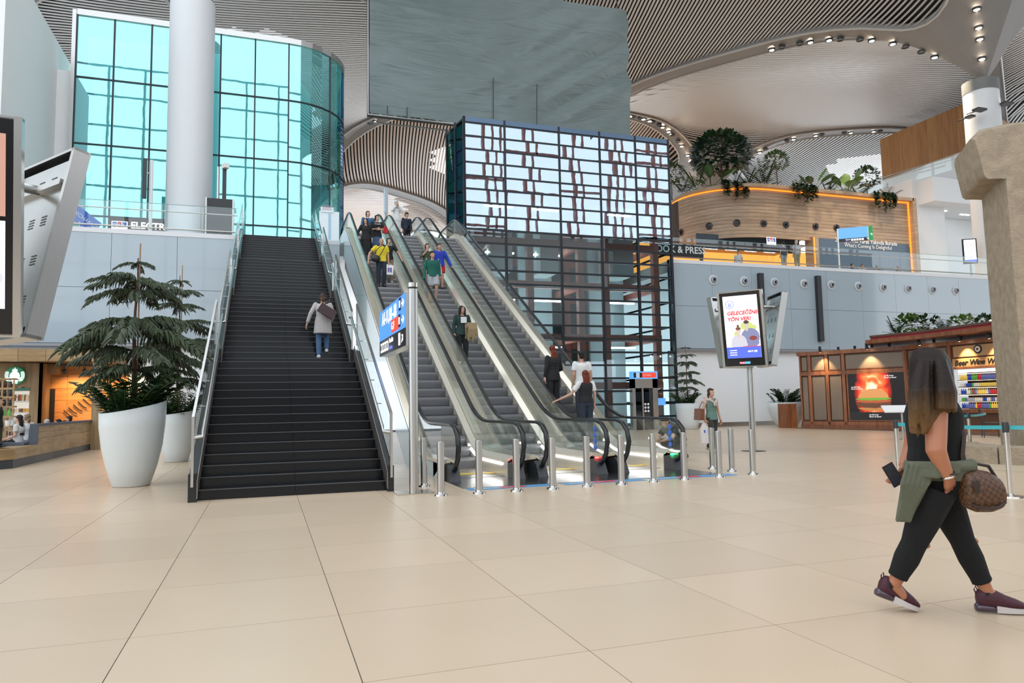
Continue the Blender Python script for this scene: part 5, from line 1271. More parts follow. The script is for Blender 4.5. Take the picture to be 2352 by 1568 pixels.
# cups and bottles on the bench table
tb = thing('cafe_table', 'low oak table behind the long bench', 'table', (-7.4, 26.2, 0)); MB().box((0, 0, .98), (.7, 3.2, .04)).build('table_top', CW, tb); MB().box((0, -1.2, .48), (.08, .08, .96)).build('leg', DARK, tb); MB().box((0, 1.2, .48), (.08, .08, .96)).build('leg', DARK, tb)
cup = MB().lathe([(0, 0), (.045, 0), (.06, .12), (.063, .125), (.055, .02), (0, .02)], 12).mesh('paper_cup', WHITE); wb = MB().lathe([(0, 0), (.035, 0), (.035, .14), (.015, .2), (.015, .22), (0, .22)], 10).mesh('water_bottle', glass('bottle_clear', (.75, .85, .95), .1))
for k, (y, w_) in enumerate(((25.0, 0), (25.35, 0), (25.6, 1), (26.0, 2), (26.4, 1), (26.8, 1))):
    me = wb if w_ == 1 else cup; tag(link(me.name.split('.')[0], me, None, (-7.2, y, 1.0), None, 1.3), ['first white cup on the cafe table, nearest the viewer', 'second white cup on the cafe table', 'clear water bottle right of the two white cups', 'green-sided cup in the middle of the cafe table', 'clear bottle beyond the green cup', 'last clear bottle on the cafe table'][k], ['cup', 'cup', 'bottle', 'cup', 'bottle', 'bottle'][k])
# ================================================================== UPPER LEVEL, RIGHT: wooden restaurant with planters
YR1 = 42.0
zt_ = atY(1950, 452, YR1).z; zb_ = atY(1800, 548, YR1).z
xe_ = atY(2090, 500, YR1).x; xs_ = atY(1770, 470, YR1).x; El = atZ(1535, 478, zt_)
ctrl = [V((El.x, El.y)), V((xs_-6.2, YR1+3.2)), V((xs_-3.0, YR1+.15)), V((xs_, YR1)), V((xe_, YR1))]
def bez(t):
    # left run then rounded shoulder then straight front
    if t < .62:
        f = t/.62; a, b_, c_, d_ = ctrl[0], ctrl[0].lerp(ctrl[1], .9), V((xs_-4.4, YR1)), ctrl[3]
        return a*(1-f)**3+b_*3*f*(1-f)**2+c_*3*f*f*(1-f)+d_*f**3
    return ctrl[3].lerp(ctrl[4], (t-.62)/.38)
plan_r = [bez(k/30) for k in range(31)]
RW = wood('restaurant_boards', (0.32, 0.215, 0.135), (0.46, 0.33, 0.22), .45, (.6, .6, 6), 1.2)
rs = thing('restaurant_front', 'curved wood-plank restaurant front with an orange light line on the upper level', 'shop', (0, 0, 0))
nrow = 14; hrow = (zt_-zb_)/nrow
for k in range(nrow):
    z = zb_+(k+.5)*hrow
    MB().sweep([(p_.x, p_.y, z) for p_ in plan_r], [(-hrow/2+.008, 0), (hrow/2-.008, 0), (hrow/2-.008, .08), (-hrow/2+.008, .08)], side=(0, 0, 1)).build('plank', RW, rs)
MB().sweep([(p_.x, p_.y+.08, (zb_+zt_)/2) for p_ in plan_r], [(-(zt_-zb_)/2, 0), ((zt_-zb_)/2, 0), ((zt_-zb_)/2, .1), (-(zt_-zb_)/2, .1)], side=(0, 0, 1)).build('backing', mat('backing_dark', (.05, .03, .02), .7), rs)
MB().sweep([(p_.x, p_.y-.35, zt_+.12) for p_ in plan_r], [(-.12, -.1), (.12, -.1), (.12, .9), (-.12, .9)], side=(0, 0, 1)).build('ledge', RW, rs)
ORL = emis('orange_led', (1.0, .22, .015), 1.6)
MB().sweep([(p_.x, p_.y-.06, zt_-.05) for p_ in plan_r], [(-.04, -.03), (.04, -.03), (.04, .03), (-.04, .03)], side=(0, 0, 1)).build('light_line', ORL, rs)
MB().box2((xe_-.1, YR1-.45, ZU), (xe_+.25, YR1+1, zt_+.24)).build('end_frame', RW, rs); MB().box2((xe_-.22, YR1-.08, ZU), (xe_-.12, YR1-.02, zt_)).build('light_line', ORL, rs)
xm = atY(1870, 560, YR1).x
MB().box2((xm-.3, YR1-.3, ZU), (xm+.15, YR1+.6, zb_+.25)).build('door_frame', RW, rs); MB().box2((xm-.32, YR1-.34, ZU), (xm-.24, YR1-.28, zb_+.2)).build('light_line', ORL, rs)
DB = mat('panel_slate_blue', (.055, .085, .125), .4, emit=(.06, .1, .15), es=.25)
MB().box2((xm+.2, YR1-.02, ZU+.9), (xe_-.3, YR1+.05, zb_+.22)).build('slogan_panel', DB, rs)
Mf = frame((0, YR1-.05, 0), (1, 0, 0), (0, 0, 1)); yt_ = atY(1980, 555, YR1)
text('Ze', .42, PRW, rs, Mf @ T(atY(1917, 553, YR1).x, atY(1917, 551, YR1).z, 0)); text('gan Ne Varsa Yakında Burada', .42, PRW, rs, Mf @ T(atY(1940, 555, YR1).x, atY(1950, 553, YR1).z, 0), bold=.006); text("What's Coming Is Delightful", .40, PRW, rs, Mf @ T(atY(1938, 562, YR1).x, atY(1938, 563, YR1).z, 0))
# shop opening: dark blue lintel, lit orange interior
MB().box2((xs_-5.5, YR1+1.2, zb_-.75), (xm-.3, YR1+1.3, zb_+.3)).build('lintel', mat('lintel_slate', (.03, .05, .07), .4), rs)
MB().box2((xs_-12, YR1+5, ZU), (xe_, YR1+5.2, zb_+.3)).build('shop_back', mat('shop_orange', (.75, .30, .06), .6, emit=(1, .38, .08), es=.9), rs)
MB().box2((xs_-5, YR1+1.4, zb_-.1), (xm+.5, YR1+5, zb_)).build('shop_ceiling', mat('shop_ceiling', (.4, .3, .2), .6), rs); MB().box2((xs_-9, YR1+1.4, ZU+.01), (xm, YR1+5, ZU+.03)).build('shop_floor', mat('shop_floor', (.5, .35, .2), .4), rs)
for k in range(3): MB().box2((xs_-4.5+k*2.2, YR1+4.4, ZU), (xs_-2.9+k*2.2, YR1+4.9, ZU+1.3)).build('book_shelf', [PRR, mat('shelf_tan', (.55, .28, .08), .5), mat('shelf_dark', (.12, .08, .05), .5)][k], rs)
for k in range(4): MB().box2((xs_-4+k*1.7, YR1+2.2, zb_-.5), (xs_-3+k*1.7, YR1+2.4, zb_-.44)).build('glow_bar', LAMPN, rs)
def dr_sign(M, h, par):
    w = h*1.5; plate('sign_board', 0, 0, w, h, mat('sign_board_white', (.85, .85, .85), .4, emit=(1, 1, 1), es=.6), par, M)
    for k, m_ in enumerate((PRB, PRR, PRB)): plate('sign_block', w*(.06+k*.3), h*.4, w*(.06+k*.3)+w*.27, h*.92, m_, par, M, .005)
    text('D&R', h*.55, PRW, par, M @ T(w*.08, h*.5, .012), ext=.002, bold=.01)
dr = thing('book_shop_sign', 'white sign board with blue and red letter blocks over the lit shop', 'sign', (0, 0, 0)); a = atY(1759, 562, YR1-.3); h_ = atY(1759, 545, YR1-.3).z-a.z; dr_sign(frame((a.x, YR1-.4, a.z), (1, 0, 0), (0, 0, 1)), h_, dr)
bk = thing('shop_fascia_sign', 'black shop fascia with white letters right of the glass lift block', 'sign', (0, 0, 0)); a = atY(1530, 586, 40); b2 = atY(1615, 563, 40)
MB().box2((a.x-1, 40, a.z), (b2.x, 40.2, b2.z)).build('board', PRK, bk); MB().box2((b2.x-.2, 40.02, ZU), (b2.x-.02, 40.18, a.z)).build('pillar', DARK, bk); text('BOOK & PRESS', .62, PRW, bk, frame((a.x-1.1, 39.98, (a.z+b2.z)/2), (1, 0, 0), (0, 0, 1)), bold=.012)
# black speakers in the planks
for k, (px, py) in enumerate(((1565, 534), (1629, 519), (1692, 512), (1754, 513), (1805, 516), (1873, 520), (1921, 523))):
    d = ray(px, py); best = None
    for q in range(30):
        p0_, p1_ = plan_r[q], plan_r[q+1]; u = p1_-p0_; n = V((u.y, -u.x)); s_ = (p0_.x*n.x+p0_.y*n.y)/(d.x*n.x+d.y*n.y); P = CP+d*s_; f = ((P.x-p0_.x)*u.x+(P.y-p0_.y)*u.y)/u.length_squared
        if 0 <= f <= 1: best = (P, n.normalized())
    if not best: continue
    P, n = best; t = thing('wall_speaker', '%s round black speaker from the left on the wooden restaurant front' % ['first', 'second', 'third', 'fourth', 'fifth', 'sixth', 'seventh'][k], 'speaker', P, math.atan2(n.y, n.x)+PI/2, 'round black speakers')
    Mr = Matrix.Rotation(PI/2, 3, 'X'); MB().lathe([(.26, 0), (.26, .06), (.18, .09), (.16, .02)], 22, M=Mr).build('ring', DARK, t, True); MB().lathe([(.1, .0), (.12, .2), (.06, .22), (0, .2)], 16, M=Mr).build('cone', BLACK, t, True)
# plants on the ledge
R = random.Random(21); zl = zt_+.22
def lp(px, dy=.5): 
    P = atZ(px, 450, zt_)
    d = ray(px, 455); best = None
    for q in range(30):
        p0_, p1_ = plan_r[q], plan_r[q+1]; u = p1_-p0_; n = V((u.y, -u.x)); s_ = (p0_.x*n.x+p0_.y*n.y)/(d.x*n.x+d.y*n.y); P = CP+d*s_; f = ((P.x-p0_.x)*u.x+(P.y-p0_.y)*u.y)/u.length_squared
        if -.02 <= f <= 1.02: best = P
    P = best or atY(px, 455, YR1); return V((P.x, P.y+dy, zl))
G_ = 'plants on the restaurant ledge'
plant_bush('big round-crowned ficus tree, tallest plant on the restaurant ledge', lp(1683, 1.2), R, 2.0, 1.8, 1.6, 1100, .62, LF[0], .11, 1.0, 'ficus_tree', 'tree', G_)
plant_bush('small ball tree on a thin pale stem above the second ivy', lp(1806, .9), R, .85, .85, .75, 380, .28, LF[1], .05, 1.5, 'ball_tree', 'tree', G_)
plant_bush('ball tree near the right end of the restaurant ledge', lp(2014, .9), R, .95, .9, .9, 380, .3, LF[0], .05, .8, 'ball_tree', 'tree', G_)
plant_bush('ball tree at the left end of the ledge beside the glass lift block', lp(1558, .9), R, 1.0, .9, .8, 380, .32, LF[1], .05, 1.2, 'ball_tree', 'tree', G_)
for px, n_, L_, m_, wide, lab in ((1612, 12, 1.5, 1, False, 'feathery palm left of the ficus tree'), (1645, 6, 1.7, 1, True, 'upright broad-leaved banana plant left of the ficus tree'), (1730, 9, 1.1, 1, False, 'small palm right of the ficus tree'), (1768, 12, 1.5, 0, False, 'dense dark palm left of the small ball tree'), (1845, 9, 1.0, 1, False, 'low palm right of the small ball tree'), (1880, 7, 1.6, 1, True, 'banana plant with three upright leaves'), (1915, 10, 1.1, 0, False, 'dark low palm between the two banana plants'), (1958, 8, 1.75, 2, True, 'banana plant with a tall light leaf'), (1985, 9, 1.0, 1, False, 'fan palm left of the right ball tree'), (2052, 7, .9, 0, False, 'rightmost thin palm on the ledge'), (1580, 9, 1.0, 0, False, 'low dark palm at the left end of the ledge'), (1700, 10, .9, 0, False, 'low dark palm under the ficus tree')):
    plant_palm(lab, lp(px, .55), R, n_, L_*1.55, LF[m_], .07, wide, G_)
for px, lab, dr_ in ((1676, 'first hanging ivy from the left, under the ficus tree', 1.0), (1834, 'middle hanging ivy on the restaurant front', 1.05), (2016, 'right hanging ivy below the ball tree', 1.05)): ivy(lab, lp(px, -.45), R, 1.0, dr_*1.45, LF[0], 'hanging ivies')
# overhead blue sign on a post
a, b2, c2_, d2 = atY(1927, 522, 36), atY(1999, 503, 36), atY(1927, 558, 36), atY(1999, 541, 36)
us = thing('overhead_sign', 'blue and green overhead direction sign on a post of the upper level', 'sign', (0, 0, 0)); DS = V((1, .0, 0)); A_ = atY(1926, 540, 35.0); dv_ = V((.80, -.60, 0)).normalized()
zs0, zs1 = atY(1926, 557, 35).z, atY(1926, 525, 35).z
A_ = V((A_.x, 35.0, 0)); Mo = frame(A_, dv_, (0, 0, 1)); 
# far end chosen so the board reaches the photographed right edge
dn = V((dv_.y, -dv_.x, 0)); rr_ = ray(2004, 525); Lb = ((CP+rr_*((A_-CP).dot(dn)/rr_.dot(dn)))-A_).dot(dv_)
def ub(nm, x0, y0, x1, y1, z0, z1, m): me = MB().box2((x0, y0, z0), (x1, y1, z1)).mesh(nm, m); me.transform(Mo); return link(nm, me, us)
ub('board', 0, zs0, Lb, zs1, -.12, 0, STEEL); ub('blue_field', 0, zs0+.22, Lb*.86, zs1, 0, .01, emis('sky_sign', (.12, .35, .85), 1.0)); ub('black_field', 0, zs0, Lb*.86, zs0+.22, 0, .01, SK); ub('green_field', Lb*.88, zs0, Lb, zs1, 0, .01, emis('green_sign', (.01, .22, .06), 1.0)); ub('post', -.08, ZU, 0, zs1, -.1, 0, STEEL)
for k in range(5): ub('icon', Lb*.36+k*.15, zs0+.05, Lb*.36+k*.15+.11, zs0+.17, .01, .014, SW)
text('Zemin', .1, SW, us, Mo @ T(Lb*.2, zs0+.14, .012), ext=.001); text('Floor', .08, emis('sign_text_blue', (0, 0, 0), 1), us, Mo @ T(Lb*.2, zs0+.05, .012), ext=.001)
text('↑', .18, SW, us, Mo @ T(Lb*.80, zs0+.11, .012), ext=.001); text('↑', .22, SW, us, Mo @ T(Lb*.91, zs0+.35, .012), ext=.001)
# small advert totem at the far right of the concourse
q = atY(2236, 575, 32.6); zt0, zt1 = atY(2239, 604, 32.6).z, atY(2239, 547, 32.6).z
tt = thing('concourse_display', 'tilted advert display on the upper level beside the stone pillar', 'display', (q.x-.1, 32.7, 0)); Mt = frame((0, 0, 0), (.85, -.53, .0), (-.06, .05, 1))
def tb_(nm, x0, y0, x1, y1, z0, z1, m): me = MB().box2((x0, y0, z0), (x1, y1, z1)).mesh(nm, m); me.transform(Mt); return link(nm, me, tt)
tb_('case', -.4, zt0, .4, zt1, -.12, 0, mat('screen_bezel', (0, 0, 0))); tb_('screen', -.33, zt0+.12, .33, zt1-.06, 0, .008, emis('screen_white', (1, 1, 1), 1.25)); tb_('blue_band', -.33, zt0+.12, .33, zt0+.26, .008, .012, emis('screen_blue', (0, 0, 0), 1)); tb_('post', -.05, ZU, .05, zt0, -.1, -.02, STEEL)
text('GELECEĞİNE', .1, emis('screen_red', (0, 0, 0), 1), tt, Mt @ T(-.29, zt1-.35, .012), ext=.001, bold=.003); text('YÖN VER!', .1, emis('screen_red', (0, 0, 0), 1), tt, Mt @ T(-.29, zt1-.46, .012), ext=.001, bold=.003)

# ---- white storeys and brown clad box further right
Y2 = 43.0
def wbox(nm, pa, pb, y0, y1, m, lab, zfix=None):
    a, b_ = atY(*pa, y0), atY(*pb, y0); return struct(nm, MB().box2((a.x, y0, min(a.z, b_.z) if zfix is None else zfix), (b_.x, y1, max(a.z, b_.z))), m, lab, 'wall')
WW = mat('white_storey', (.80, .81, .82), .45, var=.01)
wbox('wall_white_block', (2094, 410), (2180, 640), Y2, Y2+4, WW, 'white wall block right of the wooden restaurant front', ZU)
wbox('wall_white_gallery', (2142, 405), (2420, 487), Y2-1.5, Y2+4, WW, 'white gallery parapet above the concourse at the right')
wbox('wall_white_back', (2150, 500), (2420, 640), Y2+2.6, Y2+2.8, WW, 'white wall under the gallery at the right', ZU)
tl = []
for k, px in enumerate((2180, 2245)):
    a = atY(px, 478, Y2); tag(MB().box2((a.x-.5, Y2+.6+k*.5, min(atY(2142, 405, Y2-1.5).z, atY(2420, 487, Y2-1.5).z)-.03), (a.x+.5, Y2+.75+k*.5, min(atY(2142, 405, Y2-1.5).z, atY(2420, 487, Y2-1.5).z))).build('soffit_light', LAMPN), ['left linear soffit light under the white gallery', 'right linear soffit light under the white gallery'][k], 'light')
BW = wood('veneer_brown', (0.26, 0.12, 0.04), (0.40, 0.20, 0.075), .45, (6, 6, .35), 1.3)
Y3 = 52.0; xa_ = atY(2022, 330, Y3).x; zt3 = atY(2225, 243, Y3-8).z; zb3 = atY(2022, 415, Y3).z
br = thing('brown_storey', 'brown veneer-clad upper storey behind the round column', 'building', (0, 0, 0), kind='structure')
# front runs towards the viewer on the right
A3 = V((xa_, Y3, 0)); B3 = atY(2228, 300, Y3-9); B3 = V((B3.x, Y3-9, 0)); u3 = (B3-A3); n3 = 9
z_l = atY(2022, 320, Y3).z; z_l0 = atY(2022, 412, Y3).z
for k in range(n3):
    a, b_ = A3+u3*(k/n3), A3+u3*((k+1)/n3)*1.0; b_ = a+(b_-a)*.995
    MB().prism([a+V((0, 0, z_l0)), b_+V((0, 0, z_l0)), b_+V((0, 0, z_l)), a+V((0, 0, z_l))], V((.3, .3, 0))).build('cladding_panel', BW, br)
a = B3; 
for k in range(4): MB().prism([a+V((k*5, k*1.5, z_l0)), a+V((k*5+4.97, k*1.5+1.49, z_l0)), a+V((k*5+4.97, k*1.5+1.49, z_l)), a+V((k*5, k*1.5, z_l))], V((0, .3, 0))).build('cladding_panel', BW, br)
MB().prism([A3+V((.3, .3, z_l0)), B3+V((.3, .3, z_l0)), B3+V((20, 12, z_l0)), A3+V((20, 20, z_l0))], (0, 0, .3)).build('soffit', WW, br)
gr = thing('gallery_railing', 'thin glass railing along the brown storey', 'railing', (0, 0, 0)); ga, gb_ = atY(1985, 420, 47), atY(2235, 345, 42); 
for k in range(8): 
    a, b_ = ga.lerp(gb_, k/8), ga.lerp(gb_, (k+.97)/8); MB().prism([a, b_, b_-V((0, 0, 1.1)), a-V((0, 0, 1.1))], V((.01, .02, 0))).build('glass_panel', CLEAR, gr)
MB().cyl(ga, gb_, .035, 6).build('handrail', STEEL, gr); MB().cyl(ga-V((0, 0, .25)), gb_-V((0, 0, .25)), .025, 6).build('mid_rail', STEEL, gr)
MB().prism([ga-V((0, 0, 1.1)), gb_-V((0, 0, 1.1)), gb_-V((0, 0, 1.9)), ga-V((0, 0, 1.6))], V((.3, .5, 0))).build('slab_edge', WW, gr)
# uplights on the round column
for k, (px, py, s_) in enumerate(((2250, 252, -1), (2312, 238, 1), (2228, 268, -1))):
    P = atY(px, py, P1.y-.85+(k == 2)*.6); t = thing('column_uplight', ['black uplight on the front of the round column', 'black uplight on an arm right of the round column', 'small black uplight at the left of the round column'][k], 'lamp', P)
    MB().box((0, 0, 0), (.75 if k < 2 else .4, .45, .12)).build('lamp_body', DARK, t); MB().box((0, .1, .062), (.3, .2, .006)).build('lens', LAMPN, t); MB().cyl((0, 0, 0), (s_*.1, .8, 0), .04, 6).build('arm', DARK, t)

# ================================================================== UPPER LEVEL, LEFT
el = thing('electronics_shop_sign', 'black band with white letters behind the left railing', 'sign', (0, 0, 0)); YE = 36.4; a, b2 = atY(248, 530, YE), atY(382, 507, YE)
MB().box2((a.x, YE, ZU), (b2.x+1.0, YE+.1, b2.z)).build('band', mat('band_dark', (.05, .04, .035), .5), el); text('ELECTRONIC', .42, SW, el, frame((atY(300, 516, YE).x, YE-.02, (a.z+b2.z)/2), (1, 0, 0), (0, 0, 1)), bold=.01)
d1 = thing('book_shop_sign', 'small white board with blue and red letter blocks behind the left railing', 'sign', (0, 0, 0)); q = atY(255, 528, YE-.2); MB().box2((q.x+.3, YE-.14, ZU), (q.x+.36, YE-.1, q.z+.1)).build('post', STEEL, d1); dr_sign(frame((q.x, YE-.15, q.z), (1, 0, 0), (0, 0, 1)), .44, d1)
xo_ = thing('exchange_sign', 'slanted blue sign with white letters beside the left display totem', 'sign', (0, 0, 0)); q = atY(163, 478, 34.5); Mx = frame(q, (.8, .3, -.62), (.3, -.1, .75)); plate('board', 0, -.35, 1.25, .28, PRB, xo_, Mx, 0, .06); MB().cyl((q.x+.3, q.y+.15, ZU), (q.x+.3, q.y+.15, q.z-.1), .04, 8).build('post', STEEL, xo_); text('EXCHANGE', .22, PRW, xo_, Mx @ T(.08, -.02, .065), ext=.002)
lf = thing('black_machine', 'black cabinet with a camera mast behind the left railing', 'cabinet', (0, 0, 0)); a, b2 = atY(474, 533, 33), atY(534, 458, 33); MB().box2((a.x, 33, ZU), (b2.x, 33.5, b2.z)).build('cabinet', mat('cabinet_black', (.015, .016, .018), .25), lf); MB().box2((a.x-.06, 32.95, ZU), (a.x, 33.5, b2.z+.02)).build('edge_strip', WHITE, lf); MB().box2((b2.x, 32.95, ZU), (b2.x+.06, 33.5, b2.z)).build('edge_strip', WHITE, lf)
m0 = atY(500, 460, 33.3); m1 = atY(500, 383, 33.3); MB().cyl((m0.x, 33.3, m0.z), (m0.x, 33.3, m1.z), .05, 8).build('mast', STEEL, lf); MB().box2((m0.x+.18, 33.25, m0.z), (m0.x+.34, 33.4, m1.z+.1)).build('black_mast', DARK, lf); MB().box((m0.x+.3, 33.2, m1.z+.02), (.22, .35, .2), Matrix.Rotation(.4, 3, 'Z')).build('camera', WHITE, lf)
lm_ = thing('lamp_mast', 'thin pole with a slim black panel behind the left railing', 'pole', (0, 0, 0)); a, b2 = atY(332, 455, 34), atY(332, 365, 34); c_ = atY(346, 450, 34); MB().box2((a.x-.09, 33.9, a.z), (a.x+.06, 34.1, b2.z)).build('panel', DARK, lm_); MB().cyl((c_.x, 34.1, ZU), (c_.x, 34.1, b2.z), .07, 10).build('pole', WHITE, lm_); MB().cyl((c_.x, 34.1, b2.z-.6), (a.x, 34.0, b2.z-.6), .03, 6).build('bracket', STEEL, lm_)
wbd = thing('white_notice_panel', 'white printed glass notice panel at the top of the staircase', 'panel', (0, 0, 0)); a, b2 = atY(733, 545, 33), atY(779, 487, 33); MB().box2((a.x, 33, ZU+.02), (b2.x, 33.04, b2.z)).build('lower_panel', mat('notice_pale', (.80, .88, .90), .3), wbd); MB().box2((a.x+.06, 32.96, b2.z-.05), (b2.x-.25, 33.0, atY(740, 475, 33).z)).build('upper_panel', mat('notice_pale', (0, 0, 0)), wbd)
for k in range(4): MB().box2((a.x+.12, 32.95, b2.z+.05+k*.06), (b2.x-.32, 32.955, b2.z+.07+k*.06)).build('print_line', mat('print_rose', (.6, .3, .38), .5), wbd)
MB().box2((a.x+.4, 32.99, ZU+.3), (a.x+.52, 32.995, b2.z-.1)).build('print_bar', mat('print_pale_blue', (.45, .6, .75), .5), wbd)
# tall lit blade sign at the head of the escalators
bs_ = thing('blade_sign', 'tall pale blade sign above the head of the escalators', 'sign', (0, 0, 0)); a = atY(889, 470, 38); MB().prism([(a.x-.1, 38, atY(889, 486, 38).z), (a.x+.12, 38.4, atY(889, 486, 38).z), (a.x+.12, 38.4, atY(889, 430, 38).z), (a.x-.1, 38, atY(889, 430, 38).z)], (0, .5, 0)).build('blade', mat('blade_lit', (.7, .8, .9), .3, emit=(.7, .85, 1), es=.12), bs_); MB().cyl((a.x-.05, 38.3, ZU), (a.x-.05, 38.3, atY(889, 486, 38).z), .05, 8).build('post', STEEL, bs_)
# ================================================================== PEOPLE
def pj(P):
    v = V(P)-CP; z = v.dot(cf); return 1176+FPX*v.dot(cr)/z, 784-FPX*v.dot(cu)/z
def remesh(mb, name, m, vox, parent, it=3, extra=None):
    """one continuous skin around overlapping volumes; extra: fine pieces joined to the same mesh"""
    me = mb.mesh(name+'_raw', m); o = bpy.data.objects.new(name+'_raw', me); COL.objects.link(o)
    r_ = o.modifiers.new('r', 'REMESH'); r_.mode = 'VOXEL'; r_.voxel_size = vox
    s_ = o.modifiers.new('s', 'SMOOTH'); s_.factor = .5; s_.iterations = it
    def post(me2):
        if extra:
            bm = bmesh.new(); bm.from_mesh(me2); t_ = extra.mesh('x', m); bm.from_mesh(t_); bm.to_mesh(me2); bm.free(); bpy.data.meshes.remove(t_)
        me2.materials.clear(); me2.materials.append(m)
        me2.polygons.foreach_set('use_smooth', [True]*len(me2.polygons))
    f = link(name, bpy.data.meshes.new(name), parent); PEND.append((o, f, post)); return f
SKINS = {k: mat('skin_'+k, c_, .5, 0, .04, 12) for k, c_ in dict(fair=(.62, .38, .28), tan=(.48, .27, .18), mid=(.55, .32, .22)).items()}
HAIRS = {k: mat('hair_'+k, c_, .5, 0, .3, 6, spec=.3, bump=.25, bscale=7, aniso=(20, 20, 1.5)) for k, c_ in dict(black=(.010, .008, .007), dark=(.022, .013, .009), brown=(.05, .025, .013), red=(.13, .022, .008), grey=(.45, .43, .41), blond=(.22, .15, .08)).items()}
def cloth(name, col, rough=.85): return mat('cloth_'+name, col, rough, 0, .12, 9, bump=.25, bscale=25)
J0 = dict(pelvis=(0, 0, .95), waist=(0, 0, 1.08), chest=(0, .005, 1.27), neck=(0, .01, 1.43), head=(0, -.012, 1.585),
          shR=(-.175, .01, 1.39), elR=(-.23, .03, 1.12), wrR=(-.235, -.03, .88), shL=(.175, .01, 1.39), elL=(.23, .03, 1.12), wrL=(.235, -.03, .88),
          hiR=(-.09, 0, .92), knR=(-.10, -.02, .50), anR=(-.10, .03, .09), toR=(-.12, -.13, .03), hiL=(.09, 0, .92), knL=(.10, -.02, .50), anL=(.10, .03, .09), toL=(.12, -.13, .03))
def shift(J, keys, d):
    for k in keys: J[k] = V(J[k])+V(d)
UP = ('pelvis', 'waist', 'chest', 'neck', 'head', 'shR', 'elR', 'wrR', 'shL', 'elL', 'wrL', 'hiR', 'hiL')
def pose(**kw):
    J = {k: V(v) for k, v in J0.items()}
    for k, v in kw.items(): J[k] = V(v)
    return J
def sit(**kw):
    J = {k: V(v) for k, v in J0.items()}; shift(J, UP, (0, 0, -.40))
    J.update(knR=V((-.11, -.42, .50)), anR=V((-.11, -.40, .09)), toR=V((-.12, -.56, .03)), knL=V((.11, -.42, .50)), anL=V((.11, -.40, .09)), toL=V((.12, -.56, .03)), wrR=V((-.15, -.28, .62)), wrL=V((.15, -.28, .62)))
    for k, v in kw.items(): J[k] = V(v)
    return J
def hand(mb, wr, d, side, palm, s=1.0, curl=.5):
    """palm and five separate bent fingers; side points to the thumb"""
    d = d.normalized(); side = (side-d*side.dot(d)).normalized(); nrm = d.cross(side)
    if nrm.dot(palm) < 0: nrm = -nrm
    R_ = lambda p_, w, t_: [p_+side*a*w+nrm*b_*t_ for a, b_ in ((-1, -.5), (-.6, -1), (.6, -1), (1, -.5), (1, .5), (.6, 1), (-.6, 1), (-1, .5))]
    mb.loft([R_(wr-d*.02*s, .024*s, .019*s), R_(wr+d*.02*s, .030*s, .018*s), R_(wr+d*.06*s, .040*s, .016*s), R_(wr+d*.09*s, .039*s, .013*s)], True)
    for k, (o, L_) in enumerate(((.029, .075), (.010, .083), (-.010, .077), (-.029, .062))):
        b_ = wr+d*.085*s+side*o*s; a1 = curl*.7; a2 = curl*1.6; a3 = curl*2.3; P = [b_]
        for a, f in ((a1, .42), (a2, .33), (a3, .25)): P.append(P[-1]+(d*math.cos(a)+nrm*math.sin(a)+side*(.08*(1.5-k)))*L_*f*s)
        mb.tube(P, [.0095*s, .009*s, .008*s, .006*s], 6)
    P = [wr+d*.025*s+side*.026*s]; P.append(P[-1]+(d*.6+side*.7+nrm*.2).normalized()*.038*s); P.append(P[-1]+(d*.85+side*.25+nrm*.35*(1+curl)).normalized()*.035*s); P.append(P[-1]+(d*.9+nrm*.5*(1+curl)).normalized()*.022*s)
    mb.tube(P, [.013*s, .0115*s, .010*s, .007*s], 6)
def torso_secs(J, g=0.0, male=False, z_hem=None, hipw=1.0, bust=0.0):
    """list of (center, rx, ry) up the spine"""
    P, Wt, C, N_ = J['pelvis'], J['waist'], J['chest'], J['neck']; up = (Wt-P).normalized()
    w = .155 if male else .132; ch = .178 if male else .150
    S = [(P-up*.10, .125*hipw, .10), (P-up*.02, .168*hipw, .118), (P.lerp(Wt, .55), .150*hipw, .105), (Wt, w, .092), (Wt.lerp(C, .5), w*1.05, .098), (C, ch, .112+bust), (C.lerp(N_, .45), ch*1.02, .105), (C.lerp(N_, .72), ch*.98, .08), (C.lerp(N_, .9), .11, .065), (N_, .06, .058)]
    return [(c_, a+g, b_+g) for c_, a, b_ in S]
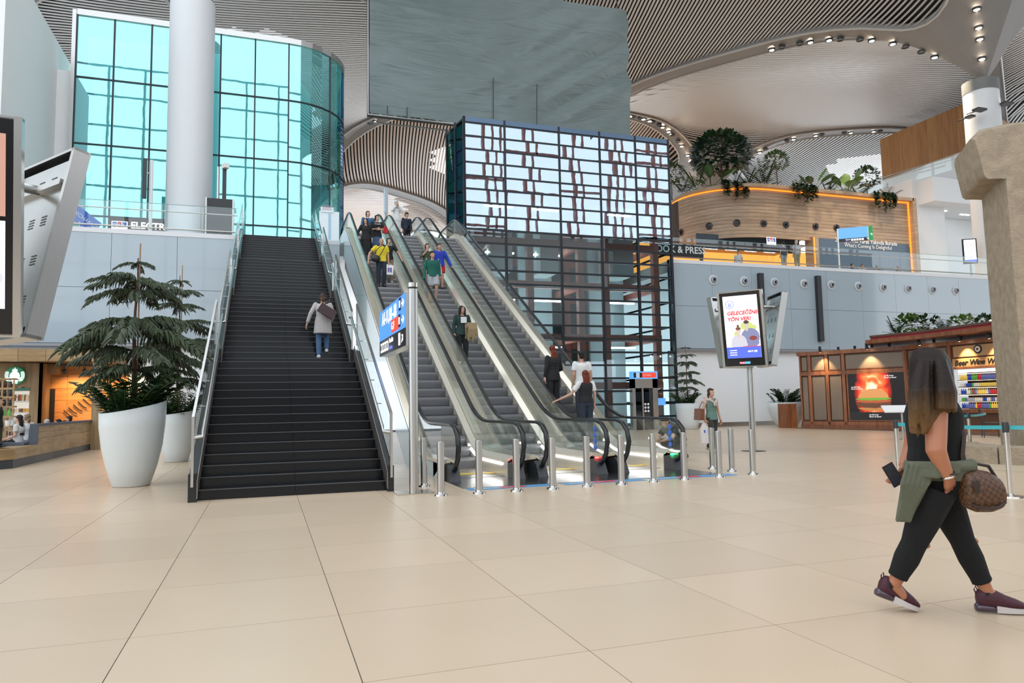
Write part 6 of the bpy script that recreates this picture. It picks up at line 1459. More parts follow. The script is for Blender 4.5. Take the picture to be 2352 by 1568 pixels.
def person(lab, loc, rz, h, J, skin='mid', top=None, bottom=None, hair=('short', 'dark'), shoes=(.02, .02, .022), male=False, hyaw=0, hpitch=0, face=True, vox=.014, hipw=1.0, curl=.5, extra=None, girth=1.0, world=False, rvec=None, handsd=None, bare=False):
    t = thing('person', lab, 'person', loc, rz); s = h/1.70
    J = {k: V(v) for k, v in J.items()}
    sh = (J['shL']-J['shR']); rv = V(rvec) if rvec else V((sh.x, sh.y, 0)).normalized(); SK = SKINS[skin]
    fw = V((rv.y, -rv.x, 0))                    # facing
    def secring(c_, a, b_, n=16): return [c_+rv*a*math.cos(2*PI*k/n)+fw*b_*math.sin(2*PI*k/n) for k in range(n)]
    def loft(mb, S): mb.loft([secring(c_, a*girth, b_*girth) for c_, a, b_ in S], True)
    def limb(mb, pts, rad, g=0.0):
        P, Rr = [], []
        for k in range(len(pts)-1):
            for q in range(3): f = q/3; P.append(pts[k].lerp(pts[k+1], f)); Rr.append((lerp(rad[k], rad[k+1], f)+g)*(girth if rad[k] > .03 else 1))
        P.append(pts[-1]); Rr.append(rad[-1]+g); mb.tube(P, Rr, 10)
    HR = Matrix.Rotation(math.radians(hyaw), 3, 'Z') @ Matrix.Rotation(math.radians(hpitch), 3, 'X'); base = Matrix(((rv.x, -fw.x, 0), (rv.y, -fw.y, 0), (0, 0, 1))); HM = base @ HR
    hc = J['head']; hp = lambda x, y, z: hc+HM @ V((x, y, z))
    b = MB(); loft(b, torso_secs(J, 0, male, hipw=hipw))
    ARM = (.046, .037, .026) if not male else (.052, .042, .029); LEG = (.088, .056, .038)
    for sd in 'RL':
        limb(b, [J['sh'+sd], J['el'+sd], J['wr'+sd]], ARM); limb(b, [J['hi'+sd], J['kn'+sd], J['an'+sd]], LEG)
        b.ell(J['sh'+sd], (.055,)*3, 8, 6); b.ell(J['kn'+sd].lerp(J['an'+sd], .25), (.052,)*3, 8, 6)
        b.tube([J['an'+sd], J['an'+sd].lerp(J['to'+sd], .5)+V((0, 0, .01)), J['to'+sd]], [.036, .036, .026], 8)
    limb(b, [J['neck']-V((0, 0, .03)), hp(0, .012, -.05)], [.052, .050])
    b.ell(hp(0, .012, .025), (.074, .092, .092), 14, 10, HM); b.ell(hp(0, -.022, -.04), (.056, .066, .078), 12, 8, HM); b.ell(hp(0, -.055, -.085), (.030, .028, .022), 8, 6, HM)
    b.ell(hp(0, -.098, -.022), (.013, .018, .022), 8, 6, HM)
    for sg in (-1, 1): b.ell(hp(sg*.075, .012, -.012), (.011, .022, .034), 6, 5, HM)
    if s != 1: b.v = [tuple(V(p_)*s) for p_ in b.v]
    hb = MB()
    for sd, sg in (('R', -1), ('L', 1)):
        d = (J['wr'+sd]-J['el'+sd]).normalized()
        ths = fw*1.0+V((0, 0, .15)); 
        if handsd and sd in handsd: d, ths = V(handsd[sd][0]), V(handsd[sd][1])
        hand(hb, J['wr'+sd], d, ths, rv*-sg, 1.0, curl)
    hb.v = [tuple(V(p_)*s) for p_ in hb.v]
    remesh(b, 'body', SK, vox*s, t, 3, hb)
    sc = lambda mb: setattr(mb, 'v', [tuple(V(p_)*s) for p_ in mb.v])
    if face:
        EW = [mat('eye_white', (.6, .57, .55), .3), mat('eye_iris', (.02, .012, .008), .2)]
        for sg in (-1, 1):
            f = MB(); f.ell(hp(sg*.030, -.083, .002), (.012, .006, .007), 8, 5, HM); f.cur = 1; f.ell(hp(sg*.030, -.088, .001), (.0055, .003, .0055), 6, 4, HM); sc(f); f.build('eye', EW, t, True)
            f = MB().ell(hp(sg*.032, -.086, .020), (.017, .004, .003), 8, 4, HM); sc(f); f.build('eyebrow', HAIRS['dark'], t, True)
        f = MB().ell(hp(0, -.090, -.060), (.022, .006, .0075), 8, 4, HM); sc(f); f.build('mouth', mat('lips', (.36, .13, .11), .5), t, True)
    st, hcol = hair
    H = MB(); hm = HAIRS.get(hcol) or hcol
    if st == 'short': H.ell(hp(0, .03, .052), (.083, .092, .083), 12, 8, HM); H.ell(hp(0, .055, -.01), (.076, .06, .07), 10, 7, HM); H.ell(hp(0, -.035, .085), (.062, .045, .026), 10, 6, HM)
    elif st == 'balding': H.ell(hp(0, .06, .0), (.079, .055, .05), 10, 7, HM)
    elif st in ('long', 'long_back'):
        L_ = .40
        H.ell(hp(0, .026, .045), (.086, .095, .088), 12, 8, HM)
        dn = V((0, 0, -1)); H.loft([[hp(.088*math.cos(2*PI*k/12), .035+.075*math.sin(2*PI*k/12), .02) for k in range(12)]]+[[hc+base @ V(((.088+.02*f)*math.cos(2*PI*k/12), .075+.02*f+(.05-.012*f)*math.sin(2*PI*k/12), -.06-L_*f)) for k in range(12)] for f in (.0, .35, .7, 1.0)], True)
        if st == 'long':
            for sg in (-1, 1): H.tube([hp(sg*.055, -.035, .09), hp(sg*.083, -.03, .02), hp(sg*.088, -.02, -.09), hc+base @ V((sg*.11, -.03, -.26)), hc+base @ V((sg*.11, -.05, -.38))], [.022, .028, .028, .03, .015], 8)
    elif st == 'tied': H.ell(hp(0, .028, .048), (.083, .092, .083), 12, 8, HM); H.ell(hp(0, .085, -.06), (.055, .045, .08), 10, 7, HM); H.ell(hp(0, -.035, .085), (.066, .045, .026), 10, 6, HM); H.ell(hp(.070, .01, -.01), (.018, .05, .06), 8, 6, HM); H.ell(hp(-.070, .01, -.01), (.018, .05, .06), 8, 6, HM)
    elif st == 'hijab':
        H.ell(hp(0, .02, .035), (.092, .105, .105), 12, 9, HM); H.loft([[hc+base @ V((a*math.cos(2*PI*k/14), .02+b_*math.sin(2*PI*k/14), z_)) for k in range(14)] for a, b_, z_ in ((.085, .085, -.06), (.09, .095, -.13), (.16, .13, -.22), (.17, .14, -.27))], True)
        H.v = H.v
    sc(H)
    if H.v: remesh(H, 'hair' if st != 'hijab' else 'headscarf', hm if st != 'hijab' else cloth('scarf_grey', (.45, .45, .44)), .010*s if vox > .01 else .007, t, 2)
    if top:
        T_ = MB(); S = torso_secs(J, top.get('g', .016), male, hipw=hipw, bust=0 if male else .012); hem = top.get('hem', .0)
        lo = top.get('from', 1); S2 = S[lo:]
        if top.get('neck', True): S2 = S2[:-1]+[(S2[-1][0]-V((0, 0, .015)), .072, .068)]
        if hem:
            c_, a, b_ = S2[0]; dn_ = (J['pelvis']-J['waist']).normalized(); S2 = [(c_+dn_*hem, a*top.get('flare', 1.05), b_*top.get('flare', 1.05))]+S2
        loft(T_, S2); sl = top.get('sleeve', .5)
        for sd in 'RL':
            if sl > 0:
                A_, E_, W_ = J['sh'+sd], J['el'+sd], J['wr'+sd]; T_.ell(A_, (.068,)*3, 8, 6)
                if sl <= .5: limb(T_, [A_, A_.lerp(E_, sl*1.5)], (ARM[0]+.02, ARM[0]+.022))
                else: limb(T_, [A_, E_, E_.lerp(W_, (sl-.5)*2)], (ARM[0]+.02, ARM[1]+.018, ARM[2]+.018))
            else: T_.ell(J['sh'+sd].lerp(J['chest'], .25), (.05, .05, .05), 8, 6)
        if top.get('hood'): T_.ell(J['neck']+fw*-.06+V((0, 0, -.01)), (.11, .075, .06), 10, 6)
        sc(T_); remesh(T_, top.get('name', 'shirt'), top['m'], vox*s, t, 3)
    if bottom:
        B_ = MB(); kind = bottom['kind']; g = bottom.get('g', .016); S = torso_secs(J, g-.004, male, hipw=hipw)[:3]
        if kind in ('trousers', 'shorts'):
            loft(B_, S); fr = bottom.get('len', 1.0 if kind == 'trousers' else .45)
            for sd in 'RL':
                hi, kn, an = J['hi'+sd], J['kn'+sd], J['an'+sd]
                if fr >= .5: limb(B_, [hi, kn, kn.lerp(an, (fr-.5)*2)], (LEG[0]+g, LEG[1]+g+bottom.get('loose', 0), LEG[2]+g+bottom.get('loose', .006)))
                else: limb(B_, [hi, hi.lerp(kn, fr*2)], (LEG[0]+g, LEG[0]+g+.004))
        else:                                    # skirt or dress down to height zz
            zz = bottom['z']; c_ = (J['anR']+J['anL'])/2; loft(B_, [(V((lerp(S[1][0].x, c_.x, .6), lerp(S[1][0].y, c_.y, .6), zz)), .19, .15), (S[0][0].lerp(V((c_.x, c_.y, zz)), .4), .185, .14)]+S[1:])
        sc(B_); remesh(B_, bottom.get('name', 'trousers' if kind == 'trousers' else ('shorts' if kind == 'shorts' else 'skirt')), bottom['m'], vox*s, t, 3)
    if shoes:
        sm_ = mat('shoe_%02d%02d%02d' % tuple(int(99*c_) for c_ in shoes), shoes, .5)
        for sd in 'RL':
            S_ = MB(); an, to = J['an'+sd], J['to'+sd]; d = (to-an); hd = V((d.x, d.y, 0)).normalized() if V((d.x, d.y, 0)).length > .01 else fw; up_ = V((0, 0, 1)); tilt_ = (to.z-an.z+.06)
            heel = an-hd*.055+V((0, 0, -.035)); tip = to+hd*.035
            S_.tube([heel, an.lerp(to, .25)+V((0, 0, -.012)), an.lerp(to, .7)+V((0, 0, -.004)), tip], [.043, .049, .046, .028], 10); S_.ell(an+V((0, 0, -.01)), (.047,)*3, 8, 6)
            sc(S_); o = remesh(S_, 'shoe', sm_, .010, t, 2)
            zmin = 0
    return t
def mark(lab, P0_, M, mb, m, name, cat, parts=None):
    o = thing(name, lab, cat, P0_); mb.build('body', m, o, True); return o

# ---- finding the escalator step or stair under a head seen at a pixel
ESN = int(ZU/.231)
def on_esc(e, px, py, h):
    best = None
    for k in range(ESN+4):
        z = min((k+1)*ZU/(ESN+1), ZU); y = 15.35+k*.4+.2; x = atY(px, py, y).x; q = abs(pj((x, y, z+h))[1]-py)
        if best is None or q < best[0]: best = (q, x, y, z, k)
    x = min(max(best[1], ESX[e]-.36), ESX[e]+.36); return V((x, best[2], best[3]+.004))
def rail_z(y): return 1.03+max(0, min((y-BOT)*TAN, ZU))
def to_rail(loc, e, sd, ahead):
    """handrail point as seen from a rider, in world coordinates"""
    y = loc.y-ahead; return V((ESX[e]+sd*HW, y, rail_z(y)+.035))
BLK = cloth('black', (.012, .012, .013)); NAVY = cloth('navy', (.018, .026, .045)); JEAN = cloth('jeans', (.06, .12, .22)); WHT = cloth('white', (.68, .68, .67)); GRN = cloth('green', (.006, .10, .075)); BLU = cloth('blue', (.015, .04, .38)); REDC = cloth('red', (.5, .015, .02)); YELC = cloth('yellow', (.72, .56, .03)); OLV = cloth('olive', (.06, .075, .045)); GRYC = cloth('light_grey', (.36, .37, .39)); CARD = cloth('cardigan', (.42, .39, .38)); DGRN = cloth('dark_green', (.012, .035, .03)); TANC = cloth('tan', (.26, .19, .10)); GTOP = cloth('sage', (.12, .21, .17)); DOLV = cloth('dark_olive', (.035, .036, .03))
def loc2(P, loc, rz, s=1.0):
    """world point -> person coordinates"""
    return (Matrix.Rotation(-rz, 3, 'Z') @ (V(P)-V(loc)))/s
step_feet = dict(knL=(.10, -.10, .49), anL=(.10, .0, .10), toL=(.12, -.16, .03))
# 1 yellow shirt
h = 1.74; L0 = on_esc(0, 876, 551, h); s = h/1.7
J = pose(wrR=loc2(to_rail(L0, 0, -1, .18), L0, 0, s), elR=(-.40, -.02, 1.16), knL=(.09, -.08, .52))
person('man in a yellow T-shirt and navy jeans holding the left escalator rail', L0, 0, h, J, 'tan', dict(m=YELC, sleeve=.42, hem=.05), dict(kind='trousers', m=NAVY), ('balding', 'dark'), (.015, .015, .018), True, hyaw=-4)
b = MB().ell((0, 0, 0), (.17, .09, .13), 14, 8); bg_ = thing('shoulder_bag', 'black shoulder bag carried by the man in the yellow T-shirt', 'bag', L0+V((-.22, -.16, .98))); b.build('bag_body', BLACK, bg_, True)
MB().tube([(-.1, 0, .08), (.08, -.03, .36), (.30, .0, .55)], .013, 6).build('strap', BLACK, bg_); MB().tube([(.12, 0, .08), (.30, -.06, .4), (.37, -.04, .53)], .013, 6).build('strap', BLACK, bg_)
wl = V(J['wrL'])*s+L0; sb_ = thing('shopping_bag', 'white printed plastic bag held by the man in the yellow T-shirt', 'bag', wl+V((.03, -.06, -.44))); MB().prism([(-.13, 0, 0), (.12, .02, .0), (.14, 0, .32), (-.10, 0, .36)], (0, .05, 0)).build('bag', PRW, sb_); MB().tube([(-.05, .02, .33), (0, .02, .42), (.06, .02, .33)], .008, 5).build('handle', PRW, sb_)
for k in range(5): MB().box2((-.07+.03*k, -.006, .07+.03*(k % 2)), (-.045+.03*k, 0, .24)).build('print', (PRB, PRR, mat('print_sky', (.15, .4, .6), .5))[k % 3], sb_)
# 2 girl behind
h = 1.62; L1_ = on_esc(0, 896, 547, h); L1_.x = ESX[0]+.18; s = h/1.7
person('girl in a black printed T-shirt behind the man in yellow, arm on the rail', L1_, 0, h, pose(wrL=loc2(to_rail(L1_, 0, 1, .22), L1_, 0, s), elL=(.36, -.02, 1.16)), 'mid', dict(m=BLK, sleeve=.45, hem=.05), dict(kind='trousers', m=cloth('khaki', (.25, .2, .14))), ('tied', 'dark'), (.5, .5, .5), hyaw=20)
# 3,4,5 women at the top of the left escalator
h = 1.66; L_ = on_esc(0, 834, 503, h); s = h/1.7
person('woman in a long black button dress at the top of the left escalator', L_, 0, h, pose(wrR=loc2(to_rail(L_, 0, -1, .1), L_, 0, s), elR=(-.30, .03, 1.14)), 'fair', dict(m=BLK, sleeve=.85, hem=.1), dict(kind='skirt', m=BLK, z=.28, name='dress'), ('long', 'dark'), (.02, .02, .02), hyaw=-35)
h = 1.70; L_ = on_esc(0, 866, 497, h)
person('woman in a black slogan T-shirt and denim skirt with a red bag', L_, 0, h, pose(wrR=(-.02, -.18, 1.12), elR=(-.26, -.02, 1.12), wrL=(.08, -.2, 1.1), elL=(.26, -.02, 1.12)), 'mid', dict(m=BLK, sleeve=.42, hem=.10), dict(kind='skirt', m=JEAN, z=.50), ('tied', 'dark'), (.5, .5, .5), hyaw=28, handsd=dict(R=((1, -.2, 0), (0, 0, 1)), L=((-1, -.2, 0), (0, 0, 1))))
tx = text('Creative', .07, PRW, None, frame((L_.x, L_.y-.17, L_.z+1.32), (1, 0, 0), (0, 0, 1)) @ T(-.12, 0, 0), 'shirt_print', ext=.001)
tx.parent = [o for o in SC.objects if o.get('label', '').startswith('woman in a black slogan')][0]; tx.matrix_parent_inverse = Matrix.Translation(-L_)
rb = thing('handbag', 'red handbag on the shoulder of the woman in the black slogan T-shirt', 'bag', L_+V((.30, -.02, 1.02))); MB().prism([(-.1, -.05, 0), (.12, -.05, -.02), (.10, -.05, .2), (-.06, -.05, .22)], (0, .1, 0)).build('bag_body', REDC, rb); MB().tube([(-.04, 0, .2), (-.10, 0, .42), (.06, 0, .2)], .01, 5).build('strap', REDC, rb)
h = 1.72; L_ = on_esc(0, 845, 482, h)
person('woman in a denim jacket behind the two women in black', L_, 0, h, pose(), 'fair', dict(m=cloth('denim_jacket', (.05, .13, .26)), sleeve=.95, hem=.02, g=.024, name='jacket'), dict(kind='trousers', m=BLK), ('tied', 'brown'), (.03, .03, .03), hyaw=15)
# 6,7 top of the middle escalator
h = 1.70; L_ = on_esc(1, 911, 467, h); L_ = V((atY(911, 500, 30.9).x, 30.9, ZU+.01)); 
person('woman in a long white striped dress and grey headscarf drinking', L_, 0, h, pose(wrR=(-.03, -.17, 1.46), elR=(-.24, -.12, 1.20), wrL=(.05, -.18, 1.44), elL=(.24, -.12, 1.20)), 'fair', dict(m=WHT, sleeve=.95, hem=.15, g=.02), dict(kind='skirt', m=WHT, z=.10, name='dress'), ('hijab', 'grey'), (.5, .5, .5), hyaw=20, handsd=dict(R=((.3, -.2, 1), (0, -1, 0)), L=((-.3, -.2, 1), (0, -1, 0))))
tag(MB().lathe([(0, 0), (.03, 0), (.034, .12), (0, .12)], 10).build('drink_cup', cloth('orange_cup', (.7, .2, .02), .4), None, True, L_+V((.01, -.2, 1.46))), 'orange drink cup held by the woman in the white dress', 'cup')
h = 1.74; L_ = on_esc(1, 929, 476, h); L_ = V((atY(934, 500, 32.9).x, 32.9, ZU+.015))
person('dark-haired person in navy looking down behind the woman in white', L_, .3, h, pose(), 'mid', dict(m=NAVY, sleeve=.9, hem=.04), dict(kind='trousers', m=BLK), ('short', 'black'), (.02, .02, .02), True, hyaw=20, hpitch=25)
# 8,9,10 middle escalator
h = 1.78; L_ = on_esc(1, 977, 579, h); L_.x = ESX[1]-.30; s = h/1.7; Lg = L_
person('man in a green zip jacket and grey shorts on the middle escalator', L_, 0, h, pose(wrR=loc2(to_rail(L_, 1, -1, .15)-V((0, 0, .06)), L_, 0, s)*1.0, elR=(-.26, .02, 1.14), knL=(.10, -.10, .52)), 'tan', dict(m=GRN, sleeve=.95, hem=.06, g=.024, name='jacket'), dict(kind='shorts', m=GRYC, len=.42, g=.026), ('short', 'black'), (.02, .02, .02), True, hyaw=15)
for sg in (-1, 1):
    o = MB().tube([V((sg*.19, -.0, 1.48))*s, V((sg*.265, .03, 1.30))*s, V((sg*.285, .0, 1.13))*s, V((sg*.28, -.04, .96))*s], .013, 6).build('sleeve_stripe', WHT, [q for q in SC.objects if q.get('label', '').startswith('man in a green zip')][0])
h = 1.66; L_ = on_esc(1, 1008, 559, h); L_.x = ESX[1]+.22; s = h/1.7
person('boy in a blue hoodie and red shorts with his hand on the rail', L_, 0, h, pose(wrL=loc2(to_rail(L_, 1, 1, .2), L_, 0, s), elL=(.32, -.02, 1.12)), 'tan', dict(m=BLU, sleeve=.95, hem=.08, g=.026, hood=True, name='hoodie'), dict(kind='shorts', m=REDC, len=.36, g=.026), ('short', 'black'), (.03, .035, .06), True, hyaw=12)
h = 1.64; L_ = on_esc(1, 971, 556, h); L_.x = ESX[1]-.22
person('dark-haired woman in an olive shirt behind the man in green', L_, 0, h, pose(wrR=(-.06, -.16, 1.38), elR=(-.26, -.08, 1.16)), 'mid', dict(m=OLV, sleeve=.7, hem=.05, g=.022), dict(kind='trousers', m=cloth('sand', (.34, .29, .2))), ('tied', 'black'), (.3, .27, .22), hyaw=10, handsd=dict(R=((.3, -.2, 1), (0, -1, 0))))
# 11 girl with coat
h = 1.66; L_ = on_esc(1, 1053, 703, h); s = h/1.7; Lc = L_
person('girl in a dark green sweater and black trousers, beige coat over her arm', L_, 0, h, pose(wrL=(.10, -.22, 1.08), elL=(.25, -.02, 1.10), elR=(-.24, .03, 1.12), toL=(.16, -.13, .03)), 'tan', dict(m=DGRN, sleeve=.95, hem=.08, g=.022, name='sweater'), dict(kind='trousers', m=BLK, loose=.01), ('long', 'black'), (.6, .6, .58), hyaw=18, handsd=dict(L=((-.5, -1, 0), (0, 0, 1))))
plate_ = MB().box((0, 0, 0), (.17, .006, .17)).build('shirt_print', WHT, [q for q in SC.objects if q.get('label', '').startswith('girl in a dark green')][0]); plate_.location = V((.01, -.155, 1.28))*s
ct = thing('folded_coat', 'beige coat draped over the arm of the girl in dark green', 'coat', L_+V((.19, -.16, .62))); b = MB()
for k in range(5): b.tube([(-.10+.05*k, .06, .10), (-.10+.05*k, .02, .46), (-.07+.05*k, -.06, .52), (-.06+.05*k, -.12, .36), (-.10+.07*k, -.13, (.02, .10, -.02, .07, .15)[k])], [.035, .045, .05, .045, .02], 8)
remesh(b, 'coat', TANC, .014, ct, 2)
# 12,13,14 riding up, backs to the viewer
h = 1.72; L_ = on_esc(2, 1253, 800, h); L_.x = ESX[2]-.30
person('red-haired woman in a black trouser suit riding up the right escalator', L_, PI+.25, h, pose(wrR=(-.10, -.24, 1.02), elR=(-.25, .02, 1.10)), 'fair', dict(m=BLK, sleeve=.95, hem=.12, g=.026, name='blazer'), dict(kind='trousers', m=BLK, loose=.012), ('long_back', 'red'), (.02, .02, .02), hyaw=-30)
h = 1.70; L_ = on_esc(2, 1307, 849, h); L_.x = ESX[2]+.05; s = h/1.7
person('woman with long red hair in a black vest and white blouse on the right escalator', L_, PI, h, pose(wrL=loc2(to_rail(L_, 2, -1, -.25), L_, PI, s), elL=(.36, -.05, 1.14)), 'mid', dict(m=WHT, sleeve=.45, hem=.0), dict(kind='trousers', m=NAVY, g=.02), ('long_back', 'red'), (.02, .02, .02), face=False)
vs_ = [q for q in SC.objects if q.get('label', '').startswith('woman with long red hair')][0]; Jv = pose(); b = MB(); Sv = torso_secs(Jv, .030); b.loft([[c_+V((a*math.cos(2*PI*k/16), b_*math.sin(2*PI*k/16), 0)) for k in range(16)] for c_, a, b_ in Sv[1:9]], True); remesh(b, 'vest', BLK, .014, vs_, 3)
h = 1.78; L_ = on_esc(2, 1320, 808, h); L_.x = ESX[2]+.32
person('man in a white short-sleeved shirt and dark trousers on the right escalator', L_, PI, h, pose(), 'tan', dict(m=WHT, sleeve=.42, hem=.02, g=.026), dict(kind='trousers', m=cloth('charcoal', (.03, .032, .04))), ('short', 'black'), (.02, .02, .02), True, face=False)
# 15 crouching technician
P = atZ(1553, 1056); rz = math.radians(-78)
Jc = pose(pelvis=(0, .12, .36), waist=(0, .04, .47), chest=(0, -.10, .63), neck=(0, -.20, .76), head=(0, -.29, .86), shR=(-.18, -.16, .72), shL=(.18, -.16, .72), elR=(-.24, -.30, .50), wrR=(-.14, -.48, .42), elL=(.24, -.32, .52), wrL=(.12, -.50, .46), hiR=(-.10, .10, .33), knR=(-.17, -.30, .46), anR=(-.12, .0, .10), toR=(-.14, -.16, .03), hiL=(.10, .10, .33), knL=(.17, -.22, .14), anL=(.13, .18, .12), toL=(.14, .05, .03))
person('technician in black and orange crouching beside the right escalator', (P.x, P.y, 0), rz, 1.76, Jc, 'tan', dict(m=BLK, sleeve=.42, hem=.02, g=.022), dict(kind='trousers', m=BLK), ('short', 'black'), (.05, .05, .055), True, hpitch=30)
tc_ = [q for q in SC.objects if q.get('label', '').startswith('technician')][0]
MB().tube([V((.09*math.cos(a), -.20+.075*math.sin(a), .775))*1.035 for a in [k*PI/8 for k in range(17)]], .013, 6).build('collar', cloth('orange', (.8, .16, .02)), tc_)
mt_ = thing('green_tool_mat', 'green tool tray on the escalator base before the technician', 'tray', (P.x-.62, P.y+.05, 0)); MB().box((0, 0, .06), (.5, .32, .03)).build('tray', cloth('green_tray', (.02, .38, .28), .5), mt_); MB().box((0, -.15, .03), (.5, .02, .06)).build('tray_wall', cloth('green_tray', (0, 0, 0)), mt_); MB().box((0, .15, .03), (.5, .02, .06)).build('tray_wall', cloth('green_tray', (0, 0, 0)), mt_)
# 16 woman climbing the stairs
best = None; h = 1.66
for y0_, n, k0 in flights:
    for k in range(n): 
        y = y0_+k*TR+.18; z = (k0+k+1)*RZ; x = atY(742, 672, y).x; q = abs(pj((x, y, z+h-.05))[1]-672)
        if best is None or q < best[0]: best = (q, x, y, z)
L_ = V(best[1:])
Jw = pose(head=(0, -.10, 1.53), neck=(0, -.06, 1.40), chest=(0, -.04, 1.25), shR=(-.175, -.05, 1.36), shL=(.175, -.05, 1.36), elL=(.30, .02, 1.12), wrL=(.38, .0, .88), elR=(-.25, .0, 1.10), wrR=(-.2, -.16, .95), knR=(-.10, -.16, .62), anR=(-.10, -.10, .25), toR=(-.11, -.26, .19), knL=(.10, -.02, .49), anL=(.10, .06, .09), toL=(.11, -.10, .03))
person('woman in a pale grey cardigan and jeans climbing the dark stairs', L_, PI, h, Jw, 'mid', dict(m=CARD, sleeve=.95, hem=.30, g=.035, flare=1.12, name='cardigan'), dict(kind='trousers', m=JEAN), ('tied', 'brown'), (.65, .65, .65), face=False, hpitch=18)
hb_ = thing('handbag', 'dark burgundy bag on the back of the woman climbing the stairs', 'bag', L_+V((.08, -.22, 1.02))); MB().box((0, 0, .12), (.42, .16, .22), Matrix.Rotation(.55, 3, 'Y')).build('bag_body', cloth('burgundy', (.05, .02, .025), .4), hb_); MB().tube([(-.1, .02, .25), (.08, .06, .42), (.16, .1, .40)], .014, 6).build('strap', cloth('burgundy', (0, 0, 0), .4), hb_)
# 17 woman in the green top, walking towards the viewer
P = atZ(1638, 1040); h = 1.70; rz = math.radians(8)
Jg = pose(knR=(-.07, -.10, .50), anR=(-.06, -.06, .09), toR=(-.07, -.22, .03), knL=(.09, .03, .49), anL=(.08, .26, .14), toL=(.09, .12, .04), elR=(-.24, .05, 1.12), wrR=(-.23, .0, .88), elL=(.25, .03, 1.12), wrL=(.26, -.04, .88))
gw = person('woman in a green sleeveless top walking with a white plastic bag', (P.x, P.y, 0), rz, h, Jg, 'mid', dict(m=GTOP, sleeve=0, hem=.06), dict(kind='trousers', m=DOLV), ('tied', 'brown'), (.4, .35, .3), vox=.011)
b = MB(); b.tube([(-.17, .05, 1.42), (-.12, -.09, 1.40), (0, -.15, 1.31), (.12, -.09, 1.40), (.17, .05, 1.42), (0, .11, 1.45), (-.17, .05, 1.42)], .038, 8); b.tube([(0, -.15, 1.32), (.05, -.17, 1.22)], [.035, .02], 8); b.tube([(0, -.15, 1.32), (-.05, -.17, 1.24)], [.035, .02], 8); b.ell((.18, .04, 1.36), (.07, .08, .08)); b.ell((-.18, .04, 1.36), (.07, .08, .08)); remesh(b, 'shoulder_sweater', cloth('cream', (.52, .44, .40)), .012, gw, 2)
gb2 = thing('handbag', 'brown shoulder bag of the woman in the green top', 'bag', (P.x-.34, P.y+.06, .86)); MB().box((0, 0, .16), (.12, .30, .30), Matrix.Rotation(.1, 3, 'Y')).build('bag_body', cloth('brown_leather', (.17, .06, .025), .4), gb2); MB().tube([(0, 0, .3), (.08, -.02, .48), (.16, -.03, .60)], .012, 6).build('strap', cloth('brown_leather', (0, 0, 0), .4), gb2)
pb2 = thing('plastic_bag', 'thin white plastic bag hanging from the hand of the green-top woman', 'bag', (P.x-.24, P.y-.06, .28)); MB().prism([(-.12, 0, 0), (.1, 0, -.02), (.12, 0, .36), (.02, 0, .52), (-.06, 0, .52), (-.13, 0, .36)], (0, .06, 0)).build('bag', mat('plastic_white', (.75, .70, .69), .3), pb2); MB().box2((-.06, -.005, .26), (-.01, 0, .33)).build('print', PRB, pb2)
# ---- coffee shop guests
def px_person(lab, px, py, Y, h, J, rz, **kw):
    """head top at pixel (px,py) on depth plane Y"""
    P_ = atY(px, py, Y); top_ = (J['head'].z+.115)*h/1.7; hx = Matrix.Rotation(rz, 3, 'Z') @ (V((J['head'].x, J['head'].y, 0))*h/1.7); person(lab, (P_.x-hx.x, Y-hx.y, P_.z-top_), rz, h, J, **kw)
px_person('person in black standing at the left edge by the goods rack', -2, 912, 22.6, 1.66, pose(), PI/2, skin='mid', top=dict(m=BLK, sleeve=.42, hem=.05), bottom=dict(kind='trousers', m=OLV), hair=('short', 'black'), face=False)
px_person('girl in a white T-shirt with long dark hair seated on the bench end', 43, 953, 23.4, 1.64, sit(), math.radians(-100), skin='fair', top=dict(m=WHT, sleeve=.42, hem=.03), bottom=dict(kind='trousers', m=BLK), hair=('long_back', 'dark'), face=False)
px_person('light-haired guest in a white shirt seated behind the bench', 62, 951, 25.2, 1.66, sit(), math.radians(-120), skin='fair', top=dict(m=WHT, sleeve=.7, hem=.03), bottom=dict(kind='trousers', m=NAVY), hair=('tied', 'blond'), face=False)
px_person('grey-haired guest in a purple patterned top seated behind the bench', 107, 963, 26.6, 1.6, sit(), math.radians(-140), skin='fair', top=dict(m=cloth('purple', (.12, .08, .2)), sleeve=.7, hem=.03), bottom=dict(kind='trousers', m=BLK), hair=('short', 'grey'), face=False)
for k, (px, py, Y, lab, c_) in enumerate(((133, 963, 27.8, 'dark-haired guest seated left in the far group behind the bench', BLK), (146, 966, 28.6, 'brown-haired guest seated in the middle of the far group', TANC), (158, 956, 29.3, 'guest in blue seated nearest the planter in the far group', JEAN))):
    px_person(lab, px, py, Y, 1.62, sit(), math.radians(-95), skin='mid', top=dict(m=c_, sleeve=.7, hem=.03), bottom=dict(kind='trousers', m=BLK), hair=('short', ('black', 'brown', 'dark')[k]), face=False)
# ---- people on the upper concourse
for px, h, Y, rz, kw, lab in ((1830, 1.74, 33.0, PI, dict(top=dict(m=GRYC, sleeve=.45, hem=.05), bottom=dict(kind='trousers', m=cloth('sand', (0, 0, 0))), hair=('short', 'grey'), male=True, face=False), 'white-haired man in a grey shirt standing on the upper concourse'),
        (1800, 1.66, 33.2, PI, dict(top=dict(m=cloth('slate', (.05, .07, .1)), sleeve=.45, hem=.05), bottom=dict(kind='trousers', m=GRYC), hair=('short', 'black'), face=False), 'dark-haired person in slate blue standing left of the white-haired man'),
        (1695, 1.70, 36.0, -1.0, dict(top=dict(m=WHT, sleeve=.45, hem=.05), bottom=dict(kind='trousers', m=NAVY), hair=('short', 'black'), male=True), 'man in a white T-shirt in front of the lit shop')):
    x = atY(px, 580, Y).x; person(lab, (x, Y, ZU+.0), rz, h, pose(), 'mid', **kw)
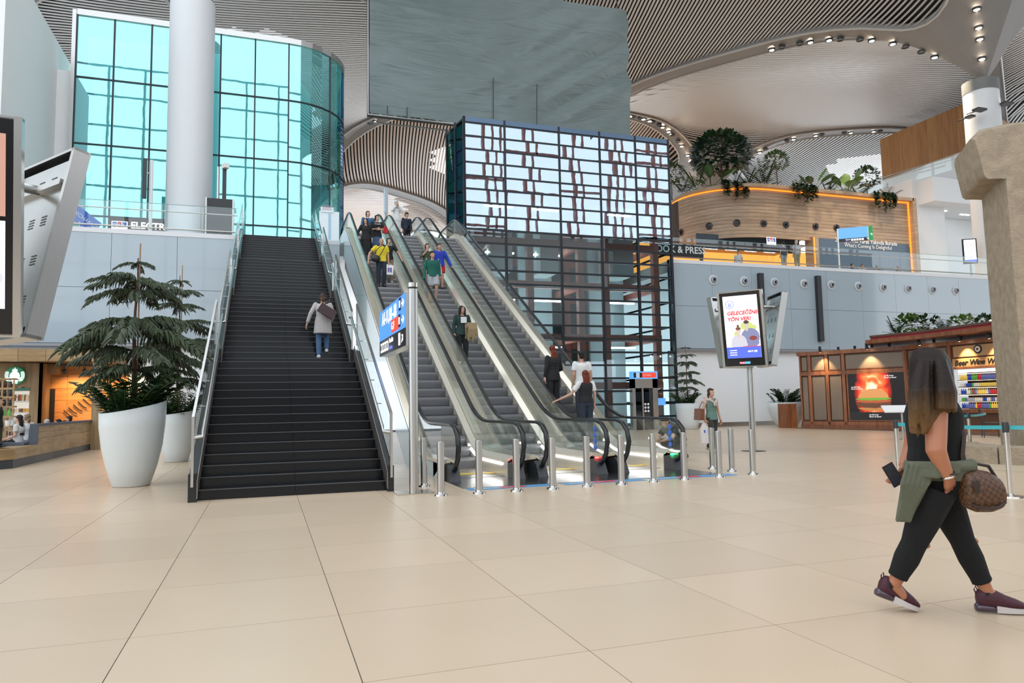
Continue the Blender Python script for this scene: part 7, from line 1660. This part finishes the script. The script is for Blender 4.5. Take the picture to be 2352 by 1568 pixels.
def chair(loc, rz, lab):
    c_ = thing('lounge_chair', lab, 'chair', loc, rz, 'chairs on the concourse'); MB().box((0, 0, .40), (.5, .5, .06)).build('seat', DARK, c_); MB().box((0, .24, .68), (.5, .05, .5)).build('backrest', DARK, c_)
    for x in (-.22, .22):
        for y in (-.22, .22): MB().cyl((x, y, 0), (x, y, .4), .018, 6).build('leg', DARK, c_)
ORD = ['leftmost', 'second from the left', 'third from the left', 'rightmost']
for k, (px, c_, rz) in enumerate(((1957, NAVY, .6), (1980, GRYC, -.4), (2012, BLK, PI-.3), (2060, BLK, PI+.4))):
    x = atY(px, 600, 36.0).x; person(['seated guest in navy, leftmost behind the long railing', 'seated guest in grey beside the one in navy', 'seated guest in black, third behind the long railing', 'seated guest in black, rightmost behind the long railing'][k], (x, 36.0, ZU), rz, 1.68, sit(), 'mid', dict(m=c_, sleeve=.8, hem=.03), dict(kind='trousers', m=BLK), ('short', 'black'), face=False)
    off = Matrix.Rotation(rz, 3, 'Z') @ V((0, .05, 0)); chair((x+off.x, 36.0+off.y, ZU), rz, ORD[k]+' dark chair behind the long railing with a guest on it')
# ================================================================== FOREGROUND WOMAN (walking to the right)
Dn = 4.70
def fp(px, py, D=Dn): return atD(px, py, D)
base = atZ(2165, 1398); B0 = V((base.x, base.y, 0))
fg = thing('person', 'woman with long ombre hair in a black top and ripped black jeans walking right', 'person', B0)
SKF = mat('skin_arm', (.42, .165, .085), .45, 0, .05, 10)
rv = (V((cr.x, cr.y, 0))*.42-V((cf.x, cf.y, 0))).normalized(); fwd = V((-rv.y, rv.x, 0))        # right-hand side, walking direction
if fwd.dot(cr) < 0: fwd = -fwd
loc = lambda P: P-B0
def rg(c_, a, b_, n=20): return [c_+rv*a*math.cos(2*PI*k/n)+fwd*b_*math.sin(2*PI*k/n) for k in range(n)]
def tl(mb, pts, rad, n=12):
    P, Rr = [], []
    for k in range(len(pts)-1):
        for q in range(4): f = q/4; P.append(pts[k].lerp(pts[k+1], f)); Rr.append(lerp(rad[k], rad[k+1], f))
    P.append(pts[-1]); Rr.append(rad[-1]); mb.tube([loc(p_) for p_ in P], Rr, n)
sp_ = [fp(2150, 1135), fp(2150, 1105), fp(2150, 1070), fp(2148, 1030), fp(2146, 985), fp(2143, 950), fp(2140, 925), fp(2137, 908), fp(2136, 890)]
sr_ = [(.15, .125), (.19, .15), (.185, .145), (.155, .125), (.165, .130), (.175, .125), (.150, .10), (.09, .075), (.055, .055)]
shR, shL = fp(2150, 936, 4.55), fp(2108, 936, 4.86)
elR, wrR = fp(2150, 1035, 4.46), fp(2177, 1094, 4.46); elL, wrL = fp(2090, 1030, 4.86), fp(2073, 1072, 4.80)
hiR, hiL = fp(2150, 1120, 4.62), fp(2154, 1120, 4.78)
knR, anR, tpR = fp(2098, 1250, 4.66), fp(2052, 1343, 4.70), fp(2096, 1392, 4.68); knL, anL, tpL = fp(2210, 1240, 4.70), fp(2268, 1360, 4.66), fp(2345, 1398, 4.60)
# body
b = MB(); b.loft([[loc(p_) for p_ in rg(c_, a, e_)] for c_, (a, e_) in zip(sp_, sr_)], True)
tl(b, [shR, elR, wrR], (.070, .060, .036)); tl(b, [shL, elL, wrL], (.058, .044, .029)); b.ell(loc(shR), (.07,)*3); b.ell(loc(shL), (.066,)*3)
tl(b, [hiR, knR, anR], (.10, .064, .040)); tl(b, [hiL, knL, anL], (.10, .064, .040))
hc = fp(2128, 858); hyR = Matrix.Rotation(math.atan2(cf.y, cf.x)+math.radians(35)+PI/2, 3, 'Z')
b.ell(loc(hc)+V((0, 0, .03)), (.078, .095, .10), 16, 12, hyR); b.ell(loc(hc)+hyR @ V((0, -.03, -.05)), (.058, .068, .08), 12, 8, hyR); b.ell(loc(hc)+hyR @ V((0, -.105, -.02)), (.014, .02, .024), 8, 6, hyR); tl(b, [sp_[-1]-V((0, 0, .03)), hc-V((0, 0, .05))], (.056, .052))
for an, tp in ((anR, tpR), (anL, tpL)): tl(b, [an, an.lerp(tp, .6)], (.038, .03))
hx = MB(); hand(hx, loc(wrR), (fp(2186, 1130, 4.52)-wrR), fwd, -rv, 1.05, .35); hand(hx, loc(wrL), (fp(2063, 1100, 4.78)-wrL), -cr.copy()*.5-cf*.8, -cr.copy(), 1.05, .75)
remesh(b, 'body', SKF, .008, fg, 4, hx)
f = MB(); 
for sg in (-1, 1): f.ell(loc(hc)+hyR @ V((sg*.03, -.088, .003)), (.012, .006, .007), 8, 5, hyR)
f.build('eyes', mat('eye_iris', (0, 0, 0)), fg, True)
# black sleeveless top
b = MB(); S = [(c_, (a+.014, e_+.014)) for c_, (a, e_) in zip(sp_[2:8], sr_[2:8])]; S[0] = (S[0][0]+V((0, 0, .0)), (.19, .155)); b.loft([[loc(p_) for p_ in rg(c_, a, e_)] for c_, (a, e_) in S], True); b.ell(loc(shR.lerp(sp_[5], .35)), (.075, .075, .075)); b.ell(loc(shL.lerp(sp_[5], .35)), (.075, .075, .075)); remesh(b, 'sleeveless_top', cloth('top_black', (.006, .006, .0065), .95), .009, fg, 4)
# jeans in pieces: ripped at the knees, cuffed above the ankle
JB = cloth('jeans_black', (.0055, .0055, .006), .95); b = MB(); b.loft([[loc(p_) for p_ in rg(c_, a+.012, e_+.012)] for c_, (a, e_) in zip(sp_[:4], [(.155, .13), (.192, .155), (.178, .14), (.15, .12)])], True)
for hi, kn, an in ((hiR, knR, anR), (hiL, knL, anL)):
    cuff = kn.lerp(an, .80); P = [hi, hi.lerp(kn, .5), kn, kn.lerp(an, .35), cuff]; tl(b, P, (.125, .105, .076, .078, .058)); b.tube([loc(kn.lerp(an, .72)), loc(cuff)], [.062, .064], 12)
remesh(b, 'jeans', JB, .009, fg, 4)
for kn, fd, lab in ((knR, V((.85, -.3, -.05)), 'r'), (knL, V((.9, -.2, -.05)), 'l')):
    c_ = loc(kn)+fd.normalized()*.062+V((0, 0, -.0)); MB().ell(c_, (.03, .05, .024), 10, 7).build('knee_skin', SKF, fg, True)
# tied khaki jacket
KH = cloth('jacket_sage', (.115, .125, .085), .9); b = MB(); b.loft([[loc(p_) for p_ in rg(c_, a, e_)] for c_, (a, e_) in ((fp(2150, 1098), (.215, .175)), (fp(2150, 1078), (.222, .182)), (fp(2149, 1058), (.20, .16)))], True)
D2 = 4.56
b.loft([[loc(p_) for p_ in (fp(2085, 1060, D2-.02), fp(2150, 1062, D2-.05), fp(2158, 1075, D2+.02), fp(2085, 1075, D2+.06))], [loc(p_) for p_ in (fp(2068, 1120, D2-.02), fp(2125, 1125, D2-.06), fp(2130, 1125, D2), fp(2068, 1120, D2+.06))], [loc(p_) for p_ in (fp(2060, 1170, D2), fp(2100, 1175, D2-.02), fp(2103, 1175, D2+.03), fp(2060, 1170, D2+.05))], [loc(p_) for p_ in (fp(2056, 1196, D2+.01), fp(2090, 1200, D2), fp(2092, 1200, D2+.03), fp(2056, 1196, D2+.04))]], True)
b.tube([loc(fp(2200, 1070, 4.5)), loc(fp(2230, 1068, 4.52)), loc(fp(2238, 1085, 4.55))], [.035, .045, .02], 8)
for k in range(6):
    xa_ = 2074+k*12; b.tube([loc(fp(xa_+10, 1066, D2-.05)), loc(fp(xa_-2, 1110, D2-.06)), loc(fp(lerp(xa_-4, 2074, .5), 1150, D2-.03)), loc(fp(2060+k*6, 1198, D2+.0))], [.010, .014, .012, .010], 6)
for k in range(4): b.tube([loc(fp(2090, 1062+k*9, D2-.02)), loc(fp(2150, 1064+k*10, 4.46)), loc(fp(2205, 1062+k*7, 4.47))], [.012, .016, .012], 6)
remesh(b, 'tied_jacket', KH, .008, fg, 2)
# hair with lightened ends
def ombre():
    m = mat('hair_ombre', (.03, .015, .01), .5, 0, .2, 30, spec=.25, bump=.3, bscale=6, aniso=(25, 25, .8)); nt = m.node_tree; N = nt.nodes; L = nt.links; bs = N['Principled BSDF']; tc = N.new('ShaderNodeTexCoord'); sx_ = N.new('ShaderNodeSeparateXYZ'); rp = N.new('ShaderNodeValToRGB'); el_ = rp.color_ramp.elements
    el_[0].position = .1; el_[0].color = (.16, .085, .03, 1); el_[1].position = .55; el_[1].color = (.016, .008, .005, 1); mx = N.new('ShaderNodeMath'); mx.operation = 'MULTIPLY_ADD'; mx.inputs[1].default_value = .25; no = N.new('ShaderNodeTexNoise'); mp = N.new('ShaderNodeMapping'); mp.inputs['Scale'].default_value = (22, 22, 1); L.new(tc.outputs['Object'], mp.inputs[0]); L.new(mp.outputs[0], no.inputs['Vector']); no.inputs['Scale'].default_value = 3
    L.new(tc.outputs['Generated'], sx_.inputs[0]); L.new(no.outputs['Fac'], mx.inputs[0]); L.new(sx_.outputs['Z'], mx.inputs[2]); sb = N.new('ShaderNodeMath'); sb.operation = 'SUBTRACT'; sb.inputs[1].default_value = .125; L.new(mx.outputs[0], sb.inputs[0]); L.new(sb.outputs[0], rp.inputs[0]); L.new(rp.outputs[0], bs.inputs['Base Color']); return m
OMB = ombre(); b = MB()
def hr(px0, px1, py, D, dep): 
    c_ = fp((px0+px1)/2, py, D); w = (px1-px0)/2*D/FPX; return [loc(c_)+cr*w*math.cos(2*PI*k/16)+cf*dep*math.sin(2*PI*k/16) for k in range(16)]
b.loft([hr(2118, 2145, 797, 4.70, .03), hr(2100, 2165, 806, 4.70, .09), hr(2093, 2178, 828, 4.69, .12), hr(2091, 2185, 860, 4.68, .125), hr(2090, 2190, 895, 4.64, .10), hr(2088, 2190, 930, 4.56, .09), hr(2087, 2160, 962, 4.52, .06), hr(2090, 2130, 995, 4.50, .035)], True)
R = random.Random(5)
for k in range(34):
    x0 = R.uniform(2092, 2192); y1 = R.uniform(915, 950) if x0 > 2150 else R.uniform(960, 1015); D_ = 4.54-.1*R.random(); x1 = x0+R.uniform(-6, 10)
    b.tube([loc(fp(lerp(2140, x0, .6), 825, D_+.10)), loc(fp(x0, 900, D_)), loc(fp(x0+R.uniform(-3, 3), 940, D_-.02)), loc(fp(x1, y1, D_-.01))], [.012, .022, .02, .006], 7)
remesh(b, 'hair', OMB, .008, fg, 3)
# trainers
MAR = mat('trainer_maroon', (.055, .008, .018), .6, 0, .15, 20, bump=.2, bscale=120); SOLE = mat('trainer_sole', (.55, .50, .48), .5); AIR = mat('trainer_bubble', (.05, .025, .045), .12, coat=.6)
def trainer(heel, toe, an, lab):
    t = bpy.data.objects.new('trainer', None); 
    d = (toe-heel); u = d.normalized(); sdv = u.cross(V((0, 0, 1))).normalized(); n = sdv.cross(u).normalized(); P = lambda a, b_, h_: loc(heel)+u*a*d.length+sdv*b_+n*h_
    def sec(a, w, h0, h1): return [P(a, w*math.cos(2*PI*k/14), (h0+h1)/2+(h1-h0)/2*math.sin(2*PI*k/14)) for k in range(14)]
    U = MB(); U.loft([sec(.0, .028, .04, .125), sec(.08, .042, .02, .15), sec(.25, .046, .02, .15), sec(.42, .048, .02, .135), sec(.6, .052, .02, .105), sec(.8, .053, .02, .082), sec(.95, .040, .02, .06), sec(1.02, .018, .022, .045)], True); up_ = remesh(U, 'trainer_upper', MAR, .006, fg, 2)
    S_ = MB(); S_.loft([[P(a, w, 0), P(a, -w, 0), P(a, -w*1.02, h_), P(a, w*1.02, h_)] for a, w, h_ in ((.36, .036, .045), (.5, .044, .04), (.65, .05, .034), (.82, .05, .03), (.95, .038, .028), (1.01, .015, .026))], True).build('trainer_sole', SOLE, fg, True)
    A_ = MB(); A_.loft([sec(-.05, .018, .008, .045), sec(.0, .036, .002, .058), sec(.15, .041, 0, .055), sec(.3, .042, 0, .05), sec(.4, .03, .002, .03)], True).build('trainer_heel_cushion', AIR, fg, 'all')
    L_ = MB()
    for k in range(5): a = .42+k*.06; L_.tube([P(a, -.03, .105-.12*(a-.42)), P(a, 0, .122-.12*(a-.42)), P(a, .03, .105-.12*(a-.42))], .004, 5)
    L_.build('laces', mat('laces', (.04, .008, .015), .8), fg); L2_ = MB().tube([P(.02, 0, .1), P(-.03, 0, .14), P(.0, 0, .16), P(.05, 0, .13)], .004, 5); L2_.build('heel_tab', mat('laces', (0, 0, 0)), fg)
    MB().tube([loc(an)-V((0, 0, .0)), P(.18, 0, .10)], [.042, .044], 10).build('sock', BLK, fg, True)
hR, tR = fp(2012, 1368, 4.72), fp(2106, 1403, 4.70); tR.z = max(tR.z, .003); hL, tL = fp(2246, 1410, 4.66), fp(2360, 1410, 4.60); hL.z = .004; tL.z = .012
trainer(hR, tR, anR, 'r'); trainer(hL, tL, anL, 'l')
# wrist jewellery
MB().tube([loc(wrR)+V((.034*math.cos(a), .034*math.sin(a), .012*math.cos(a))) for a in [k*PI/8 for k in range(17)]], .007, 6).build('bracelet', STEELP, fg, True); MB().tube([loc(wrR)+V((.036*math.cos(a), .036*math.sin(a), .02+.01*math.cos(a))) for a in [k*PI/8 for k in range(17)]], .006, 6).build('bracelet', BLACK, fg, True)
# phone
pc = fp(2051, 1090, 4.72); phn = thing('phone', 'smartphone in the hand of the walking woman with long hair', 'phone', pc); Mp = Matrix.Rotation(.5, 3, 'Y') @ Matrix.Rotation(.35, 3, 'Z')
MB().box((0, 0, 0), (.012, .075, .15), Matrix.Rotation(math.radians(70), 3, 'Z') @ Matrix.Rotation(-.5, 3, 'X')).build('case', mat('phone_case', (.03, .02, .03), .3), phn); MB().box(V((-.004, -.009, .0)), (.004, .066, .138), Matrix.Rotation(math.radians(70), 3, 'Z') @ Matrix.Rotation(-.5, 3, 'X')).build('screen', mat('phone_screen', (.05, .05, .06), .08), phn)
# checked handbag
def check():
    m = mat('bag_check', (.15, .07, .03), .5); nt = m.node_tree; N = nt.nodes; L = nt.links; bs = N['Principled BSDF']; tc = N.new('ShaderNodeTexCoord'); mp = N.new('ShaderNodeMapping'); mp.inputs['Rotation'].default_value = (.2, .1, .4); ck = N.new('ShaderNodeTexChecker'); ck.inputs['Scale'].default_value = 48; ck.inputs[1].default_value = (.12, .052, .02, 1); ck.inputs[2].default_value = (.055, .024, .012, 1); L.new(tc.outputs['Object'], mp.inputs[0]); L.new(mp.outputs[0], ck.inputs['Vector']); L.new(ck.outputs['Color'], bs.inputs['Base Color']); return m
bc = fp(2252, 1122, 4.50); hbg = thing('handbag', 'brown checked handbag hanging in front of the walking woman', 'bag', bc); hb2 = MB()
def bs_sec(f, w, h0, h1): c_ = cr*f; return [c_+V((0, 0, h0+(h1-h0)*(.5+.5*math.sin(a))))+cf*w*math.cos(a) for a in [2*PI*k/16 for k in range(16)]]
hb2.loft([bs_sec(-.125, .03, -.08, .06), bs_sec(-.11, .07, -.115, .10), bs_sec(-.04, .085, -.145, .125), bs_sec(.05, .085, -.145, .11), bs_sec(.115, .075, -.12, .07), bs_sec(.135, .03, -.07, .02)], True); remesh(hb2, 'bag_body', check(), .008, hbg, 4)
LTH = mat('bag_leather', (.035, .018, .012), .45); MB().tube([cr*-.10+cf*-.06+V((0, 0, -.085)), cr*-.06+cf*-.078+V((0, 0, -.10)), cr*.0+cf*-.083+V((0, 0, -.105)), cr*.06+cf*-.078+V((0, 0, -.095)), cr*.11+cf*-.06+V((0, 0, -.07))], .009, 6).build('lower_piping', LTH, hbg, True); MB().tube([cr*-.08+V((0, 0, .09)), cr*-.05+V((0, 0, .16)), cr*.06+V((0, 0, .14)), cr*.1+V((0, 0, .07))], .011, 6).build('handle', LTH, hbg, True)
top_s = fp(2214, 1000, 4.55)-bc; MB().tube([cr*-.09+V((0, 0, .10)), cr*-.10+V((0, 0, .2)), V(top_s), fp(2185, 935, 4.62)-bc], .014, 6).build('strap', LTH, hbg, True); MB().lathe([(.012, 0), (.02, .004), (.012, .008)], 12, cr*-.09+V((0, 0, .12))).build('ring', mat('brass', (.5, .36, .15), .25, 1.0), hbg); MB().ell(cr*-.07+cf*-.08+V((0, 0, .03)), (.03, .006, .045), 10, 6).build('tag', LTH, hbg)
finalize()
